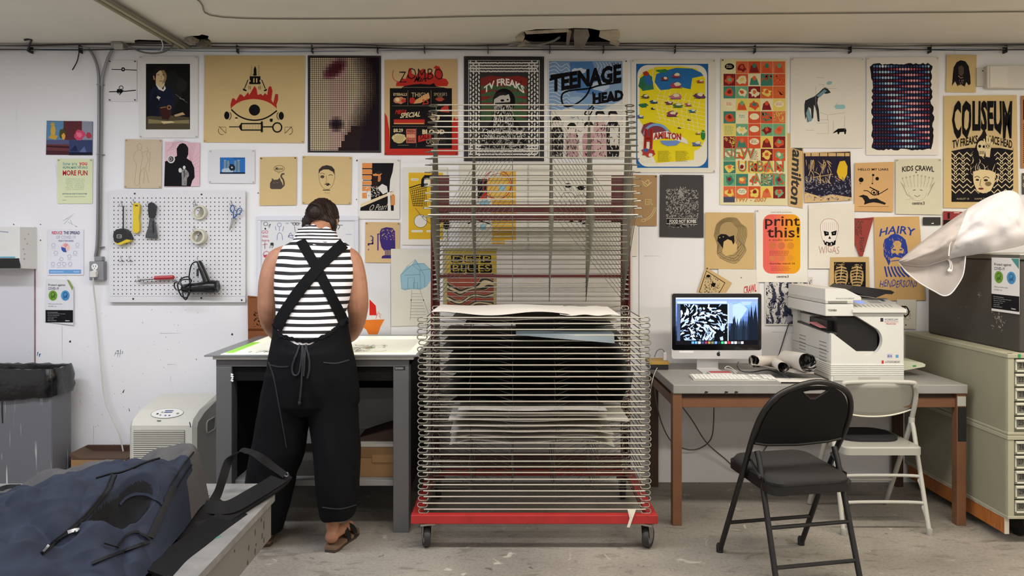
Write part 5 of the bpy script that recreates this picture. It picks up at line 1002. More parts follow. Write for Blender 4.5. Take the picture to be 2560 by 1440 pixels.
for q in ([(2050, 282), (2068, 288), (2112, 282)], [(2068, 290), (2068, 302)], [(2040, 300), (2070, 300), (2070, 334), (2040, 334)], [(2040, 308), (2066, 308)], [(2082, 302), (2082, 330)], [(2110, 290), (2110, 326)], [(2038, 216), (2038, 280)], [(2040, 194), (2060, 196)], [(2062, 222), (2090, 222)], [(2014, 326), (2034, 326)], [(2084, 268), (2094, 256)], [(2046, 212), (2058, 212), (2058, 224)]): a.l(q, .7, L9)
a.done()
# dots
a = Art('print', 'op-art print of red and blue dots in wavy rows, white border', 'print', [(2165, 144), (2345, 143), (2344, 388), (2164, 388)], 'dbd6cb', pins=PN, pinc='b5b0a6')
_r = random.Random(41)
pts = [(2173, 168), (2182, 160)]+[(2186+k*6, 160+_r.uniform(-2.5, 3)) for k in range(24)]+[(2330, 166)]+[(2327+_r.uniform(-3, 3), 172+k*8) for k in range(12)]+[(2331+_r.uniform(-3, 4), 268+k*8) for k in range(12)]+[(2326, 374)]+[(2322-k*6, 374+_r.uniform(-2, 3)) for k in range(23)]+[(2178, 370)]+[(2179+_r.uniform(-4, 3), 364-k*8) for k in range(24)]
a.pg(pts, '14111c')
for j in range(29):
    y = 166.5+j*7.15; blue = j % 2 == 0; ph = (j*.35)
    cxx = (10+ (j-0)*.35+1.5*sin(j*.3) if not blue else (3+.33*j)) if True else 0
    for i in range(20):
        dd = abs(i-cxx) if not blue else min(abs(i-cxx), abs(i-(cxx+17.5-.2*j)) if j < 12 else 99)
        t = max(0, 1-dd/7.5); lvl = int(t*4); c_ = (['243f78', '2f558e', '5f86b4', 'a4bcd2', 'dde2e4'] if blue else ['7a2440', '9c3552', 'bb6076', 'd79aa0', 'ecd9d4'])[min(4, lvl)]
        a.d = a.off+.0009+.00004; a.e(2184+i*7.15, y, 1.5+1.5*t, 2.2+1.4*t, c_, 8)
a.done()
a = Art('print', 'small brown sheet with a black linocut portrait of a long haired girl', 'print', [(2365, 137), (2440, 138), (2438, 232), (2363, 231)], KR)
a.pg([(2378, 216), (2380, 190), (2382, 170), (2390, 156), (2400, 151), (2412, 154), (2420, 166), (2424, 190), (2425, 210), (2420, 214), (2414, 206), (2410, 217), (2400, 212), (2392, 216), (2386, 204)], '17151a').pg([(2394, 168), (2402, 164), (2408, 170), (2408, 184), (2402, 192), (2395, 186)], '4e4439').l([(2394, 190), (2400, 196), (2406, 194)], 1.5, 'b59a6e').l([(2396, 174), (2400, 174)], 1, K).l([(2405, 174), (2408, 174)], 1, K).scr(2394, 200, 2408, 216, 10, 1, 'b09468', 3, 8, pi/2, .3).done()
# COLISEUM
a = Art('poster', 'tall tan COLISEUM gig poster with skull, hand and upside-down head', 'poster', [(2358, 240), (2540, 238), (2545, 522), (2357, 520)], KR)
a.pg([(2377, 252), (2530, 250), (2531, 504), (2377, 505)], 'bfa878').r(2377, 370, 2531, 505, '17151a').pg([(2377, 252), (2530, 250), (2530, 376), (2456, 362), (2377, 378)], 'c3ac80')
for j in range(8):
    y = 386+j*13.2
    for sgx in range(1):
        q = []
        for i in range(17): q.append((2377+i*9.6, y+(4.6 if i % 2 else -4.6)))
        a.l(q, 3, 'cdbb94')
        if j < 5: a.d -= .00003
        for i in range(0, 16, 2):
            if j < 5 and (i < 4 or i > 11): a.e(2377+i*9.6+9.6, y+8, 4.5, 3, 'cdbb94', 10).e(2377+i*9.6+9.6, y+8, 2, 2, K, 8)
a.t('COLISEUM', 2379, 252, 2527, 350, K, .04, warp=lambda u, v: (u+.008*sin(v*9+u*20), v*(.98 if u < .3 or u > .8 else .78-.0*u)+.0), seed=1)
a.t('TV FREAKS', 2379, 338, 2442, 372, K, .02, warp=lambda u, v: (u, v*.6+.4*(1-u))).t('NICE HEAD', 2472, 338, 2528, 372, K, .02, warp=lambda u, v: (u, v*.6+.4*u))
a.pg([(2458, 320), (2466, 342), (2472, 356), (2480, 380), (2490, 410), (2492, 440), (2480, 462), (2430, 462), (2418, 440), (2424, 400), (2436, 368), (2444, 346), (2452, 336)], '141216').scr(2424, 360, 2490, 450, 34, 1.8, 'cdbb94', 5, 26, pi/2, .35)
a.e(2452, 368, 12, 16, 'cfbd96', 18).pg([(2444, 380), (2460, 378), (2458, 392), (2446, 390)], 'cfbd96').e(2447, 366, 3.6, 4, K, 10).e(2457, 367, 3, 3.6, K, 10).rs([(2446+k*2.6, 378, 2447.2+k*2.6, 386) for k in range(5)], K)
a.pg([(2462, 392), (2460, 372), (2456, 348), (2459, 347), (2463, 360), (2463, 340), (2467, 340), (2468, 358), (2471, 342), (2475, 344), (2473, 362), (2478, 354), (2480, 358), (2474, 374), (2472, 394)], 'd2bf96').e(2467, 366, 5, 3.4, K, 10).e(2467, 366, 2.6, 2, 'd2bf96', 8).ring(2467, 366, 8, 6, .8, K, 12)
a.pg([(2430, 430), (2450, 424), (2472, 426), (2486, 432), (2484, 458), (2474, 478), (2456, 484), (2440, 478), (2431, 456)], 'd6c196').c([(2430, 432), (2431, 456), (2440, 478), (2456, 484), (2474, 478), (2484, 458)], 1.2, K).e(2441, 450, 4.5, 2.6, '2a2422', 10).e(2462, 451, 5.5, 3, '2a2422', 10).c([(2434, 444), (2441, 441), (2447, 445)], 1.6, K).c([(2455, 446), (2463, 442), (2471, 446)], 1.6, K).l([(2450, 448), (2447, 464), (2452, 466)], 1.2, K).e(2450, 472, 7, 2.6, '6a2a24', 12).blob(2468, 460, 8, 6, '7a6a4c', 2, .1).c([(2487, 436), (2493, 440), (2490, 456)], 3, 'd6c196')
a.r(2378, 492, 2530, 504, '17151a').t('AUGUST 18', 2389, 495, 2420, 499.5, 'b8a880').t('HAMILTON', 2434, 495, 2470, 499.5, 'b8a880').done()
Art('poster', 'edge of an orange-brown poster cut off at the right side of the photo, upper', 'poster', (2550, 240, 2572, 421), 'a56f42').r(2556, 250, 2572, 300, K).lines(2556, 310, 2572, 20, 5, '3a2a1c', 2.5).done()
Art('poster', 'edge of a black and grey print at the right side, below the orange-brown one', 'poster', (2553, 433, 2574, 486), '3a3a34').scr(2555, 436, 2572, 484, 20, 2, 'c0b88c', 4, 9).done()
# ---- second row
a = Art('drawing', 'faint pencil drawing of two standing figures on buff paper', 'drawing', [(314, 348), (406, 349), (405, 471), (312, 470)], 'c3b196', pins=ALLP, pinc='a8997e')
PC = '9a8970'
for q in ([(350, 358), (345, 364), (347, 374), (353, 376), (356, 366), (350, 358)], [(346, 376), (338, 384), (336, 398), (342, 412), (340, 440), (338, 460), (348, 462), (352, 440), (354, 415), (358, 396), (356, 380), (350, 376)], [(356, 384), (368, 378), (376, 384)], [(368, 368), (372, 376), (368, 386), (372, 400), (366, 420), (370, 440), (374, 458)], [(352, 470), (350, 440), (362, 420), (360, 460)], [(378, 380), (376, 400), (374, 430)]): a.c(q, .8, PC)
a.done()
a = Art('print', 'pink print of a large black silhouette beside a small suited man', 'print', [(414, 355), (501, 357), (500, 466), (412, 467)], 'd9b4bc', pins=None)
for k in range(6): a.c([(414+k*4, 380-k*3), (440, 370-k*4), (430+k*9, 356)], .6, 'c08a98'); a.c([(470+k*4, 357), (478, 400+k*6), (500, 380+k*12)], .6, 'c08a98')
a.pg([(412, 466), (413, 430), (414, 404), (430, 398), (444, 390), (443, 372), (450, 361), (458, 358), (466, 361), (472, 370), (472, 386), (468, 396), (480, 404), (487, 420), (488, 444), (482, 452), (478, 466)], '121114').e(429, 398, 10, 10.5, 'cfc9c6', 18).e(429, 398, 6.5, 7, '3a3436', 14).ring(428, 398, 3.5, 3.5, 1.4, 'c9b8bc', 10).e(462, 419, 3.6, 4.6, 'd0ccca', 10).pg([(455, 430), (458, 424), (467, 424), (473, 432), (474, 440), (469, 446), (468, 464), (456, 464), (456, 444)], '8f8b8a').l([(462, 426), (462, 444)], 2, '2a282a').e(452, 426, 4.4, 6, 'cfcac8', 10).scr(455, 428, 472, 462, 16, 1, '39373a', 3, 8, pi/2).done()
a = Art('print', 'white sheet with a small blue print of towers and a car', 'print', [(524, 375), (638, 374), (638, 459), (523, 458)], 'd7d6d8', pins=ALLP, pinc='b8b6b4')
a.r(551, 394, 614, 435, '2b6cb4').rs([(561, 400, 567, 428), (568, 402, 575, 430), (586, 402, 592, 430), (594, 400, 601, 430)], '8fa3ae').rs([(560+k*2, 402, 561+k*2, 428) for k in range(8)]+[(586+k*2, 402, 587+k*2, 428) for k in range(8)], '4a6a84').blob(571, 427, 15, 7, 'a9bccb', 3, .15).blob(581, 418, 8, 9, '1b2a3a', 5).e(581, 419, 2, 2, 'd0d8e0', 8).r(551, 431, 614, 435, '14283c').t('BEGUILING', 586, 394.5, 612, 398, '14304c').done()
a = Art('print', 'brown sheet with a dark cat saying Meow in a bubble', 'print', [(651, 393), (743, 392), (742, 513), (650, 514)], KR, pins=PN)
a.pg([(676, 470), (676, 458), (680, 452), (681, 445), (686, 450), (696, 449), (700, 444), (703, 452), (707, 459), (708, 468), (704, 473), (680, 473)], '51453f').c([(704, 470), (711, 462), (709, 450), (704, 442), (706, 436), (712, 435)], 4, '51453f', 6).ring(699, 422, 13, 8, 1, '3a322c').t('Meow', 689, 418, 708, 426, '3a322c', .01, warp=shear(.05, .1)).l([(696, 430), (697, 435), (700, 430)], .8, '3a322c').l([(684, 457), (688, 458)], 1, 'a08a68').l([(692, 457), (696, 457)], 1, 'a08a68').done()
a = Art('print', 'wide brown sheet with a simple line face in a dark cap, above the person', 'print', [(757, 390), (880, 392), (878, 511), (756, 510)], KR, pins=ALLP, pinc='a88a5c')
a.pg([(797, 436), (798, 424), (806, 416), (818, 413), (830, 416), (837, 424), (838, 438), (833, 430), (822, 424), (810, 424), (802, 428)], '37302c').c([(798, 436), (799, 450), (804, 464), (812, 472), (822, 473), (832, 464), (837, 448), (838, 436)], .9, '6a5436').blob(807, 442, 5, 4, '4a3f38', 3, .2).c([(801, 436), (806, 433), (813, 436)], 1, K).c([(822, 439), (828, 437), (833, 439)], 1.3, K).c([(816, 440), (817, 452), (814, 458)], .8, '6a5436').c([(812, 462), (820, 458), (827, 463)], 1.4, K).blob(820, 462, 4, 3, '2a2420', 2).l([(808, 475.5), (826, 475.5)], 2, K).t('Ruby', 813, 480, 826, 486, 'a8854e').done()
a = Art('print', 'white bordered orange and black print of a vendor by a stall', 'print', [(898, 397), (1000, 398), (999, 548), (897, 547)], 'dad7cf', pins=(1,), pinc='a8a49a')
a.r(928, 408, 985, 527, '161416').rs([(906, 408, 931, 421), (906, 424, 931, 436), (906, 439, 930, 449), (906, 453, 930, 462), (906, 466, 928, 478), (906, 482, 918, 496)], 'd68a4e').rs([(906, 421, 932, 423.5), (906, 436, 932, 438.5), (908, 450, 930, 452), (906, 463, 928, 465)], K).pg([(932, 436), (940, 434), (956, 434), (950, 441), (935, 441)], 'd68a4e').e(947, 432, 8, 4, '2a2220', 10).e(948, 446, 5, 9, 'c07a48', 10).pg([(934, 440), (946, 440), (944, 470), (932, 470)], '2c1a14').pg([(944, 470), (956, 460), (968, 466), (970, 480), (958, 486)], 'd8d4cc').scr(914, 466, 950, 492, 50, 1.6, 'd8d0c4', 4, 7).pg([(902, 510), (985, 478), (985, 486), (902, 520)], 'dcc8a4').pg([(985, 408), (985, 478), (974, 480), (976, 450), (982, 430)], 'dad7cf').pg([(968, 482), (976, 480), (978, 527), (970, 527)], 'dad7cf').r(978, 488, 988, 513, 'd08a4c').pg([(902, 519), (970, 490), (970, 527), (901, 527)], '161416').t('O Pearl', 922, 512, 964, 527, 'd8d0c4', -.01, warp=shear(.2, .15)).done()
a = Art('print', 'brown sheet with a purple bust in profile and small purple marks', 'print', [(914, 555), (1000, 556), (998, 657), (913, 656)], 'c8a97a', pins=PN, pinc='7a6a4a')
a.pg([(954, 646), (956, 640), (962, 638), (962, 628), (954, 618), (950, 600), (950, 580), (954, 572), (966, 568), (982, 570), (988, 578), (989, 626), (984, 630), (984, 640), (989, 646)], '3a2a6e').scr(954, 572, 986, 600, 40, 1, 'c8a97a', 4, 6).rs([(962+k*3, 625, 963.2+k*3, 638) for k in range(7)], 'c8a97a').rs([(944, 584, 947, 626), (944, 584, 956, 586), (930, 606, 934, 610), (920, 608, 924, 614), (921, 622, 923, 626), (931, 592, 934, 608), (922, 608, 934, 611)], '3a2a6e').ring(928, 596, 5, 6, 2.2, '3a2a6e', 8, -2, 1.5).done()
a = Art('print', 'yellow cart drawing print on white paper, partly behind the rack', 'print', [(1008, 418), (1118, 418), (1118, 613), (1005, 612)], 'd9d5ca', pins=None)
a.r(1022, 432, 1108, 598, 'd3aa2c').pg(rrect(1028, 446, 1047, 452, 3), 'dcd5c0').t('DANGER', 1031, 447.5, 1045, 450.5, '6a5a2a').pg([(1052, 468), (1054, 448), (1062, 438), (1078, 438), (1084, 450), (1070, 446), (1062, 456), (1062, 468)], '161416').e(1068, 456, 8, 11, 'd8d2c4', 12)
for k in range(9): a.l([(1025+k*5, 474-k*1.6), (1034+k*4, 516)], 1.1, K); a.l([(1026+k*1.0, 474+k*5), (1070-k*1.5, 462+k*6.6)], 1.1, K)
a.l([(1024, 470), (1048, 462), (1070, 460)], 2.4, K).e(1052, 553, 16, 16, 'd9d5cc', 24).ring(1052, 553, 16, 16, 1, '4a442e').e(1090, 560, 10, 12, 'd9d5cc', 16).pg(rrect(1029, 575, 1058, 581, 3), 'dcd5c0').pg(rrect(1066, 575, 1090, 581, 3), 'dcd5c0').l([(1038, 520), (1060, 548), (1078, 560)], 1, '4a442e').done()
a = Art('print', 'large cream sheet with a pale blue house on ladder-like stilts', 'print', [(978, 622), (1092, 622), (1092, 812), (979, 815)], 'cfccc0', pins=None)
BLH = '8fb2c0'; a.pg([(1004, 722), (1002, 686), (1016, 668), (1030, 662), (1038, 648), (1046, 658), (1060, 658), (1072, 670), (1078, 676), (1078, 700), (1068, 716), (1052, 724), (1030, 722), (1012, 726)], BLH)
for q in ([(1002, 688), (1030, 662), (1050, 676), (1052, 722), (1004, 722), (1002, 688)], [(1016, 668), (1038, 648), (1062, 690), (1062, 718)], [(1030, 662), (1060, 658), (1078, 676)], [(1020, 720), (1020, 694), (1036, 694), (1036, 720)], [(1050, 676), (1078, 672)], [(1012, 688), (1052, 686)], [(1034, 722), (1034, 706), (1044, 706), (1044, 722)]): a.l(q, .9, '4f7484')
for k in range(9): a.l([(1029-k*.5, 734+k*7.5), (1052+k*2, 734+k*7.5)], .8, '8a8c86')
a.l([(1030, 724), (1026, 800)], .8, '8a8c86').l([(1050, 724), (1072, 786)], .8, '8a8c86').rs([(1027, 748, 1029, 752), (1058, 748, 1060, 752)], '3a3a3a').done()
a = Art('poster', 'white poster with an orange shape and red block, right of the person', 'poster', [(880, 660), (976, 661), (976, 838), (880, 838)], 'cfcfd2', pins=None, off=.0015)
a.pg([(924, 788), (924, 748), (930, 754), (940, 764), (942, 788)], 'c8261c').pg([(908, 800), (962, 798), (952, 816), (948, 828), (944, 836), (922, 836), (916, 824), (908, 818)], 'd8762a').ring(948, 787, 6, 5, 1, 'c8463a', 4, 0, 2*pi).t('AVE', 918, 789, 952, 797, 'e8dcd4', .0).l([(940, 796), (946, 778), (952, 796)], 1.2, 'c8463a').done()
a = Art('poster', 'brown and black poster standing on the light table behind the left elbow', 'poster', [(624, 738), (690, 744), (690, 838), (625, 850)], '7a4218', pins=None, off=.03)
a.scr(638, 776, 680, 815, 60, 2, '2a1a0e', 4, 9).r(625, 820, 690, 826, '5a2e12').rs([(628, 742, 645, 744)], '5a2e12').done()
# whiteboard
wbd = thing('whiteboard', 'framed whiteboard with doodles hanging behind the person', 'whiteboard', (PX(771, W), W, PZ(640, W)))
b = MB(); b.box(PX(650, W), PX(893, W), W-.012, W-.001, PZ(760, W), PZ(545, W), M('d8d9dc', .25)); part(b, 'board', wbd)
FRM = M('d3d5de', .4)
for q in ((645, 540, 898, 552), (645, 752, 898, 764)): b = MB(); b.box(PX(q[0], W), PX(q[2], W), W-.022, W-.001, PZ(q[3], W), PZ(q[1], W), FRM, .004); part(b, 'frame_rail', wbd)
for q in ((645, 552, 655, 752), (888, 552, 898, 752)): b = MB(); b.box(PX(q[0], W), PX(q[2], W), W-.022, W-.001, PZ(q[3], W), PZ(q[1], W), FRM, .004); part(b, 'frame_rail', wbd)
a = Art('doodles', None, None, (656, 554, 886, 556), 'd8d9dc', off=.0125); RDN = 'c0405c'; BLN = '6a6aa0'
a.t('GO', 656, 576, 672, 584, RDN).t('WAS', 657, 588, 672, 594, RDN).t('here', 657, 598, 675, 604, RDN).ring(666, 560, 5, 5, 1, K, 10).l([(664, 570), (666, 574)], 3, K).c([(672, 566), (678, 560), (674, 570)], 1, K).ring(700, 562, 5, 5, .9, BLN, 10).l([(700, 568), (700, 578)], .9, BLN).l([(692, 576), (690, 566)], .9, BLN).l([(708, 578), (711, 566)], .9, BLN).ring(701, 590, 6, 8, .9, BLN, 10, pi, 2*pi).l([(695, 590), (694, 600)], 1, BLN).l([(707, 590), (708, 600)], 1, BLN).ring(737, 560, 4, 3, 1.2, K, 8).ring(745, 560, 4, 3, 1.2, K, 8).l([(728, 557), (752, 558)], .9, K).l([(738, 566), (740, 580)], .8, K).c([(722, 594), (728, 582), (734, 596), (722, 590), (736, 588)], 1, BLN).l([(664, 606), (664, 622)], 1.4, RDN).l([(658, 612), (670, 610)], 1, RDN).ring(668, 636, 8, 8, 1.1, RDN, 10).blob(667, 640, 5, 4, RDN, 3, .5).blob(682, 610, 4, 4, '3a3a34', 3).l([(676, 620), (678, 612), (682, 620), (686, 612)], 1.2, '3a3a34').c([(844, 558), (850, 566), (846, 574)], 1, K).l([(846, 563), (858, 563)], 1, K).l([(866, 586), (880, 586)], .8, '8a9ac0').c([(756, 570), (752, 580), (756, 588)], .8, '5a5a5a').t('Dizzy', 716, 556, 724, 561, '9aa0b4')
o = a.done(); o.parent = wbd; o.location = o.location-wbd.location
# behind the rack
a = Art('poster', 'white abstract poster with red rings and yellow blocks, behind the raised shelves', 'poster', (1150, 412, 1318, 640), 'd9d4c8', pins=None)
a.r(1250, 425, 1290, 600, 'd9ab45').rs([(1230, 500, 1262, 610)], 'd9ab45').e(1238, 470, 28, 30, 'd9b25a', 24).r(1194, 448, 1218, 500, '1c1a20').ring(1243, 462, 36, 36, 2.4, 'b8362e').ring(1246, 466, 30, 32, 1.4, 'b8362e').pg([(1196, 498), (1212, 482), (1220, 500)], 'b83026').r(1248, 460, 1264, 476, '8fc0d4').pg([(1194, 506), (1220, 498), (1224, 510), (1204, 516)], '8fc0d4').c([(1170, 560), (1190, 550), (1230, 562)], 3, K).e(1116, 562, 8, 12, K, 12).r(1200, 560, 1215, 575, '8fc0d4').done()
a = Art('poster', 'white poster with two small line-drawn figures, behind the raised shelves', 'poster', (1322, 410, 1592, 640), 'd9d4c8', pins=None)
for x, y in ((1420, 464), (1452, 470)): a.e(x, y, 9, 6, K, 12).l([(x-12, y-1), (x+12, y-1)], 2, K).ring(x, y+10, 8, 9, .8, K, 12).c([(x-20, y+40), (x-14, y+22), (x, y+18), (x+14, y+22), (x+22, y+40)], .9, '3a3a3a').l([(x-10, y+24), (x+10, y+44)], .8, '5a5a5a').l([(x-6, y+44), (x-2, y+76)], .8, K).l([(x+6, y+44), (x+4, y+82)], .8, K).e(x-2, y+82, 6, 3, K, 8).e(x+8, y+90, 6, 3, K, 8)
a.done()
a = Art('poster', 'gold, red and black swirling poster behind the lower raised shelves, left side', 'poster', (1108, 620, 1244, 772), 'a89868', pins=None)
a.r(1118, 628, 1240, 684, 'b49a3a').pg(rrect(1128, 637, 1158, 656, 4), K).pg(rrect(1161, 636, 1198, 656, 4), K).pg(rrect(1200, 637, 1228, 657, 4), K).pg(rrect(1127, 659, 1164, 682, 4), K).pg(rrect(1166, 659, 1198, 682, 4), K).pg(rrect(1200, 660, 1230, 682, 4), K).t('DEEP', 1132, 640, 1226, 654, 'b49a3a', .0).t('BLUES', 1132, 662, 1226, 678, 'b49a3a', .0).r(1118, 684, 1234, 768, M('8e3c28', .6, kind='marble', c2='1a1614', vs=5)).done()
a = Art('poster', 'white lower sheet behind the raised shelves', 'poster', (1242, 624, 1580, 775), 'cfc8c0', pins=None); a.done()
a = Art('poster', 'brown poster with pale outlined lettering peeking out right of the rack', 'poster', [(1560, 437), (1642, 438), (1641, 565), (1560, 564)], '9d7c50', pins=(1,))
a.c([(1612, 456), (1620, 450), (1622, 460), (1614, 466), (1606, 458)], 1.6, 'c9bc84').c([(1604, 452), (1618, 462), (1628, 456)], 1.6, 'c9bc84').t('ER', 1612, 498, 1632, 512, 'c9bc84', .03).t('ER', 1613.5, 499.5, 1630.5, 510.5, '9d7c50', -.005).ring(1600, 510, 36, 40, 1.4, 'c9bc84', 12, .2, 1.3).ring(1600, 510, 40, 44, 1.4, 'c9bc84', 12, .2, 1.3).ring(1608, 551, 5, 4, 1.2, 'c9bc84', 8).done()
a = Art('poster', 'charcoal FOOD NOT BOMBS print with a dense white drawing', 'poster', [(1649, 437), (1758, 438), (1758, 594), (1648, 592)], '2c2a2b', pins=PN, pinc='77756f')
a.r(1665, 476, 1743, 560, '3c3a3a').scr(1664, 472, 1745, 545, 420, 1.1, 'b9b7b1', 5, 7).pg([(1700, 474), (1708, 488), (1696, 494)], '8c8a86').pg([(1668, 546), (1742, 548), (1743, 562), (1706, 568), (1664, 563)], '1a1819').l([(1665, 546), (1742, 547), (1742, 561), (1665, 559)], 1.2, 'c4c1ba', closed=True).t('FOOD NOT BOMBS', 1673, 549, 1740, 558, 'd0cdc6', .03).scr(1666, 560, 1742, 569, 40, 1, 'b9b7b1', 9, 6, 0, .3).scr(1690, 466, 1715, 480, 20, .8, 'b9b7b1', 2, 8, pi/2, .2).done()
a = Art('print', 'dark print of tangled branches with a bright yellow shape', 'print', [(2007, 382), (2124, 378), (2128, 501), (2010, 507)], 'caaa78', pins=None)
a.pg([(2008, 384), (2124, 380), (2127, 494), (2080, 486), (2050, 492), (2010, 480)], '231f33').rs([(2012, 383, 2122, 391)], 'caaa78').rs([(2025+k*21, 383, 2027+k*21, 391) for k in range(5)], '231f33').pg([(2098, 404), (2110, 402), (2117, 416), (2116, 436), (2108, 452), (2096, 446), (2090, 430), (2094, 414)], 'd6b02a').l([(2100, 452), (2090, 446), (2086, 440)], 2, 'b8704a').scr(2010, 440, 2126, 500, 170, 1.5, '8f93a4', 7, 9).scr(2010, 440, 2126, 502, 60, 1.6, '1c1a2a', 2, 10).scr(2012, 400, 2080, 460, 40, 1.8, 'c9a878', 3, 26, 1.2, .7, .1).l([(2030, 444), (2080, 436)], 1.4, 'c9a878').l([(2020, 440), (2032, 400)], 1.5, 'c9a878').done()
a = Art('poster', 'tan HELLO MY LIARS poster with black dots, eye and bird', 'poster', [(2135, 408), (2233, 405), (2231, 530), (2134, 528)], 'caa06a', pins=None)
a.t('HELLO MY LIARS', 2143, 421, 2219, 427, K, .02).e(2151, 450, 6, 6, K, 16).e(2191, 447, 4.5, 4.5, K, 14).e(2181, 438, 3, 3, K, 12).e(2179, 459, 2, 2, K, 8).l([(2180, 440), (2179, 458)], .8, K).e(2149, 459, 2, 1, K, 8).c([(2157, 477), (2168, 478), (2182, 488), (2198, 484), (2218, 472)], 2, K).c([(2172, 468), (2184, 474), (2196, 480)], 2.6, K).ring(2183, 481, 7, 6, 1.6, K, 12).e(2183, 482, 3, 3, K, 10).l([(2194, 488), (2193, 480)], 4, K).pg([(2144, 491), (2156, 487), (2166, 490), (2172, 498), (2190, 496), (2200, 502), (2213, 508), (2210, 512), (2196, 508), (2182, 506), (2170, 508), (2158, 512), (2160, 504), (2154, 494)], '1c1a1e').rs([(2144, 516, 2220, 517)], '8a6434').done()
a = Art('poster', 'pale KIDS CRAWL poster with a faint face and raised hands', 'poster', [(2237, 398), (2350, 397), (2352, 537), (2237, 535)], 'cdc8b0', pins=PN, pinc='a8a490')
a.t('KIDS CRAWL', 2253, 414, 2333, 432, '2a2a26', .03, warp=lambda u, v: (u, v*.75+.3*(2*u-1)**2*.6)).e(2288, 431, 2, 2, '4a4a40', 8).ring(2292, 482, 22, 20, .8, 'a29d88', 16, 0, pi).l([(2280, 476), (2287, 475)], 1.6, '5a564a').l([(2297, 475), (2304, 476)], 1.6, '5a564a').c([(2284, 488), (2291, 492), (2298, 488)], 1.4, '6a6656')
_r = random.Random(6)
for k in range(9): x = 2264+k*7; a.c([(x+(x-2292)*.05, 468), (x+(x-2292)*.3, 452), (x+(x-2292)*.35, 440+abs(k-4)*2)], .8, 'a29d88').e(x+(x-2292)*.35, 438+abs(k-4)*2, 2.4, 2.4, 'a8a38e', 8)
for sx in (-1, 1):
    for k in range(4): a.c([(2292+sx*24, 490), (2292+sx*(32+k*2), 476-k*4), (2292+sx*(34+k*3), 462-k*2)], .9, 'a29d88')
a.l([(2262, 486), (2284, 496), (2262, 500)], .8, 'a29d88').t('centre:3', 2278, 504, 2309, 512, '4a483e', .02).done()
a = Art('drawing', 'brown sheet with a ringed stone-like ink drawing and black mask', 'drawing', [(1762, 531), (1884, 532), (1885, 673), (1762, 672)], 'c6a873', pins=None)
base = [(1784, 590), (1790, 562), (1806, 548), (1822, 544), (1840, 546), (1852, 560), (1864, 570), (1866, 588), (1860, 612), (1864, 626), (1852, 645), (1838, 658), (1820, 655), (1802, 646), (1792, 634), (1792, 612)]
a.pg(base, 'a68f63')
for k in range(7):
    g = 1-k*.07; a.c([(1828+(x-1828)*g-k*1.0, 590+(y-590)*g-k*1.5) for x, y in base+[base[0]]], .9, '55492f', 4)
a.c([(1792, 634), (1806, 628), (1816, 618), (1840, 620), (1852, 610)], .9, '55492f').scr(1798, 612, 1850, 652, 40, .8, '55492f', 3, 9).pg([(1806, 618), (1804, 606), (1812, 598), (1824, 597), (1836, 604), (1842, 614), (1840, 628), (1830, 636), (1812, 640), (1804, 630)], 'c9ab74').pg([(1792, 602), (1794, 590), (1802, 585), (1814, 586), (1822, 592), (1834, 588), (1835, 606), (1832, 612), (1828, 602), (1818, 598), (1808, 604), (1806, 622), (1800, 612)], '17151a').e(1798, 594, 1.5, 1.5, 'c9ab74', 6).e(1807, 592, 1.5, 1.5, 'c9ab74', 6).done()
# print this!
a = Art('poster', 'white poster reading print this! on a red to yellow rounded block', 'poster', [(1888, 524), (2017, 523), (2017, 706), (1890, 705)], 'e2dfd6', pins=(0,), pinc='a8a49a')
rr = rrect(1906, 536, 1999, 684, 20, 6)
cols = ['e0665a', 'e26c56', 'e47452', 'e67e4a', 'e68840', 'e69236', 'e69b2c', 'e4a024', 'e2a31e']
a.pg(rr, cols[0])
for k in range(1, 9):
    x0 = 1926+k*7.4; q = [(max(x, x0), y) for x, y in rr]; a.pg([p for i, p in enumerate(q) if i == 0 or p != q[i-1]], cols[k])
a.t('centre[3] presents', 1925, 529, 1978, 533, '4a4a46').t('print', 1911, 541, 1998, 573, '3a201c', .012).t('this!', 1916, 567, 1997, 594, '3a201c', .012).t('a  studio  series', 1921, 597, 1981, 602, '4a2a20')
for x in (1930, 1952, 1975): a.ring(x, 614, 8, 9, .01, 'd87a50').e(x, 614, 8.5, 9, 'c9704a' if x < 1960 else 'cf8a30', 16); a.e(x, 645, 8, 8, 'd27a50' if x < 1960 else 'd89430', 16)
a.lines(1922, 627, 1984, 4, 3.4, '9a4a3a', 1).t('thursday march 26', 1922, 656, 1986, 662, '6a3426', .01).lines(1926, 667, 1982, 3, 4, '9a4a3a', .9).t('centre:3', 1940, 688, 1970, 694, '3a3a36', .02).done()
a = Art('drawing', 'white sheet with an inked fiend skull and pink WIGAS lettering', 'drawing', [(2020, 511), (2134, 510), (2134, 672), (2020, 671)], 'ddd8cc', pins=None)
a.pg([(2050, 575), (2050, 560), (2056, 550), (2068, 547), (2082, 549), (2092, 558), (2094, 575), (2090, 590), (2086, 604), (2078, 614), (2062, 612), (2056, 600), (2051, 590)], 'e4dfd8').c([(2056, 604), (2051, 585), (2050, 562), (2058, 550), (2070, 547), (2084, 550), (2093, 562), (2093, 580), (2087, 600)], 1, 'a86a68')
for k in range(8): a.c([(2056+k*4.6, 556), (2055+k*4.8, 566), (2056+k*4.6, 576)], .7, 'c8a0a0')
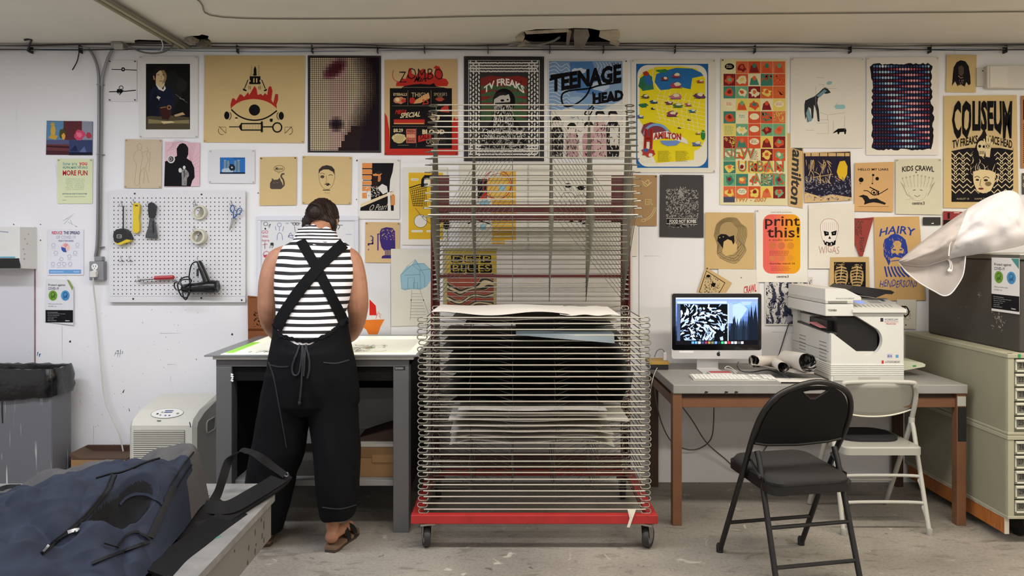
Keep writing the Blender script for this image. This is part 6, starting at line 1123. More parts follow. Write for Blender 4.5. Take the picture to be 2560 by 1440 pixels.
a.pg([(2057, 577), (2070, 580), (2070, 588), (2060, 590)], K).pg([(2076, 580), (2090, 576), (2088, 588), (2078, 589)], K).e(2065, 583, 1.2, 1.2, 'ddd8cc', 6).e(2083, 583, 1.2, 1.2, 'ddd8cc', 6).pg([(2072, 590), (2069, 597), (2076, 597)], K).pg([(2056, 600), (2064, 604), (2074, 606), (2088, 600), (2086, 612), (2074, 616), (2060, 612)], K).rs([(2060+k*5, 601+(k % 2)*7, 2062.5+k*5, 606+(k % 2)*7) for k in range(5)], 'e4dfd8').t('WIGAS', 2045, 615, 2096, 635, 'b07a78', -.012, warp=lambda u, v: (u, v*.9+.1*sin(u*9))).done()
a = Art('pennant', 'dark red pennant with black cursive lettering, hung point down', 'pennant', [(2112, 545), (2150, 546), (2183, 543), (2155, 641), (2146, 640)], '8f3127', pins=None, off=.003)
vs_, fs_ = text_mesh('Super Dad Pennant', .0)
for tx, xx, y0, y1 in (('Super Floral', 2142, 552, 628), ('Dry Cleaner', 2131, 552, 590)):
    vs_, fs_ = text_mesh(tx, .0); d_ = a.up(); a.b.add([(a.p(xx+14-v*16+u*4, 0)[0], d_, a.p(0, y0+u*(y1-y0))[1]) for u, v in vs_], fs_, M('241416', .6))
a.l([(2117, 549), (2178, 548)], 1, '5a1c18').done()
a = Art('poster', 'brown poster with blue inked hairy face, HAIRY above and HENDERSONS below', 'poster', [(2183, 543), (2296, 541), (2312, 750), (2187, 752)], 'c6a068', pins=None, off=.002)
BI = '2a3f94'
a.t('HAIRY', 2196, 566, 2284, 592, BI, .02, warp=lambda u, v: (u+(1-v)*.04, v*.75+.5*(2*u-1)**2*.6-.05)).pg([(2208, 640), (2206, 612), (2210, 598), (2218, 594), (2224, 588), (2234, 584), (2244, 586), (2254, 592), (2262, 600), (2266, 616), (2268, 634), (2262, 640), (2254, 650), (2246, 644), (2238, 650), (2228, 646), (2220, 664), (2214, 650)], BI).pg([(2230, 610), (2236, 602), (2246, 602), (2252, 608), (2250, 618), (2258, 624), (2256, 634), (2246, 632), (2242, 638), (2236, 632), (2228, 634), (2226, 624), (2234, 616)], 'c6a068').l([(2230, 624), (2238, 625)], 3, BI).l([(2246, 625), (2254, 624)], 3, BI).pg([(2222, 648), (2236, 642), (2254, 646), (2250, 656), (2228, 660)], 'c6a068').l([(2226, 653), (2250, 650)], 2, BI).pg([(2226, 662), (2250, 658), (2256, 672), (2232, 676)], 'c6a068').scr(2206, 590, 2268, 650, 50, 1, 'c6a068', 5, 9, 1.3, .5)
for k in range(6): a.c([(2210+k*8, 666), (2213+k*9, 680), (2216+k*11, 692)], 4, BI, 5)
a.t('HENDERSONS', 2197, 700, 2290, 722, BI, .0, warp=lambda u, v: (u+(1-v)*.03, v*.8+.1*sin(u*30))).done()
a = Art('card', 'small black card with a tiny white mark, below the pale face poster', 'card', (2305, 543, 2349, 563), '231e1e', pins=None); a.rs([(2326, 558, 2332, 560)], 'd0ccc6').e(2330, 558, 2.2, 1.3, 'd0ccc6', 8).done()
a = Art('poster', 'red and black card behind the white cloth', 'poster', [(2356, 528), (2410, 530), (2408, 568), (2355, 567)], '8a1d22', pins=None); a.r(2356, 550, 2409, 567, '1c1818').r(2366, 532, 2372, 547, '2a1516').rs([(2382, 531, 2396, 533)], 'd8c8c0').done()
a = Art('print', 'brown sheet with a black linocut of two striped masks above the photocopier', 'print', [(2073, 643), (2170, 642), (2172, 724), (2071, 722)], 'c6a672', pins=None)
a.r(2083, 655, 2162, 724, '1a181a')
for cx in (2101, 2140):
    a.e(cx, 690, 17, 30, 'b99a68', 18)
    for k in range(7): a.c([(cx-16+k, 668+k*7), (cx, 664+k*7.5), (cx+16-k, 668+k*7)], 3.4, '1a181a', 5)
    a.l([(cx+2, 664), (cx-2, 700)], 2, 'c8b07c').e(cx-6, 686, 4, 2.5, K, 8).e(cx+7, 686, 4, 2.5, K, 8)
a.scr(2084, 656, 2161, 722, 50, 1.6, 'b99a68', 3, 9).done()
a = Art('print', 'crooked tan print with a black framed crowd drawing, behind the computer', 'print', [(1763, 667), (1829, 707), (1797, 760), (1738, 742)], 'c6a874', pins=(0,), off=.004)
a.l([(1765, 677), (1811, 707), (1790, 744), (1747, 730)], 2.2, K, closed=True).pg([(1764, 682), (1806, 708), (1789, 738), (1750, 728)], 'c4ae82').scr(1760, 690, 1798, 734, 90, 1.4, '2a241e', 5, 6).blob(1770, 690, 5, 4, K, 3).blob(1782, 712, 6, 5, K, 4).done()
a = Art('poster', 'white sheet with red CRAWL lettering just above the computer', 'poster', [(1795, 672), (1896, 674), (1896, 760), (1795, 760)], 'dcd7cb', pins=None, off=.0012)
a.t('CRAWL', 1858, 716, 1890, 736, 'b8343c', .03, warp=shear(.35)).e(1852, 694, 2, 2, '8a867c', 8).done()
a = Art('print', 'navy ink linocut of draped forms between the computer and photocopier', 'print', [(1911, 697), (2030, 692), (2030, 812), (1912, 813)], 'd2cfc6', pins=None, off=.001)
a.r(1914, 700, 2028, 809, M('262a44', .6, kind='ink', c2='c9c8c4', vs=6)).scr(1914, 700, 2028, 809, 200, 2.2, '2a2e48', 4, 14).scr(1914, 700, 2028, 800, 110, 1.6, 'cfcdc8', 5, 14).e(1972, 798, 9, 10, '9a9aa6', 12).pg([(1966, 742), (1976, 756), (1972, 772), (1962, 760)], 'c9c8c4').done()
a = Art('print', 'white sheet with a black pretzel shaped figure beside the photocopier', 'print', [(2240, 748), (2288, 749), (2286, 822), (2238, 821)], 'd2cdc0', pins=None)
a.ring(2254, 772, 7, 7, 2.2, K, 12).c([(2248, 770), (2262, 766), (2270, 780), (2262, 790), (2252, 784)], 3, K).scr(2252, 775, 2274, 800, 26, 1.4, '2a2828', 4, 8).e(2262, 812, 2, 1.6, K, 8).done()
# drawer numbers and the maker plate
for it in NUMS:
    tx, x, y, z, h, root = it[:6]; vs_, fs_ = text_mesh(tx, .01); w_ = h*.9*len(tx)*.55; b = MB()
    b.add([(x+u*w_, y, z+(1-v)*h) for u, v in vs_], fs_, M(it[6] if len(it) > 6 else '2b2a28', .6)); part(b, 'number' if len(it) < 7 else 'maker_name', root, recalc=False)
# photocopier lettering
def lab(root, txt, px0, py0, px1, py1, Y, col, bold=0., name='lettering'):
    vs_, fs_ = text_mesh(txt, bold); b = MB(); b.add([(PX(px0+(px1-px0)*u, Y), Y-.0012, PZ(py0+(py1-py0)*v, Y)) for u, v in vs_], fs_, M(col, .5)); part(b, name, root, recalc=False)
lab(pr, 'TOSHIBA', 2070, 773, 2092, 778, PY-.011, '4a4a46', .02); lab(pr, 'Bonnie & Clyde 2802AM', 2090, 744, 2135, 748.5, PY-.007, '6a6a64')
lab(pr, 'WORKFLOW', 2211, 796, 2245, 801.5, PY, '6a6a78', .0); lab(pr, 'FOR SERVICE CALLS CONTACT', 2211, 803, 2245, 806, PY, 'b86a6a'); lab(pr, '905-632-2222', 2215, 807.5, 2240, 811, PY, 'b83a3a', .01)
lab(pr, '814', 2219, 887, 2229, 893, PY, '4a4a7a', .02); lab(pr, 'e-STUDIO2802AF', 2213, 902, 2249, 907, PY, '6a5a5a', .0)
b = MB()
def rb(px0, py0, px1, py1, c, dy=.001): b.add([(PX(x, PY), PY-dy, PZ(y, PY)) for x, y in ((px0, py0), (px1, py0), (px1, py1), (px0, py1))], [(0, 1, 2, 3)], M(c, .4))
rb(2201, 795, 2208, 804, '23233a'); rb(2217, 884, 2231, 895, 'b9bcd0', .0006); rb(2239, 887, 2246, 894, '4f98c8'); rb(2204, 901, 2209, 909, 'b83a2a')
part(b, 'sticker', pr, recalc=False)
# covid notice on the dark cabinet's side
a = Art('poster', 'white notice with green and blue icons taped on the dark cabinet', 'notice', (0, 0, 87, 112), 'dcdcdc', off=.0005, Y=W); covid(a, 0, 0, 87, 112); a.pg([(62, 1), (86, 1), (86, 22)], '4f8f8c')
a.S = W/F; a.done(loc=(EX0, 3.80, 1.262), rot=(0, radians(0), -pi/2))
# ================================================================ pegboard and its tools
PBY = W-.025
pb = thing('pegboard', 'white perforated pegboard with hanging tools on the left wall', 'pegboard', (PX(448, W), W-.02, PZ(615, W)))
b = MB(); PBM = M('d7d6d8', .5, var=.02, vs=3); b.box(PX(278, W), PX(617, W), PBY, PBY+.008, PZ(740, W), PZ(477, W), PBM, .001); b.box(PX(279, W), PX(616, W), PBY+.008, W-.001, PZ(755, W)+.01, PZ(490, W), M('a8a6a6', .7))
b.box(PX(278, W), PX(617, W), PBY-.004, W-.001, PZ(755, W), PZ(740.5, W), PBM, .002)
HOL = M('1c1a1c', .8); S0 = PBY/F
for j in range(24):
    for i in range(31):
        cx, cy = PX(285+i*10.5, PBY), PZ(495+j*10.42, PBY); b.add([(cx+.0037*cos(k*pi/4), PBY-.0004, cy+.0037*sin(k*pi/4)) for k in range(8)], [tuple(range(8))], HOL)
part(b, 'board', pb, recalc=False)
b = MB()
for x, y in ((337, 484), (504, 486), (334, 747), (504, 745), (605, 750)): b.lathe([(.006, 0), (.005, .003), (.001, .004)], (PX(x, PBY), PBY-.004 if y > 700 else PBY, PZ(y, PBY)), (0, -1, 0), BLACK, 8)
part(b, 'mounting_screws', pb)
HK = M('9a9a9c', .3, metal=.8)
def hook(x, y):
    X_, Z_ = PX(x, PBY), PZ(y, PBY); b = MB(); b.tube(smoothpath([(X_-.012, PBY, Z_+.03), (X_-.008, PBY-.008, Z_+.02), (X_, PBY-.012, Z_+.002), (X_, PBY-.04, Z_-.004), (X_, PBY-.05, Z_+.010)], 5), .0018, HK, 6); b.tube([(X_-.01, PBY-.004, Z_), (X_+.012, PBY-.006, Z_-.002)], .0018, HK, 6); part(b, 'peg_hook', pb, smooth=True)
for x, y in ((308, 515), (338, 510), (374, 515), (491, 512), (491, 577), (582, 513), (307, 652), (328, 652), (349, 702), (440, 702), (498, 655)): hook(x, y)
HY2 = PBY-.022
def Q(x, y, dy=0.): return P(x, y, HY2-dy)
t = thing('tape_measure', 'black and yellow tape measure hanging at the upper left of the pegboard', 'tape measure', Q(308, 590))
YLW = M('d6bc22', .45); BKP = M('1b1b1d', .45)
def pp(mb, pts, y0, y1, m): mb.prism([(PX(x, HY2), PZ(y, HY2)) for x, y in pts], 'y', y0, y1, m)
b = MB(); pp(b, [(288, 582), (294, 574), (308, 571), (318, 574), (325, 583), (331, 596), (330, 600), (320, 598), (310, 603), (298, 608), (290, 604), (287, 592)], HY2-.02, HY2+.018, BKP); part(b, 'case', t)
b = MB(); pp(b, [(290, 604), (298, 607), (310, 602), (320, 597), (330, 599), (328, 604), (314, 608), (306, 612), (296, 611)], HY2-.018, HY2+.016, YLW); part(b, 'yellow_bumper', t)
b = MB(); b.tube([Q(308, 516, .005), Q(308, 572, .005)], .004, BKP, 6); part(b, 'wrist_strap', t)
b = MB(); pp(b, rrect(296, 586, 309, 596, 3), HY2-.0215, HY2-.02, M('8a8a84', .5)); pp(b, [(299, 588), (306, 588), (306, 590), (301, 590), (301, 592), (306, 592), (306, 594), (299, 594)], HY2-.022, HY2-.0214, BKP); part(b, 'badge', t)
t = thing('utility_handle', 'flat yellow scraper handle hanging second from left on the pegboard', 'tool', Q(341, 545))
b = MB(); pp(b, [(333, 510), (337, 507), (346, 508), (350, 512), (349, 530), (347, 545), (349, 560), (348, 578), (344, 583), (335, 582), (332, 576), (334, 545), (333, 525)], HY2-.004, HY2+.012, YLW); part(b, 'handle', t)
b = MB(); b.add([Q(341+5*cos(k), 514+2.2*sin(k), .0045) for k in range(6)], [tuple(range(6))], M('5a4a14', .6)); part(b, 'hang_hole', t, recalc=False)
t = thing('putty_knife', 'putty knife with black handle and dark steel blade on the pegboard', 'putty knife', Q(379, 555))
b = MB(); pp(b, [(371, 512), (376, 506), (383, 507), (391, 515), (389, 530), (385, 545), (373, 544), (371, 530)], HY2-.006, HY2+.01, BKP); part(b, 'handle', t)
b = MB(); pp(b, [(374, 544), (384, 545), (389, 560), (394, 592), (394, 597), (364, 595), (364, 588), (371, 566)], HY2-.001, HY2+.002, M('55565a', .35, metal=.6, var=.3, vs=40)); b.tube([Q(382, 553, .004), Q(383, 582, .004)], .003, BKP, 4); part(b, 'blade', t)
CRM = M('c9c6b2', .5)
for (x, y, lab_) in ((496, 531, 'upper cream tape roll hanging on the pegboard'), (496, 592, 'lower, thicker cream tape roll hanging on the pegboard')):
    b = MB(); c = P(x, y, HY2); w_ = .018 if y < 560 else .034; r1 = .046 if y > 560 else .044
    b.lathe([(.034, 0), (.034, w_), (r1, w_), (r1, 0), (.034, 0)], (c.x+.004, PBY-.002, c.z), (-.15 if y < 560 else -.12, -1, .06), CRM, 32)
    tag(origin(b.build('tape_roll', smooth=True), c), lab_, 'tape roll')
t = thing('scissors', 'scissors with blue handles hanging open at the right of the pegboard', 'scissors', Q(588, 545))
BLP = M('2f5d9a', .4)
for cx, cy, a_ in ((581, 522, .1), (598, 528, .55)):
    b = MB(); b.tube([Q(cx+5.2*cos(k*.524)*cos(a_)-9*sin(k*.524)*sin(a_)*-1*-1, cy+9*sin(k*.524)*cos(a_)+5.2*cos(k*.524)*sin(a_), .004) for k in range(12)], .0032, BLP, 6, closed=True)
    b.tube([Q(cx+(2 if cx < 590 else -5), cy+9, .004), Q(584, 546, .004)], .004, BLP, 6); part(b, 'handle', t, smooth=True)
b = MB(); pp(b, [(580, 544), (587, 542), (582, 560), (574, 578), (573, 576)], HY2-.002, HY2+.001, STEEL); pp(b, [(583, 541), (589, 546), (581, 562), (575, 574)], HY2-.004, HY2-.002, STEEL); part(b, 'blade', t)
t = thing('nut_driver', 'red handled screwdriver lying across two hooks on the pegboard', 'screwdriver', Q(390, 700))
b = MB(); b.cyl(Q(387, 695, .01), Q(433, 693, .01), .0125, M('a81f26', .35), 8)
b.cyl(Q(432, 693, .01), Q(436, 693, .01), .011, M('a81f26', .35), 8, .006); part(b, 'handle', t, smooth=True)
b = MB(); b.cyl(Q(346, 700, .01), Q(388, 696, .01), .0065, STEEL, 8)
part(b, 'shaft', t, smooth=True)
b = MB()
for k in range(5): b.cyl(Q(352+k*7, 699.5, .018), Q(352+k*7, 698.5, .019), .002, BLACK, 6); 
part(b, 'shaft_slots', t)
t = thing('hair_dryer', 'black hair dryer hanging upside down on the pegboard', 'hair dryer', Q(510, 710))
GLB = M('121214', .25); c0 = Q(455, 722, .03); c1 = Q(541, 716, .03)
b = MB(); n = 9; prof = [(.0, .018), (.05, .027), (.22, .030), (.45, .031), (.62, .036), (.8, .042), (.93, .040), (1, .035)]
b.tube([c0.lerp(c1, u) for u, r_ in prof], [r_ for u, r_ in prof], GLB, 20); part(b, 'barrel', t, smooth=True)
b = MB(); b.tube([Q(518, 706, .03), Q(508, 680, .03), Q(500, 660, .03), Q(497, 653, .03)], [.026, .024, .022, .016], GLB, 14, flat=(.75, 1)); part(b, 'handle', t, smooth=True)
b = MB(); b.lathe([(.036, 0), (.038, .006), (.03, .012), (.001, .008)], c1, (1, 0, .05), GLB, 20); b.box(PX(503, HY2)-.006, PX(503, HY2)+.004, HY2-.055, HY2-.045, PZ(690, HY2), PZ(672, HY2), M('2a2a2c', .4)); part(b, 'rear_cap', t, smooth=True)
b = MB(); b.tube(smoothpath([Q(498, 656, .02), Q(488, 655, .02), Q(478, 664, .02), Q(473, 690, .02), Q(474, 712, .03), Q(462, 716, .05), Q(440, 706, .05), Q(436, 716, .05), Q(446, 726, .05), Q(470, 712, .06), Q(478, 700, .05), Q(455, 700, .05), Q(444, 712, .06), Q(452, 738, .06), Q(466, 744, .06), Q(474, 730, .065), Q(460, 720, .06), Q(450, 700, .05), Q(470, 692, .04), Q(476, 706, .06), Q(468, 745, .06), Q(460, 746, .06), Q(456, 730, .06)], 7), .0042, GLB, 7); part(b, 'power_cord', t, smooth=True)
# ================================================================ wall box, conduits, cables along the ceiling
wx = thing('wall_dispenser', 'white paint-splashed box with a black slot fixed at the left end of the wall', 'dispenser', (-3.1, 4.56, 1.32))
BWH = M('d6d5d0', .5, var=.04, vs=6); bxX = PX(50, 4.48)
b = MB(); b.prism([(4.48, 1.372), (4.48, 1.572), (W-.001, 1.572), (W-.001, 1.315), (4.50, 1.325)], 'x', -3.45, bxX, BWH); part(b, 'housing', wx)
b = MB(); b.box(-3.45, bxX-.004, 4.478, 4.49, 1.325, 1.385, M('0c0c0e', .5)); part(b, 'slot', wx)
b = MB(); _r = random.Random(2)
for k in range(6): 
    y, z = 4.53+_r.uniform(-.02, .03), 1.53-k*.03; b.add([(bxX+.0006, y+.008*cos(j), z+.006*sin(j)*_r.uniform(.4, 1.2)) for j in range(6)], [tuple(range(6))], M('a8a69c', .7))
for q in ([(-3.07, 1.55), (-3.05, 1.545), (-3.0, 1.54)], [(-3.055, 1.52), (-3.06, 1.49), (-3.075, 1.46), (-3.07, 1.42)]): b.tube([(x, 4.4795, z) for x, z in q], .003, GY, 4, flat=(.2, 1))
b.box(-3.05, -2.96, 4.477, 4.4795, 1.388, 1.395, M('4aa0b8', .6)); part(b, 'paint_marks', wx, recalc=False)
CON = M('8c8c90', .4, metal=.3)
cdt = thing('outlet_box', 'grey wall outlet box with a double socket at the foot of the conduits', 'outlet', (PX(241, 4.6), W, PZ(675, W)))
b = MB(); b.box(PX(224, 4.6), PX(259, 4.6), W-.045, W-.001, PZ(700, W), PZ(653, W), CON, .004); b.box(PX(235, 4.6), PX(254, 4.6), W-.04, W-.001, PZ(653, W), PZ(641, W), CON, .004); part(b, 'box_body', cdt)
b = MB(); yy = W-.0455
for cy in (667, 683):
    b.lathe([(.001, .003), (.019, .003), (.020, 0)], (PX(237, yy), yy, PZ(cy, yy)), (0, -1, 0), M('e6e5e2', .4), 20)
    for dx in (-3, 3): b.box(PX(237+dx-.6, yy), PX(237+dx+.6, yy), yy-.0036, yy-.003, PZ(cy+1, yy), PZ(cy-4, yy), BLACK)
    b.box(PX(236, yy), PX(238, yy), yy-.0036, yy-.003, PZ(cy+5, yy), PZ(cy+3, yy), BLACK)
part(b, 'socket', cdt)
cbp = thing('plugged_cord', 'off-white power cord plugged into the outlet and hanging to the floor', 'cord', (PX(234, 4.58), W-.06, PZ(685, W)))
b = MB(); b.box(PX(227, 4.58), PX(242, 4.58), W-.075, W-.047, PZ(692, W), PZ(677, W), M('d3d1ca', .4), .004); part(b, 'plug', cbp)
b = MB(); b.tube(smoothpath([P(233, 690, 4.575), P(234, 720, 4.59), P(240, 770, 4.61), P(247, 850, 4.61), P(254, 930, 4.60), P(262, 995, 4.59), P(280, 1045, 4.57), P(298, 1085, 4.56), P(308, 1128, 4.56)], 8), .0045, M('c4c1ba', .5), 8); part(b, 'cord', cbp, smooth=True)
def pipe(name, label, cat, pts, r, mat, n=6, group=None): return cable(name, label, pts, r, mat, cat, n, group, 10)
PB = 4.622
pipe('conduit', 'grey conduit bending right up to the junction box', 'conduit', [P(283, 120, PB), P(268, 150, PB), P(258, 185, PB), P(254, 215, PB), P(253, 300, PB), P(251, 420, PB), P(250, 560, PB), P(248, 615, PB), P(243, 642, PB)], .0085, CON)
pipe('conduit', 'grey conduit bending left under the ceiling cables', 'conduit', [P(222, 122, PB), P(236, 145, PB), P(245, 175, PB), P(247, 215, PB), P(247, 300, PB), P(245.5, 420, PB), P(244, 560, PB), P(242, 615, PB), P(238, 642, PB)], .0085, CON)
pipe('cable', 'thin grey cable strapped in front of the two wall conduits', 'cable', [P(250, 215, PB-.014), P(250.5, 300, PB-.014), P(248.5, 420, PB-.014), P(247.5, 560, PB-.014), P(245, 615, PB-.014), P(240.5, 642, PB-.014)], .0045, CG)
for y, lb in ((212, 'uppermost'), (386, 'middle'), (617, 'lowest')):
    b = MB(); b.box(PX(243, PB), PX(259, PB), PB-.012, W-.001, PZ(y+1, PB), PZ(y-1, PB), CON, .001); tag(origin(b.build('pipe_clamp'), P(250, y, PB)), lb+' clamp holding the two conduits to the wall', 'clamp')
jb = thing('junction_box', 'grey metal junction box where wall meets ceiling above the conduits', 'junction box', P(296, 108, 4.6))
b = MB(); b.box(PX(281, 4.58), PX(308, 4.58), 4.56, W-.001, PZ(120, 4.58), CEIL-.002, M('8a8884', .5, var=.1, vs=8), .003); part(b, 'box_body', jb); b = MB(); b.box(PX(290, 4.58), PX(312, 4.58), 4.555, 4.56, PZ(126, 4.58), PZ(112, 4.58), M('a5a39d', .5), .002); part(b, 'cover_plate', jb)
# long cables: (label, base y, depth, radius, colour, seed)
CABS = [('black cable nearest the ceiling along the top of the wall', 111, 4.60, .0055, '2a2829', 1), ('dark brown cable second below the ceiling', 115, 4.615, .0065, '5a544e', 2), ('grey cable running in the middle of the ceiling bundle', 118, 4.60, .006, '77756e', 3), ('black cable sagging in the middle of the bundle', 122, 4.61, .0055, '19181a', 4),
        ('white cable along the lower part of the bundle', 124, 4.615, .0045, 'b5b2aa', 5), ('thin blue cable lowest on the wall', 126, 4.622, .003, '3a5a8a', 6), ('beige pipe tight in the corner of ceiling and wall', 107, 4.625, .010, '8f897c', 7)]
for lb, y0, Yc, r_, c_, sd in CABS:
    _r = random.Random(sd); pts = []
    for k in range(27):
        x = -40+k*103; am = 3.2 if r_ < .009 else .5
        pts.append(P(x, y0+am*sin(k*.55+sd*1.7)+_r.uniform(-1, 1)*(r_ < .009), Yc))
    cable('cable', lb, pts, r_*(.62 if r_ < .009 else .8), M(c_, .5), n=5, group=None, seg=7)
_r = random.Random(77)
for k, x in enumerate([70, 195, 590, 778, 942, 1060, 1220, 1375, 1510, 1690, 1890, 2130, 2330, 2520]):
    b = MB(); b.box(PX(x-.8, 4.59), PX(x+.8, 4.59), 4.596, W-.001, PZ(130, 4.59), PZ(111, 4.59), BLACK)
    tag(origin(b.build('cable_tie'), P(x, 120, 4.59)), 'black strap holding the cable bundle under the ceiling', 'strap', 'black straps along the cable bundle')
cable('loose_cable', 'short black cable end hanging down the wall under the bundle, left of the conduits', [P(199, 118, 4.6), P(197, 135, 4.62), P(192, 155, 4.62), P(181, 175, 4.60)], .0035, CB)
cable('loose_cable', 'stubby black cable end poking down at the far left of the bundle', [P(60, 100, 4.5), P(78, 99, 4.52), P(74, 112, 4.58), P(69, 128, 4.6)], .006, CB)
cable('loose_cable', 'white cable looping down from the ceiling pipe by the slot', [P(403, 98, 4.45), P(407, 115, 4.5), P(400, 130, 4.58), P(386, 139, 4.6)], .003, CW)
cable('loose_cable', 'grey cable loop hanging below the bundle right of the junction box', [P(312, 108, 4.55), P(335, 122, 4.57), P(365, 132, 4.58), P(400, 132, 4.57), P(425, 122, 4.55), P(436, 108, 4.5)], .005, CG)
cable('loose_cable', 'grey cable entering the big ceiling hole', [P(1270, 115, 4.58), P(1300, 108, 4.55), P(1340, 112, 4.52), P(1380, 103, 4.52), P(1400, 92, 4.48)], .007, M('77736a', .5))
GP = M('8d8a70', .45, var=.1, vs=6)
for k, (dx, c_, r_, lb) in enumerate([(0, GP, .012, 'left olive grey pipe running back along the ceiling'), (.034, M('a6a188', .45), .011, 'middle pale pipe running back along the ceiling'), (.066, M('6f6c60', .45), .009, 'right thin grey pipe running back along the ceiling')]):
    cable('ceiling_pipe', lb, [(-2.06+dx, 2.0, CEIL-.016), (-2.06+dx, 3.2, CEIL-.018), (-2.05+dx, 4.45, CEIL-.02), (-2.03+dx, 4.6, CEIL-.03)], r_, c_, 'pipe', 4, seg=10)
cable('ceiling_wire', 'thin wire stapled across the ceiling near the top of the photo', [(*CP(430, -60), CEIL-.006), (*CP(500, 2), CEIL-.006), (*CP(555, 40), CEIL-.006), (*CP(905, 44), CEIL-.006), (*CP(1200, 38), CEIL-.006), (*CP(1500, 35), CEIL-.006), (*CP(2000, 31), CEIL-.006), (*CP(2600, 26), CEIL-.006)], .0035, M('7d7668', .6), n=5)
eb = thing('electrical_cover', 'long white electrical housing high on the wall at the right edge', 'housing', P(2510, 197, W))
b = MB(); b.box(PX(2458, W), PX(2700, W), W-.04, W-.001, PZ(224, W), PZ(167, W), M('c9c4b8', .45), .004); b.box(PX(2464, W), PX(2508, W), W-.044, W-.04, PZ(222, W), PZ(169, W), M('d0cbbf', .45), .002); part(b, 'housing', eb)
b = MB(); b.box(PX(2438, W), PX(2460, W), W-.015, W-.001, PZ(217, W), PZ(171, W), M('b9b4a8', .5), .001); b.box(PX(2452, W), PX(2454, W), W-.018, W-.014, PZ(180, W), PZ(177, W), BLACK); part(b, 'flange', eb)
# ================================================================ bench with backpack
TW = M('7c7a77', .6, kind='mottle', c2='6a6967', vs=9); BFACE = M('6c6863', .55, var=.05, vs=3)
bench = thing('low_bench', 'white paint-marked low bench in the left foreground carrying the backpack', 'bench', (-1.7, 2.5, 0))
b = MB(); BX1 = -.955; top = [(-2.6, 1.2), (BX1, 1.2), (BX1, 3.03), (-1.025, 3.17), (-2.6, 3.17)]
b.prism(top, 'z', .435, .46, TW); part(b, 'bench_top', bench)
b = MB(); b.box(BX1-.045, BX1-.012, 1.25, 3.02, .291, .435, BFACE, .002); part(b, 'side_board', bench); b = MB(); b.box(-2.55, -1.03, 3.12, 3.15, .30, .435, BFACE); part(b, 'end_board', bench)
for x, y in ((-1.35, 1.35), (-1.35, 2.85), (-2.5, 1.35), (-2.5, 2.85)): b = MB(); b.box(x-.03, x+.03, y-.03, y+.03, 0, .435, M('8a8780', .5)); part(b, 'leg', bench)
b = MB(); _r = random.Random(4)
for y, z, h in ((2.93, .375, .02), (2.91, .34, .012), (2.83, .385, .014), (2.76, .355, .012), (2.84, .335, .006), (2.93, .315, .012), (2.83, .312, .014), (2.75, .305, .01), (2.45, .33, .01), (2.62, .40, .006), (2.9, .405, .008)):
    b.add([(BX1-.0115, y+.006*cos(k)+.002*_r.random(), z+h*sin(k)) for k in range(7)], [tuple(range(7))], M('37352f', .6))
b.add([(-1.20, 2.55, .4604), (-1.08, 2.60, .4604), (-1.0, 2.60, .4604), (-1.02, 2.57, .4604), (-1.07, 2.585, .4604)], [(0, 1, 2, 3, 4)], M('2f7a68', .6))
part(b, 'paint_marks', bench, recalc=False)
from mathutils import noise as mn
def bake(name, mb, voxel, smooth=4, parent=None, disp=None, mats=None):
    """voxel-remesh overlapping closed shapes into one continuous skin"""
    o = mb.build('tmp'); md = o.modifiers.new('r', 'REMESH'); md.mode = 'VOXEL'; md.voxel_size = voxel; md.use_smooth_shade = True
    if smooth: ms = o.modifiers.new('s', 'SMOOTH'); ms.factor = .5; ms.iterations = smooth
    dg = bpy.context.evaluated_depsgraph_get(); me = bpy.data.meshes.new_from_object(o.evaluated_get(dg)); me.name = name
    bpy.data.objects.remove(o)
    if disp:
        ns = [v.normal.copy() for v in me.vertices]
        for v, n in zip(me.vertices, ns): v.co = disp(v.co, n)
    me.polygons.foreach_set('use_smooth', [True]*len(me.polygons)); me.materials.clear(); me.materials.append(mb.mats[0]); me.update()
    r = bpy.data.objects.new(name, me); COL.objects.link(r)
    if parent: r.parent = parent
    return r
def bvh_of(*objs):
    vs, fs = [], []
    for o in objs:
        n = len(vs); mw = Matrix.Translation(Vector(o.parent.location)) @ Matrix.Translation(o.location) if o.parent else Matrix.Translation(o.location)
        vs += [mw @ v.co for v in o.data.vertices]; fs += [[n+i for i in p.vertices] for p in o.data.polygons]
    return BVHTree.FromPolygons(vs, fs)
def hit(bvh, px, py, fallback=None):
    d = Vector(((px-1280)/F, 1, -(py-610)/F)).normalized(); h = bvh.ray_cast(Vector((0, 0, EYE)), d)
    return h[0], h[1]
def drape(bvh, pts, w, off, mat, mb=None, n=8, thick=.003, wf=None):
    """a ribbon lying on a surface: traced on the body, lifted by off"""
    mb = mb or MB(); q = smoothpath([(x, y, 0) for x, y in pts], n); L, R = [], []; last = None
    for i, p in enumerate(q):
        d = (q[min(i+1, len(q)-1)]-q[max(i-1, 0)]).normalized(); ww = w*(wf(i/(len(q)-1)) if wf else 1)/2; row = []
        for k in range(5):
            t = (k-2)/2*ww; x, y = p.x-d.y*t, p.y+d.x*t; h, nn = hit(bvh, x, y)
            if h is None:
                if last is None: continue
                h = P(x, y, last)
                nn = Vector((0, -1, 0))
            last = h.y; row.append((h, nn))
        if len(row) == 5: L.append([h+nn*off for h, nn in row]); R.append([h+nn*(off-thick) for h, nn in row])
    if len(L) < 2: return mb
    rings = [a+b_[::-1] for a, b_ in zip(L, R)]
    mb.rings(rings, mat); return mb
def rel(o, root): o.data.transform(Matrix.Translation(-Vector(root.location))); o.parent = root; return o
bp = thing('backpack', 'large navy blue backpack with grey top lying on the bench', 'backpack', (-1.5, 2.4, .46))
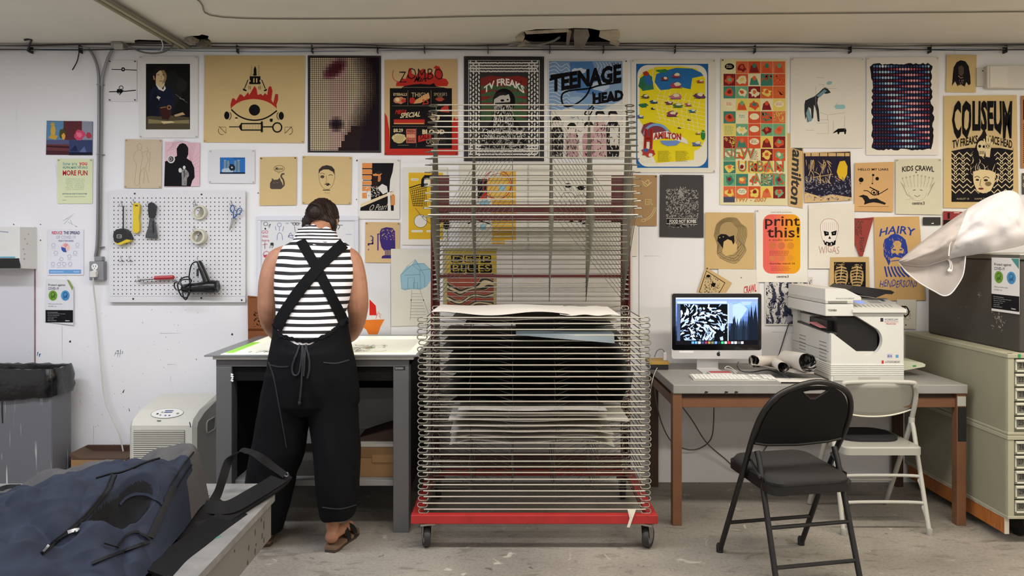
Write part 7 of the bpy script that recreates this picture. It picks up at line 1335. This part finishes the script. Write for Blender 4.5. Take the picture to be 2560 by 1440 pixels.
NV = M('171d2b', .8, kind='mottle', c2='1d2435', vs=7, bump=.25, bs=420, spec=.3); BGR = M('3d3b3b', .75, var=.08, vs=20, bump=.3, bs=400); BKF = M('07070a', .7, bump=.3, bs=300, spec=.2); WEB = M('0c0c0f', .7, bump=.3, bs=300, spec=.22)
XS = [-2.02, -1.96, -1.80, -1.66, -1.50, -1.35, -1.22, -1.145, -1.115]
ROWS = [(2.84, [.46, .47, .47, .47, .47, .47, .47, .47, .46]), (2.80, [.46, .50, .56, .61, .63, .65, .665, .62, .50]), (2.75, [.46, .51, .58, .635, .655, .685, .705, .69, .52]), (2.68, [.46, .51, .585, .63, .652, .688, .712, .69, .52]),
        (2.55, [.46, .52, .59, .635, .668, .70, .70, .645, .50]), (2.42, [.46, .53, .60, .64, .675, .675, .625, .57, .49]), (2.28, [.46, .54, .60, .635, .645, .62, .56, .52, .48]), (2.12, [.46, .54, .60, .62, .60, .57, .53, .50, .475]), (1.98, [.46, .52, .57, .585, .57, .54, .51, .49, .47]), (1.85, [.46, .47, .49, .50, .49, .48, .48, .47, .46])]
def pack_surface(n=12):
    def cr(a, t):
        i = min(int(t), len(a)-2); f = t-i; p0, p1, p2, p3 = a[max(i-1, 0)], a[i], a[i+1], a[min(i+2, len(a)-1)]
        return .5*(2*p1+(p2-p0)*f+(2*p0-5*p1+4*p2-p3)*f*f+(3*p1-p0-3*p2+p3)*f**3)
    nu, nv = (len(XS)-1)*n, (len(ROWS)-1)*n; g = []
    for j in range(nv+1):
        tv = j/n; yv = cr([r_[0] for r_ in ROWS], tv); row = []
        cols = [cr([r_[1][c] for r_ in ROWS], tv) for c in range(len(XS))]
        for i in range(nu+1):
            tu = i/n; x = cr(XS, tu); z = cr(cols, tu); ed = min(i, nu-i, j, nv-j)/n
            xx = x+.10*(2.6-yv)*(1 if x > -1.6 else .5)*.55; yy = yv
            am = min(1, ed); q_ = xx*.5+yy*.86; f = .016*mn.noise(Vector((xx*5+yy*3, yy*6-xx*2, 1)))+.016*(abs(mn.noise(Vector((xx*4-yy*2, q_*9, 4))))**.8)-.012*abs(mn.noise(Vector((xx*7+2, yy*10-xx*6, 7))))+.0015*mn.noise(Vector((xx*30, yy*26, 9)))
            z += f*am*2.8
            # sunken pocket mouth
            dp = (((xx+1.25)*.85-(yy-2.40)*.5)/.062)**2+(((xx+1.25)*.5+(yy-2.40)*.85)/.125)**2
            if dp < 1: z -= .085*(1-dp)**1.1
            row.append(Vector((xx, yy, max(.461, z))))
        g.append(row)
    return g, nu, nv
g, nu, nv = pack_surface(32)
b = MB(); vs = [v for r_ in g for v in r_]; mN, mG, mB = b.mi(NV), b.mi(BGR), b.mi(BKF); b.v = [tuple(v) for v in vs]
n12 = 12
for j in range(nv):
    for i in range(nu):
        c = (g[j][i]+g[j+1][i+1])*.5; m_ = mN
        if c.y > 2.665+.03*sin(c.x*8)+(c.x+1.5)*.06 and c.z > .5: m_ = mG
        if (((c.x+1.25)*.85-(c.y-2.40)*.5)/.052)**2+(((c.x+1.25)*.5+(c.y-2.40)*.85)/.105)**2 < 1: m_ = mB
        if i > nu-24 and c.y > 2.50: m_ = mG if c.y > 2.62 else mN
        b.f.append((j*(nu+1)+i, j*(nu+1)+i+1, (j+1)*(nu+1)+i+1, (j+1)*(nu+1)+i)); b.m.append(m_)
k0 = len(b.v); b.v += [(v.x, v.y, .4605) for r_ in (g[0], g[-1]) for v in r_]
b.f.append(tuple(range(k0, k0+nu+1))+tuple(range(k0+2*nu+1, k0+nu, -1))); b.m.append(mB)
body = rel(b.build('pack_body', smooth=True, angle=False), bp)
bv = bvh_of(body)
b = drape(bv, [(286, 1188), (272, 1220), (250, 1250), (215, 1290), (170, 1330), (130, 1362), (104, 1385)], 11, .003, M('101114', .7, spec=.2)); rel(b.build('zipper_tape', smooth=True), bp)
b = MB()
for dx in (-6, 6): drape(bv, [(286+dx, 1188), (272+dx, 1220), (250+dx, 1250), (215+dx, 1290), (170+dx, 1330), (130+dx, 1362), (104+dx*.3, 1385)], 2.4, .005, BKF, b)
rel(b.build('zipper_piping'), bp)
b = drape(bv, [(240, 1196), (275, 1186), (300, 1182), (330, 1172), (360, 1158), (400, 1146)], 2.5, .004, BKF); rel(b.build('seam'), bp)
b = drape(bv, [(432, 1218), (418, 1250), (400, 1288), (385, 1320), (374, 1345)], 15, .006, M('1b1c1e', .7, bump=.3, bs=300, spec=.2)); rel(b.build('compression_strap', smooth=True), bp)
b = MB(); drape(bv, [(484, 1130), (462, 1158), (440, 1190), (425, 1215)], 3, .004, BKF, b); drape(bv, [(478, 1162), (455, 1195), (430, 1240), (405, 1290)], 2.4, .004, BKF, b); rel(b.build('seam', smooth=True), bp)
b = drape(bv, [(300, 1262), (315, 1246), (340, 1236), (370, 1238), (398, 1254), (404, 1262)], 7, .005, NV); rel(b.build('pocket_edge', smooth=True), bp)
b = MB(); drape(bv, [(290, 1372), (310, 1345), (335, 1333), (358, 1340), (372, 1352)], 6, .008, BKF, b); drape(bv, [(230, 1412), (280, 1390), (330, 1372), (372, 1356)], 7, .006, WEB, b); drape(bv, [(255, 1366), (290, 1374)], 3, .012, WEB, b); rel(b.build('pocket_zipper', smooth=True), bp)
b = drape(bv, [(168, 1336), (182, 1332), (196, 1330)], 9, .014, M('8f9094', .35, metal=.4)); rel(b.build('zip_pull_tag'), bp)
b = MB(); drape(bv, [(140, 1356), (160, 1344), (172, 1338)], 2.2, .010, BKF, b); drape(bv, [(104, 1384), (112, 1374), (118, 1366)], 6, .009, M('6a6a70', .3, metal=.6), b); rel(b.build('zip_slider'), bp)
SM = M('c9c9cc', .2, metal=.9)
def strap(name, pts, w, th, mat=WEB, n=8):
    b = MB(); q = smoothpath(pts, n); rings = []
    for i, p in enumerate(q):
        d = (q[min(i+1, len(q)-1)]-q[max(i-1, 0)]).normalized(); a = d.cross(Vector((.35, -.4, .85)) if name != 'webbing_loop' else Vector((.2, -.2, 1))); 
        if name == 'webbing_loop': a = Vector((.75, .65, 0)) if False else Vector((.5, .86, .1))
        a.normalize(); u = d.cross(a).normalized(); a = u.cross(d).normalized(); rings.append([p+a*w/2+u*th/2, p-a*w/2+u*th/2, p-a*w/2-u*th/2, p+a*w/2-u*th/2])
    b.rings(rings, mat); return rel(b.build(name, smooth=True, angle=50), bp)
def PB_(px, py, z): s_ = (EYE-z)/(py-610); return Vector(((px-1280)*s_, s_*F, z))
strap('webbing_loop', [PB_(532, 1256, .475), PB_(545, 1232, .50), PB_(556, 1200, .54), PB_(572, 1152, .60), PB_(596, 1131, .63), PB_(618, 1128, .63), PB_(645, 1140, .61), PB_(680, 1165, .56), PB_(712, 1188, .52)], .036, .003)
strap('shoulder_strap', [PB_(440, 1262, .52), PB_(490, 1268, .51), PB_(545, 1272, .50), PB_(580, 1268, .492), PB_(630, 1240, .495), PB_(680, 1210, .50), PB_(714, 1186, .515)], .062, .016)
strap('shoulder_strap', [PB_(450, 1325, .475), PB_(510, 1318, .475), PB_(570, 1290, .475), PB_(630, 1252, .48), PB_(690, 1214, .49), PB_(716, 1190, .50)], .05, .014)
strap('hip_strap', [PB_(400, 1440, .468), PB_(440, 1400, .468), PB_(490, 1362, .468), PB_(545, 1320, .468), PB_(600, 1278, .47)], .10, .008, BKF)
strap('hip_strap', [PB_(440, 1350, .472), PB_(480, 1330, .475), PB_(530, 1300, .478), PB_(580, 1272, .48)], .12, .008, BKF)
strap('loose_webbing', [PB_(398, 1390, .48), PB_(408, 1415, .468), PB_(420, 1450, .463)], .014, .003)
b = MB(); b.tube([PB_(716+5*cos(k*.7), 1186+5*sin(k*.7), .52) for k in range(9)], .003, SM, 6, closed=True); b.tube([PB_(522, 1240, .50), PB_(516, 1222, .52), PB_(512, 1212, .525)], .003, SM, 6); b.tube([PB_(517, 1246, .482), PB_(524, 1246, .482)], .004, SM, 6); rel(b.build('buckle', smooth=True), bp)
strap('shoulder_strap', [PB_(-30, 1260, .50), PB_(10, 1226, .53), PB_(40, 1222, .54), PB_(66, 1232, .52)], .04, .01, BKF)
b = MB(); b.box(-2.15, -1.60, 2.86, 3.02, .4605, .50, BKF, .012); rel(b.build('rear_panel'), bp)
# ================================================================ person
SK = M('9a6c54', .55, kind='mottle', c2='a5775e', vs=25, spec=.35)
prs = thing('person', 'person seen from behind in a striped top and black overalls, bent over the light table', 'person', (-.98, 3.66, 0))
def V(px, py, Y, dz=0.): v = P(px, py, Y); v.z += dz; return v
b = MB()
def limb(pts, rs, flat=None, seg=14, n=5):
    q = smoothpath(pts, n); m = len(q); rr = []
    for i in range(m):
        t = i/(m-1)*(len(rs)-1); k = min(int(t), len(rs)-2); f = t-k; f = f*f*(3-2*f); rr.append(rs[k]*(1-f)+rs[k+1]*f)
    b.tube(q, rr, SK, seg, flat=flat)
    for p, r_ in ((q[0], rr[0]), (q[-1], rr[-1])): ball(p, r_*.98)
def ball(c, r_, sc=(1, 1, 1), mat=None, mb=None, rot=None):
    mb = mb or b; n = 14; vs = []; fs = []
    for i in range(9):
        a = pi*i/8
        for k in range(n):
            v = Vector((r_*sin(a)*cos(2*pi*k/n)*sc[0], r_*sin(a)*sin(2*pi*k/n)*sc[1], r_*cos(a)*sc[2])); vs.append(Vector(c)+(rot @ v if rot else v))
    for i in range(8):
        for k in range(n): fs.append((i*n+k, i*n+(k+1) % n, (i+1)*n+(k+1) % n, (i+1)*n+k))
    mb.add(vs, fs, mat or SK)
def ell_rings(spec, mat, mb, n=28, wob=0.):
    mb.rings([[Vector((x+rx*cos(2*pi*k/n)*(abs(cos(2*pi*k/n))**-.12 if abs(cos(2*pi*k/n)) > .05 else 1), y+ry*sin(2*pi*k/n), z)) for k in range(n)] for z, x, y, rx, ry in spec], mat)
PXC = -.985
TORSO = [(.90, -.965, 3.655, .17, .11), (1.0, -.975, 3.66, .165, .108), (1.10, -.985, 3.67, .155, .104), (1.18, -.985, 3.69, .165, .108), (1.27, -.985, 3.72, .182, .112), (1.35, -.985, 3.745, .185, .108), (1.42, -.985, 3.77, .165, .095), (1.465, -.982, 3.79, .11, .08), (1.49, -.975, 3.81, .06, .06)]
ell_rings(TORSO, SK, b)
limb([V(790, 598, 3.80), V(800, 575, 3.85), V(808, 560, 3.90)], [.062, .056, .056])
hc = V(806, 552, 3.93); fw = Vector((.22, .80, -.55)).normalized(); rt = Vector((1, -.25, .05)); rt = (rt-fw*rt.dot(fw)).normalized(); upv = rt.cross(fw).normalized(); HR = Matrix((rt, fw, upv)).transposed()
ball(hc, .088, (.88, 1.08, 1.12), rot=HR); ball(hc+fw*.04-upv*.055, .058, (.85, .9, 1.0), rot=HR)      # skull and jaw
ball(hc+fw*.098-upv*.02, .014, (.8, 1.1, 1.6), rot=HR); ball(hc+fw*.082-upv*.058, .02, (1.1, .7, .45), rot=HR); ball(hc+fw*.085-upv*.088, .018, (1, .8, .8), rot=HR); ball(hc+fw*.085+upv*.012, .03, (1.6, .5, .35), rot=HR)
for sx in (-1, 1): ball(hc+rt*sx*.080-upv*.015+fw*.005, .022, (.45, .8, 1.3), rot=HR)
# left arm, right arm
AL = [V(712, 640, 3.79), V(692, 655, 3.785), V(677, 700, 3.77), V(673, 760, 3.77), V(673, 800, 3.79), V(692, 833, 3.87), V(716, 850, 3.98)]
AR = [V(858, 640, 3.79), V(876, 655, 3.785), V(888, 700, 3.77), V(893, 755, 3.765), V(893, 795, 3.79), V(880, 832, 3.86), V(856, 852, 3.98)]
for A in (AL, AR):
    limb(A, [.055, .060, .058, .057, .046, .040, .026])
def hand(w, d, side):
    d = d.normalized(); sd = Vector((d.y, -d.x, 0)).normalized()*side   # thumb side
    up_ = Vector((0, 0, 1)); pc = w+d*.05
    ball(pc, .042, (1, 1, 1), rot=Matrix((sd*1, d*1.15, up_*.36)).transposed())
    for k, (o_, l) in enumerate([(.030, .068), (.010, .076), (-.010, .070), (-.029, .055)]):
        s0 = pc+d*.034+sd*o_; p = [s0, s0+d*l*.45+up_*.010+sd*o_*.15, s0+d*l*.8+up_*.002+sd*o_*.25, s0+d*l*.98-up_*.010+sd*o_*.3]; b.tube(smoothpath(p, 4), .0085, SK, 10); ball(p[-1], .0083)
    p = [w+d*.015+sd*.022, w+d*.035+sd*.046, w+d*.062+sd*.056, w+d*.080+sd*.052-up_*.006]; b.tube(smoothpath(p, 4), .0105, SK, 10); ball(p[-1], .010)
TBZ = LZ+.003
wl = Vector((AL[-1].x, AL[-1].y, TBZ+.030)); wr = Vector((AR[-1].x, AR[-1].y, TBZ+.030)); hand(wl, Vector((.3, .9, -.10)), 1); hand(wr, Vector((-.3, .9, -.10)), -1)
limb([AL[-1], wl], [.027, .026]); limb([AR[-1], wr], [.027, .026])
# legs and feet
for sx, hip, kn, an in ((1, (-.895, 3.66, .90), (-.875, 3.71, .50), (-.868, 3.635, .10)), (-1, (-1.065, 3.66, .90), (-1.13, 3.74, .50), (-1.20, 3.70, .10))):
    limb([hip, kn, (an[0], an[1]+.02, .28), an], [.085, .056, .047, .031]); h = Vector(an); dr = Vector((.24 if sx > 0 else -.25, 1, 0)).normalized()
    limb([h+Vector((0, -.012, -.035)), h+dr*.05+Vector((0, 0, -.035)), h+dr*.12+Vector((0, 0, -.048)), h+dr*.19+Vector((0, 0, -.054))], [.031, .036, .034, .020], flat=(1.1, .75)); ball(h+Vector((0, -.012, -.040)), .033)
    sd = Vector((dr.y, -dr.x, 0))
    for k in range(5): s0 = h+dr*(.185-.007*k*k*.4)+sd*(-.028+.0145*k)*sx+Vector((0, 0, -.062)); b.tube([s0, s0+dr*.022], .0085 if k else .012, SK, 8); ball(s0+dr*.024, .008 if k else .011)
skin = rel(bake('body', b, .0055, 3), prs)
# eyes, brows, lips
b = MB()
for sx in (-1, 1): ball(hc+rt*sx*.032+fw*.083-upv*.005, .012, mat=M('e6e2dc', .3), mb=b); ball(hc+rt*sx*.032+fw*.0905-upv*.006, .006, mat=M('2a1a12', .3), mb=b)
rel(b.build('eyes', smooth=True), prs)
b = MB(); ball(hc+fw*.095-upv*.062, .013, (1.7, .5, .45), mat=M('8a4038', .4), mb=b, rot=HR); rel(b.build('lips', smooth=True), prs)
# hair
b = MB(); HM = M('100805', .5, kind='hair', c2='2a160e', bump=.5, bs=220, spec=.3)
ball(hc-fw*.012+upv*.014, .096, (.90, 1.04, 1.10), mat=HM, mb=b, rot=HR); bun = V(790, 531, 3.845); ball(bun, .046, (1.12, .8, 1.15), mat=HM, mb=b); ball(V(800, 520, 3.86), .030, (1.1, .8, .8), mat=HM, mb=b); ball(V(774, 552, 3.86), .036, (.9, .9, 1.3), mat=HM, mb=b); ball(V(800, 549, 3.865), .054, (1.1, .8, .75), mat=HM, mb=b); ball(V(827, 558, 3.88), .034, (.9, .9, 1.2), mat=HM, mb=b)
for q, r_ in (([V(762, 545, 3.88), V(763, 570, 3.87), V(768, 588, 3.865)], .016), ([V(775, 560, 3.85), V(772, 578, 3.85), V(776, 592, 3.85)], .014), ([V(838, 560, 3.90), V(834, 575, 3.88), V(826, 582, 3.87)], .012)): b.tube(smoothpath(q, 4), r_, HM, 10)
def hd(v, n): return v+n*(.0025*mn.noise(Vector((v.x*70, v.y*60, v.z*18)))+.0012*sin(v.x*500+v.z*260+v.y*100))
hair = rel(bake('hair', b, .005, 3, disp=hd), prs)
b = MB(); _r = random.Random(3)
for k in range(16):
    a0 = _r.uniform(0, 2*pi); b.tube(smoothpath([bun+Vector((.036*cos(a0+t*.9), -.034+.006*sin(t*3), .040*sin(a0+t*.9)))*(1+.12*_r.random()) for t in range(4)], 5), .0022, HM, 5)
for q in ([(758, 560), (757, 575), (760, 592)], [(763, 585), (768, 598), (776, 600)], [(812, 505), (820, 512), (824, 526)], [(840, 572), (838, 584), (834, 590)]): b.tube(smoothpath([V(x, y, 3.84) for x, y in q], 4), .0022, HM, 5)
rel(b.build('loose_strands', smooth=True), prs)
# striped sleeveless top
STR = M('e6e3e6', .75, kind='stripes', c2='0d0c0f', vs=.0345, bump=.15, bs=200)
b = MB(); SH = [(.98, -.985, 3.665, .172, .118), (1.08, -.985, 3.668, .166, .114), (1.14, -.985, 3.68, .170, .114), (1.22, -.982, 3.70, .186, .118), (1.30, -.980, 3.725, .197, .120), (1.37, -.980, 3.75, .196, .116), (1.425, -.982, 3.772, .184, .108), (1.46, -.982, 3.785, .166, .098), (1.49, -.978, 3.80, .115, .084)]
ell_rings(SH, STR, b, 36)
def sd_(v, n): return v+n*(.005*mn.noise(Vector((v.x*7, v.y*7, v.z*5)))+.0025*mn.noise(Vector((v.x*22, v.y*10, v.z*16))))
shirt = rel(bake('striped_top', b, .006, 3, disp=sd_), prs)
b = MB(); CST = M('e6e3e6', .75, kind='stripes', c2='0d0c0f', vs=.0165, bump=.15, bs=200)
for k, (px_, py_, Yc, rx, rr_, tl, bk) in enumerate([(790, 618, 3.79, .100, .020, .0, -.02), (792, 607, 3.80, .098, .022, -.12, .10), (794, 597, 3.815, .092, .023, -.2, .20), (797, 589, 3.83, .084, .021, -.28, .26), (799, 583, 3.845, .074, .018, -.3, .30), (796, 612, 3.785, .080, .022, .25, .02)]):
    c = V(px_, py_, Yc); b.tube([c+Vector((rx*cos(t*pi/12), rx*.74*sin(t*pi/12), rx*(-bk*sin(t*pi/12)+.5*cos(t*pi/12)*tl)+.005*sin(t*1.7+k))) for t in range(24)], rr_, CST, 10, closed=True)
def cd_(v, n): return v+n*(.007*mn.noise(Vector((v.x*30, v.y*20, v.z*40)))+.004*sin(v.z*230+v.x*60))
cowl = rel(bake('cowl_collar', b, .005, 2, disp=cd_), prs)
# wide black overalls
OV = M('08090c', .85, var=.15, vs=6, bump=.2, bs=260, spec=.15); OV2 = M('0a0b0d', .85, spec=.15)
b = MB(); n = 40
def rim(k, base):
    a = 2*pi*k/n; x = cos(a); back = max(0, -sin(a)); zb = 1.105+.012*x; dip = .135*(1-abs(x))**.8 if sin(a) < 0 else 0
    return zb-dip
PV = [None, (.955, -.975, 3.655, .200, .145), (.90, -.975, 3.655, .213, .152), (.83, -.975, 3.655, .222, .155), (.76, -.975, 3.66, .229, .155), (.70, -.978, 3.665, .232, .150), (.66, -.98, 3.67, .20, .12)]
rg = [[Vector((-.98+.180*cos(2*pi*k/n), 3.662+.128*sin(2*pi*k/n), rim(k, 0))) for k in range(n)]]
rg += [[Vector((-.978+.186*cos(2*pi*k/n), 3.660+.133*sin(2*pi*k/n), rim(k, 0)*.6+.955*.4-.01)) for k in range(n)]]
for z, x, y, rx, ry in PV[1:]: rg.append([Vector((x+rx*cos(2*pi*k/n), y+ry*sin(2*pi*k/n), z)) for k in range(n)])
b.rings(rg, OV)
def leg_(spec):
    q = []
    for y_, xl, xr, Yc, ry in spec:
        s_ = Yc/F; xc = ((xl+xr)/2-1280)*s_; rx = (xr-xl)/2*s_; z = EYE-(y_-610)*s_; q.append([Vector((xc+rx*cos(2*pi*k/n), Yc+ry*sin(2*pi*k/n), z)) for k in range(n)])
    b.rings(q, OV)
leg_([(930, 775, 888, 3.66, .13), (1000, 772, 890, 3.66, .135), (1060, 779, 894, 3.66, .14), (1120, 786, 899, 3.66, .145), (1190, 793, 903, 3.655, .14), (1230, 797, 902, 3.65, .13), (1262, 800, 897, 3.64, .115), (1284, 803, 892, 3.635, .105)])
leg_([(930, 664, 785, 3.66, .13), (1000, 655, 778, 3.67, .14), (1060, 644, 775, 3.68, .145), (1120, 632, 765, 3.69, .15), (1190, 620, 738, 3.70, .145), (1240, 612, 722, 3.70, .13), (1280, 616, 712, 3.70, .12), (1325, 622, 700, 3.70, .11)])
def od(v, n_):
    a = atan2(v.y-3.66, v.x-(-.87 if v.x > -.98 else -1.1)); k = min(1, max(0, (1.0-v.z)/.25))
    f = .010*mn.noise(Vector((v.x*8, v.y*6, v.z*1.8)))+.006*mn.noise(Vector((v.x*18+v.z*5, v.y*12, v.z*3.5)))
    g_ = .004*sin(v.x*190)*max(0, 1-abs(v.z-.955)/.06)*max(0, 1-abs(v.x+.99)/.13) if v.y < 3.6 else 0
    return v+n_*(f*k*1.4+f*.3+g_)
ov = rel(bake('overalls', b, .0065, 4, disp=od), prs)
bv = bvh_of(shirt, ov, cowl)
b = drape(bv, [(752, 602), (768, 630), (788, 664), (812, 710), (838, 762), (862, 812)], 25, .006, OV2, thick=.005); rel(b.build('shoulder_strap', smooth=True), prs)
b = drape(bv, [(858, 612), (836, 632), (806, 660), (782, 688), (748, 730), (716, 778), (694, 822)], 27, .010, OV2, thick=.005); rel(b.build('shoulder_strap', smooth=True), prs)
bo = bvh_of(ov)
b = MB(); drape(bo, [(808, 906), (840, 908), (872, 900)], 3, .003, M('24262c', .8), b); drape(bo, [(676, 912), (700, 917), (722, 916)], 3, .003, M('1c1e24', .8), b)
drape(bo, [(672, 905), (684, 940), (692, 980), (706, 1060), (716, 1120)], 2.4, .003, M('1c1e24', .8), b)
drape(bo, [(806, 1268), (850, 1272), (890, 1262)], 2, .003, M('24262c', .8), b); rel(b.build('stitched_seams', smooth=True), prs)
b = MB(); CRD = M('191a20', .8)
for q in ([(752, 842), (746, 870), (736, 900), (732, 925), (738, 938), (748, 932), (754, 900), (758, 850)], [(762, 845), (770, 880), (774, 920), (770, 945)], [(756, 846), (758, 890), (755, 950), (752, 985), (750, 1008)], [(766, 846), (764, 890), (760, 940)]):
    pts = []
    for p in smoothpath([(x, y, 0) for x, y in q], 6):
        h, nn = hit(bo, p.x, p.y)
        if h: pts.append(h+nn*.006)
    if len(pts) > 2: b.tube(pts, .0045, CRD, 7)
h, nn = hit(bo, 750, 1006)
if h: ball(h+nn*.006, .009, (.8, .8, 1.3), mat=CRD, mb=b)
rel(b.build('drawstring', smooth=True), prs)
b = MB(); drape(bv, [(700, 838), (725, 846), (752, 852), (780, 852), (812, 840), (840, 822)], 9, .004, OV, b, wf=lambda t: 1+.3*sin(t*60)); rel(b.build('gathered_waistband', smooth=True), prs)
# sandals
for sx, an in ((1, (-.868, 3.635)), (-1, (-1.20, 3.70))):
    dr = Vector((.24 if sx > 0 else -.25, 1, 0)).normalized(); sd = Vector((dr.y, -dr.x, 0)); o0 = Vector((an[0], an[1]-.055, 0)); prof = [(0, .026), (.03, .036), (.08, .034), (.13, .038), (.19, .047), (.235, .044), (.262, .028)]
    L = [o0+dr*t-sd*w_ for t, w_ in prof]; R = [o0+dr*t+sd*w_ for t, w_ in prof]; ring = L+R[::-1]
    b = MB(); b.rings([[Vector((p.x, p.y, z)) for p in ring] for z in (.0, .014)], M('3a2c22', .7)); b.rings([[Vector((p.x, p.y, z)) for p in ring] for z in (.014, .026)], M('6d5540', .8)); rel(b.build('sandal_sole'), prs)
    for t, w_, hh in ((.13, .042, .065), (.19, .048, .055)):
        b = MB(); c = o0+dr*t; rg = []
        for k in range(11):
            a = pi*k/10; rg.append([c+sd*(w_*cos(a))+Vector((0, 0, .014+hh*sin(a)))+dr*e for e in (-.017, .017)]+[c+sd*((w_-.004)*cos(a))+Vector((0, 0, .014+(hh-.004)*sin(a)))+dr*e for e in (.017, -.017)])
        b.rings(rg, M('161413', .5)); rel(b.build('sandal_strap', smooth=True), prs)

# ================================================================ white cloth over the dark cabinet
WC = M('cfccd0', .95, spec=.1); WC2 = M('bfb6b2', .95, alpha=.80, spec=.1); wcl = thing('white_cloth_bag', 'sheer white drawstring cloth bag draped over the dark cabinet, one corner sticking out', 'cloth bag', (2.5, 3.85, 1.43))
TOPL = [(2246, 653), (2270, 632), (2320, 592), (2385, 545), (2435, 512), (2480, 488), (2520, 476), (2546, 486), (2560, 520), (2582, 572)]
BOTL = [(2246, 656), (2275, 662), (2310, 664), (2345, 655), (2385, 643), (2430, 636), (2475, 629), (2515, 622), (2550, 614), (2584, 604)]
tl = smoothpath([(x, y, 0) for x, y in TOPL], 6); bl = smoothpath([(x, y, 0) for x, y in BOTL], 6); nc = len(tl)
def cloth(front, i0, i1, mat, nr=16):
    g = []
    for i in range(i0, i1):
        u = i/(nc-1); col = []
        for j in range(nr+1):
            v = j/nr; p = tl[i].lerp(bl[i], v); bul = (sin(pi*v)**.7)*(sin(pi*min(1, u*.9+.05))**.6)
            Y_ = 3.93-(.09 if front else -.10)*bul-.03*u; f = .030*mn.noise(Vector((u*7+v*2, v*4-u*3, 2)))+.026*abs(mn.noise(Vector((u*14-v*6, v*7, 5))))-.015*abs(mn.noise(Vector((u*9+v*9, v*4, 8)))) if front else 0
            col.append(P(p.x, p.y, Y_+f*bul))
        g.append(col)
    mb = MB(); mb.rings(g, mat, False, False); return mb
ci = int(nc*.40)
b = cloth(True, ci, nc, WC); o = rel(b.build('bag_body', smooth=True, recalc=False, angle=False), wcl)
b = cloth(True, 0, ci+1, WC2); rel(b.build('sheer_corner', smooth=True, recalc=False, angle=False), wcl)
b = cloth(False, 0, nc, WC2); rel(b.build('bag_back', smooth=True, recalc=False, angle=False), wcl)
FL = smoothpath([(x, y, 0) for x, y in [(2246, 656), (2268, 682), (2300, 708), (2335, 728), (2357, 739), (2375, 735), (2392, 715), (2406, 690), (2411, 665), (2413, 640)]], 5); g = []
for i, p in enumerate(FL):
    u = i/(len(FL)-1); q = bl[int(u*(nc-1)*.52)]; g.append([P(q.x+(p.x-q.x)*v, q.y+(p.y-q.y)*v, 3.95+.015*sin(u*9+v*3)*v-.02*v) for v in [k/8 for k in range(9)]])
b = MB(); b.rings(g, M('b3adab', .95, alpha=.82, spec=.1), False, False); rel(b.build('hanging_flap', smooth=True, recalc=False, angle=False), wcl)
b = MB(); HW_ = M('e6e3e3', .6); b.tube([P(p.x, p.y, 3.947-.03*i/(nc-1)) for i, p in enumerate(bl)], .0035, HW_, 6); b.tube([g_[-1]+Vector((0, -.002, 0)) for g_ in g], .003, HW_, 6)
b.tube([P(x, y, 3.84) for x, y in ((2372, 640), (2374, 612), (2388, 585), (2410, 566))], .003, HW_, 6); rel(b.build('hem', smooth=True), wcl)
b = MB(); b.tube(smoothpath([P(x, y, 3.93) for x, y in ((2367, 646), (2374, 655), (2375, 668), (2370, 676), (2376, 680), (2380, 672), (2378, 656), (2371, 648))], 5), .003, HW_, 6)
b.lathe([(.001, 0), (.009, .004), (.007, .014), (.001, .018)], P(2374, 680, 3.93), (0, 0, 1), HW_, 8); rel(b.build('drawstring', smooth=True), wcl)
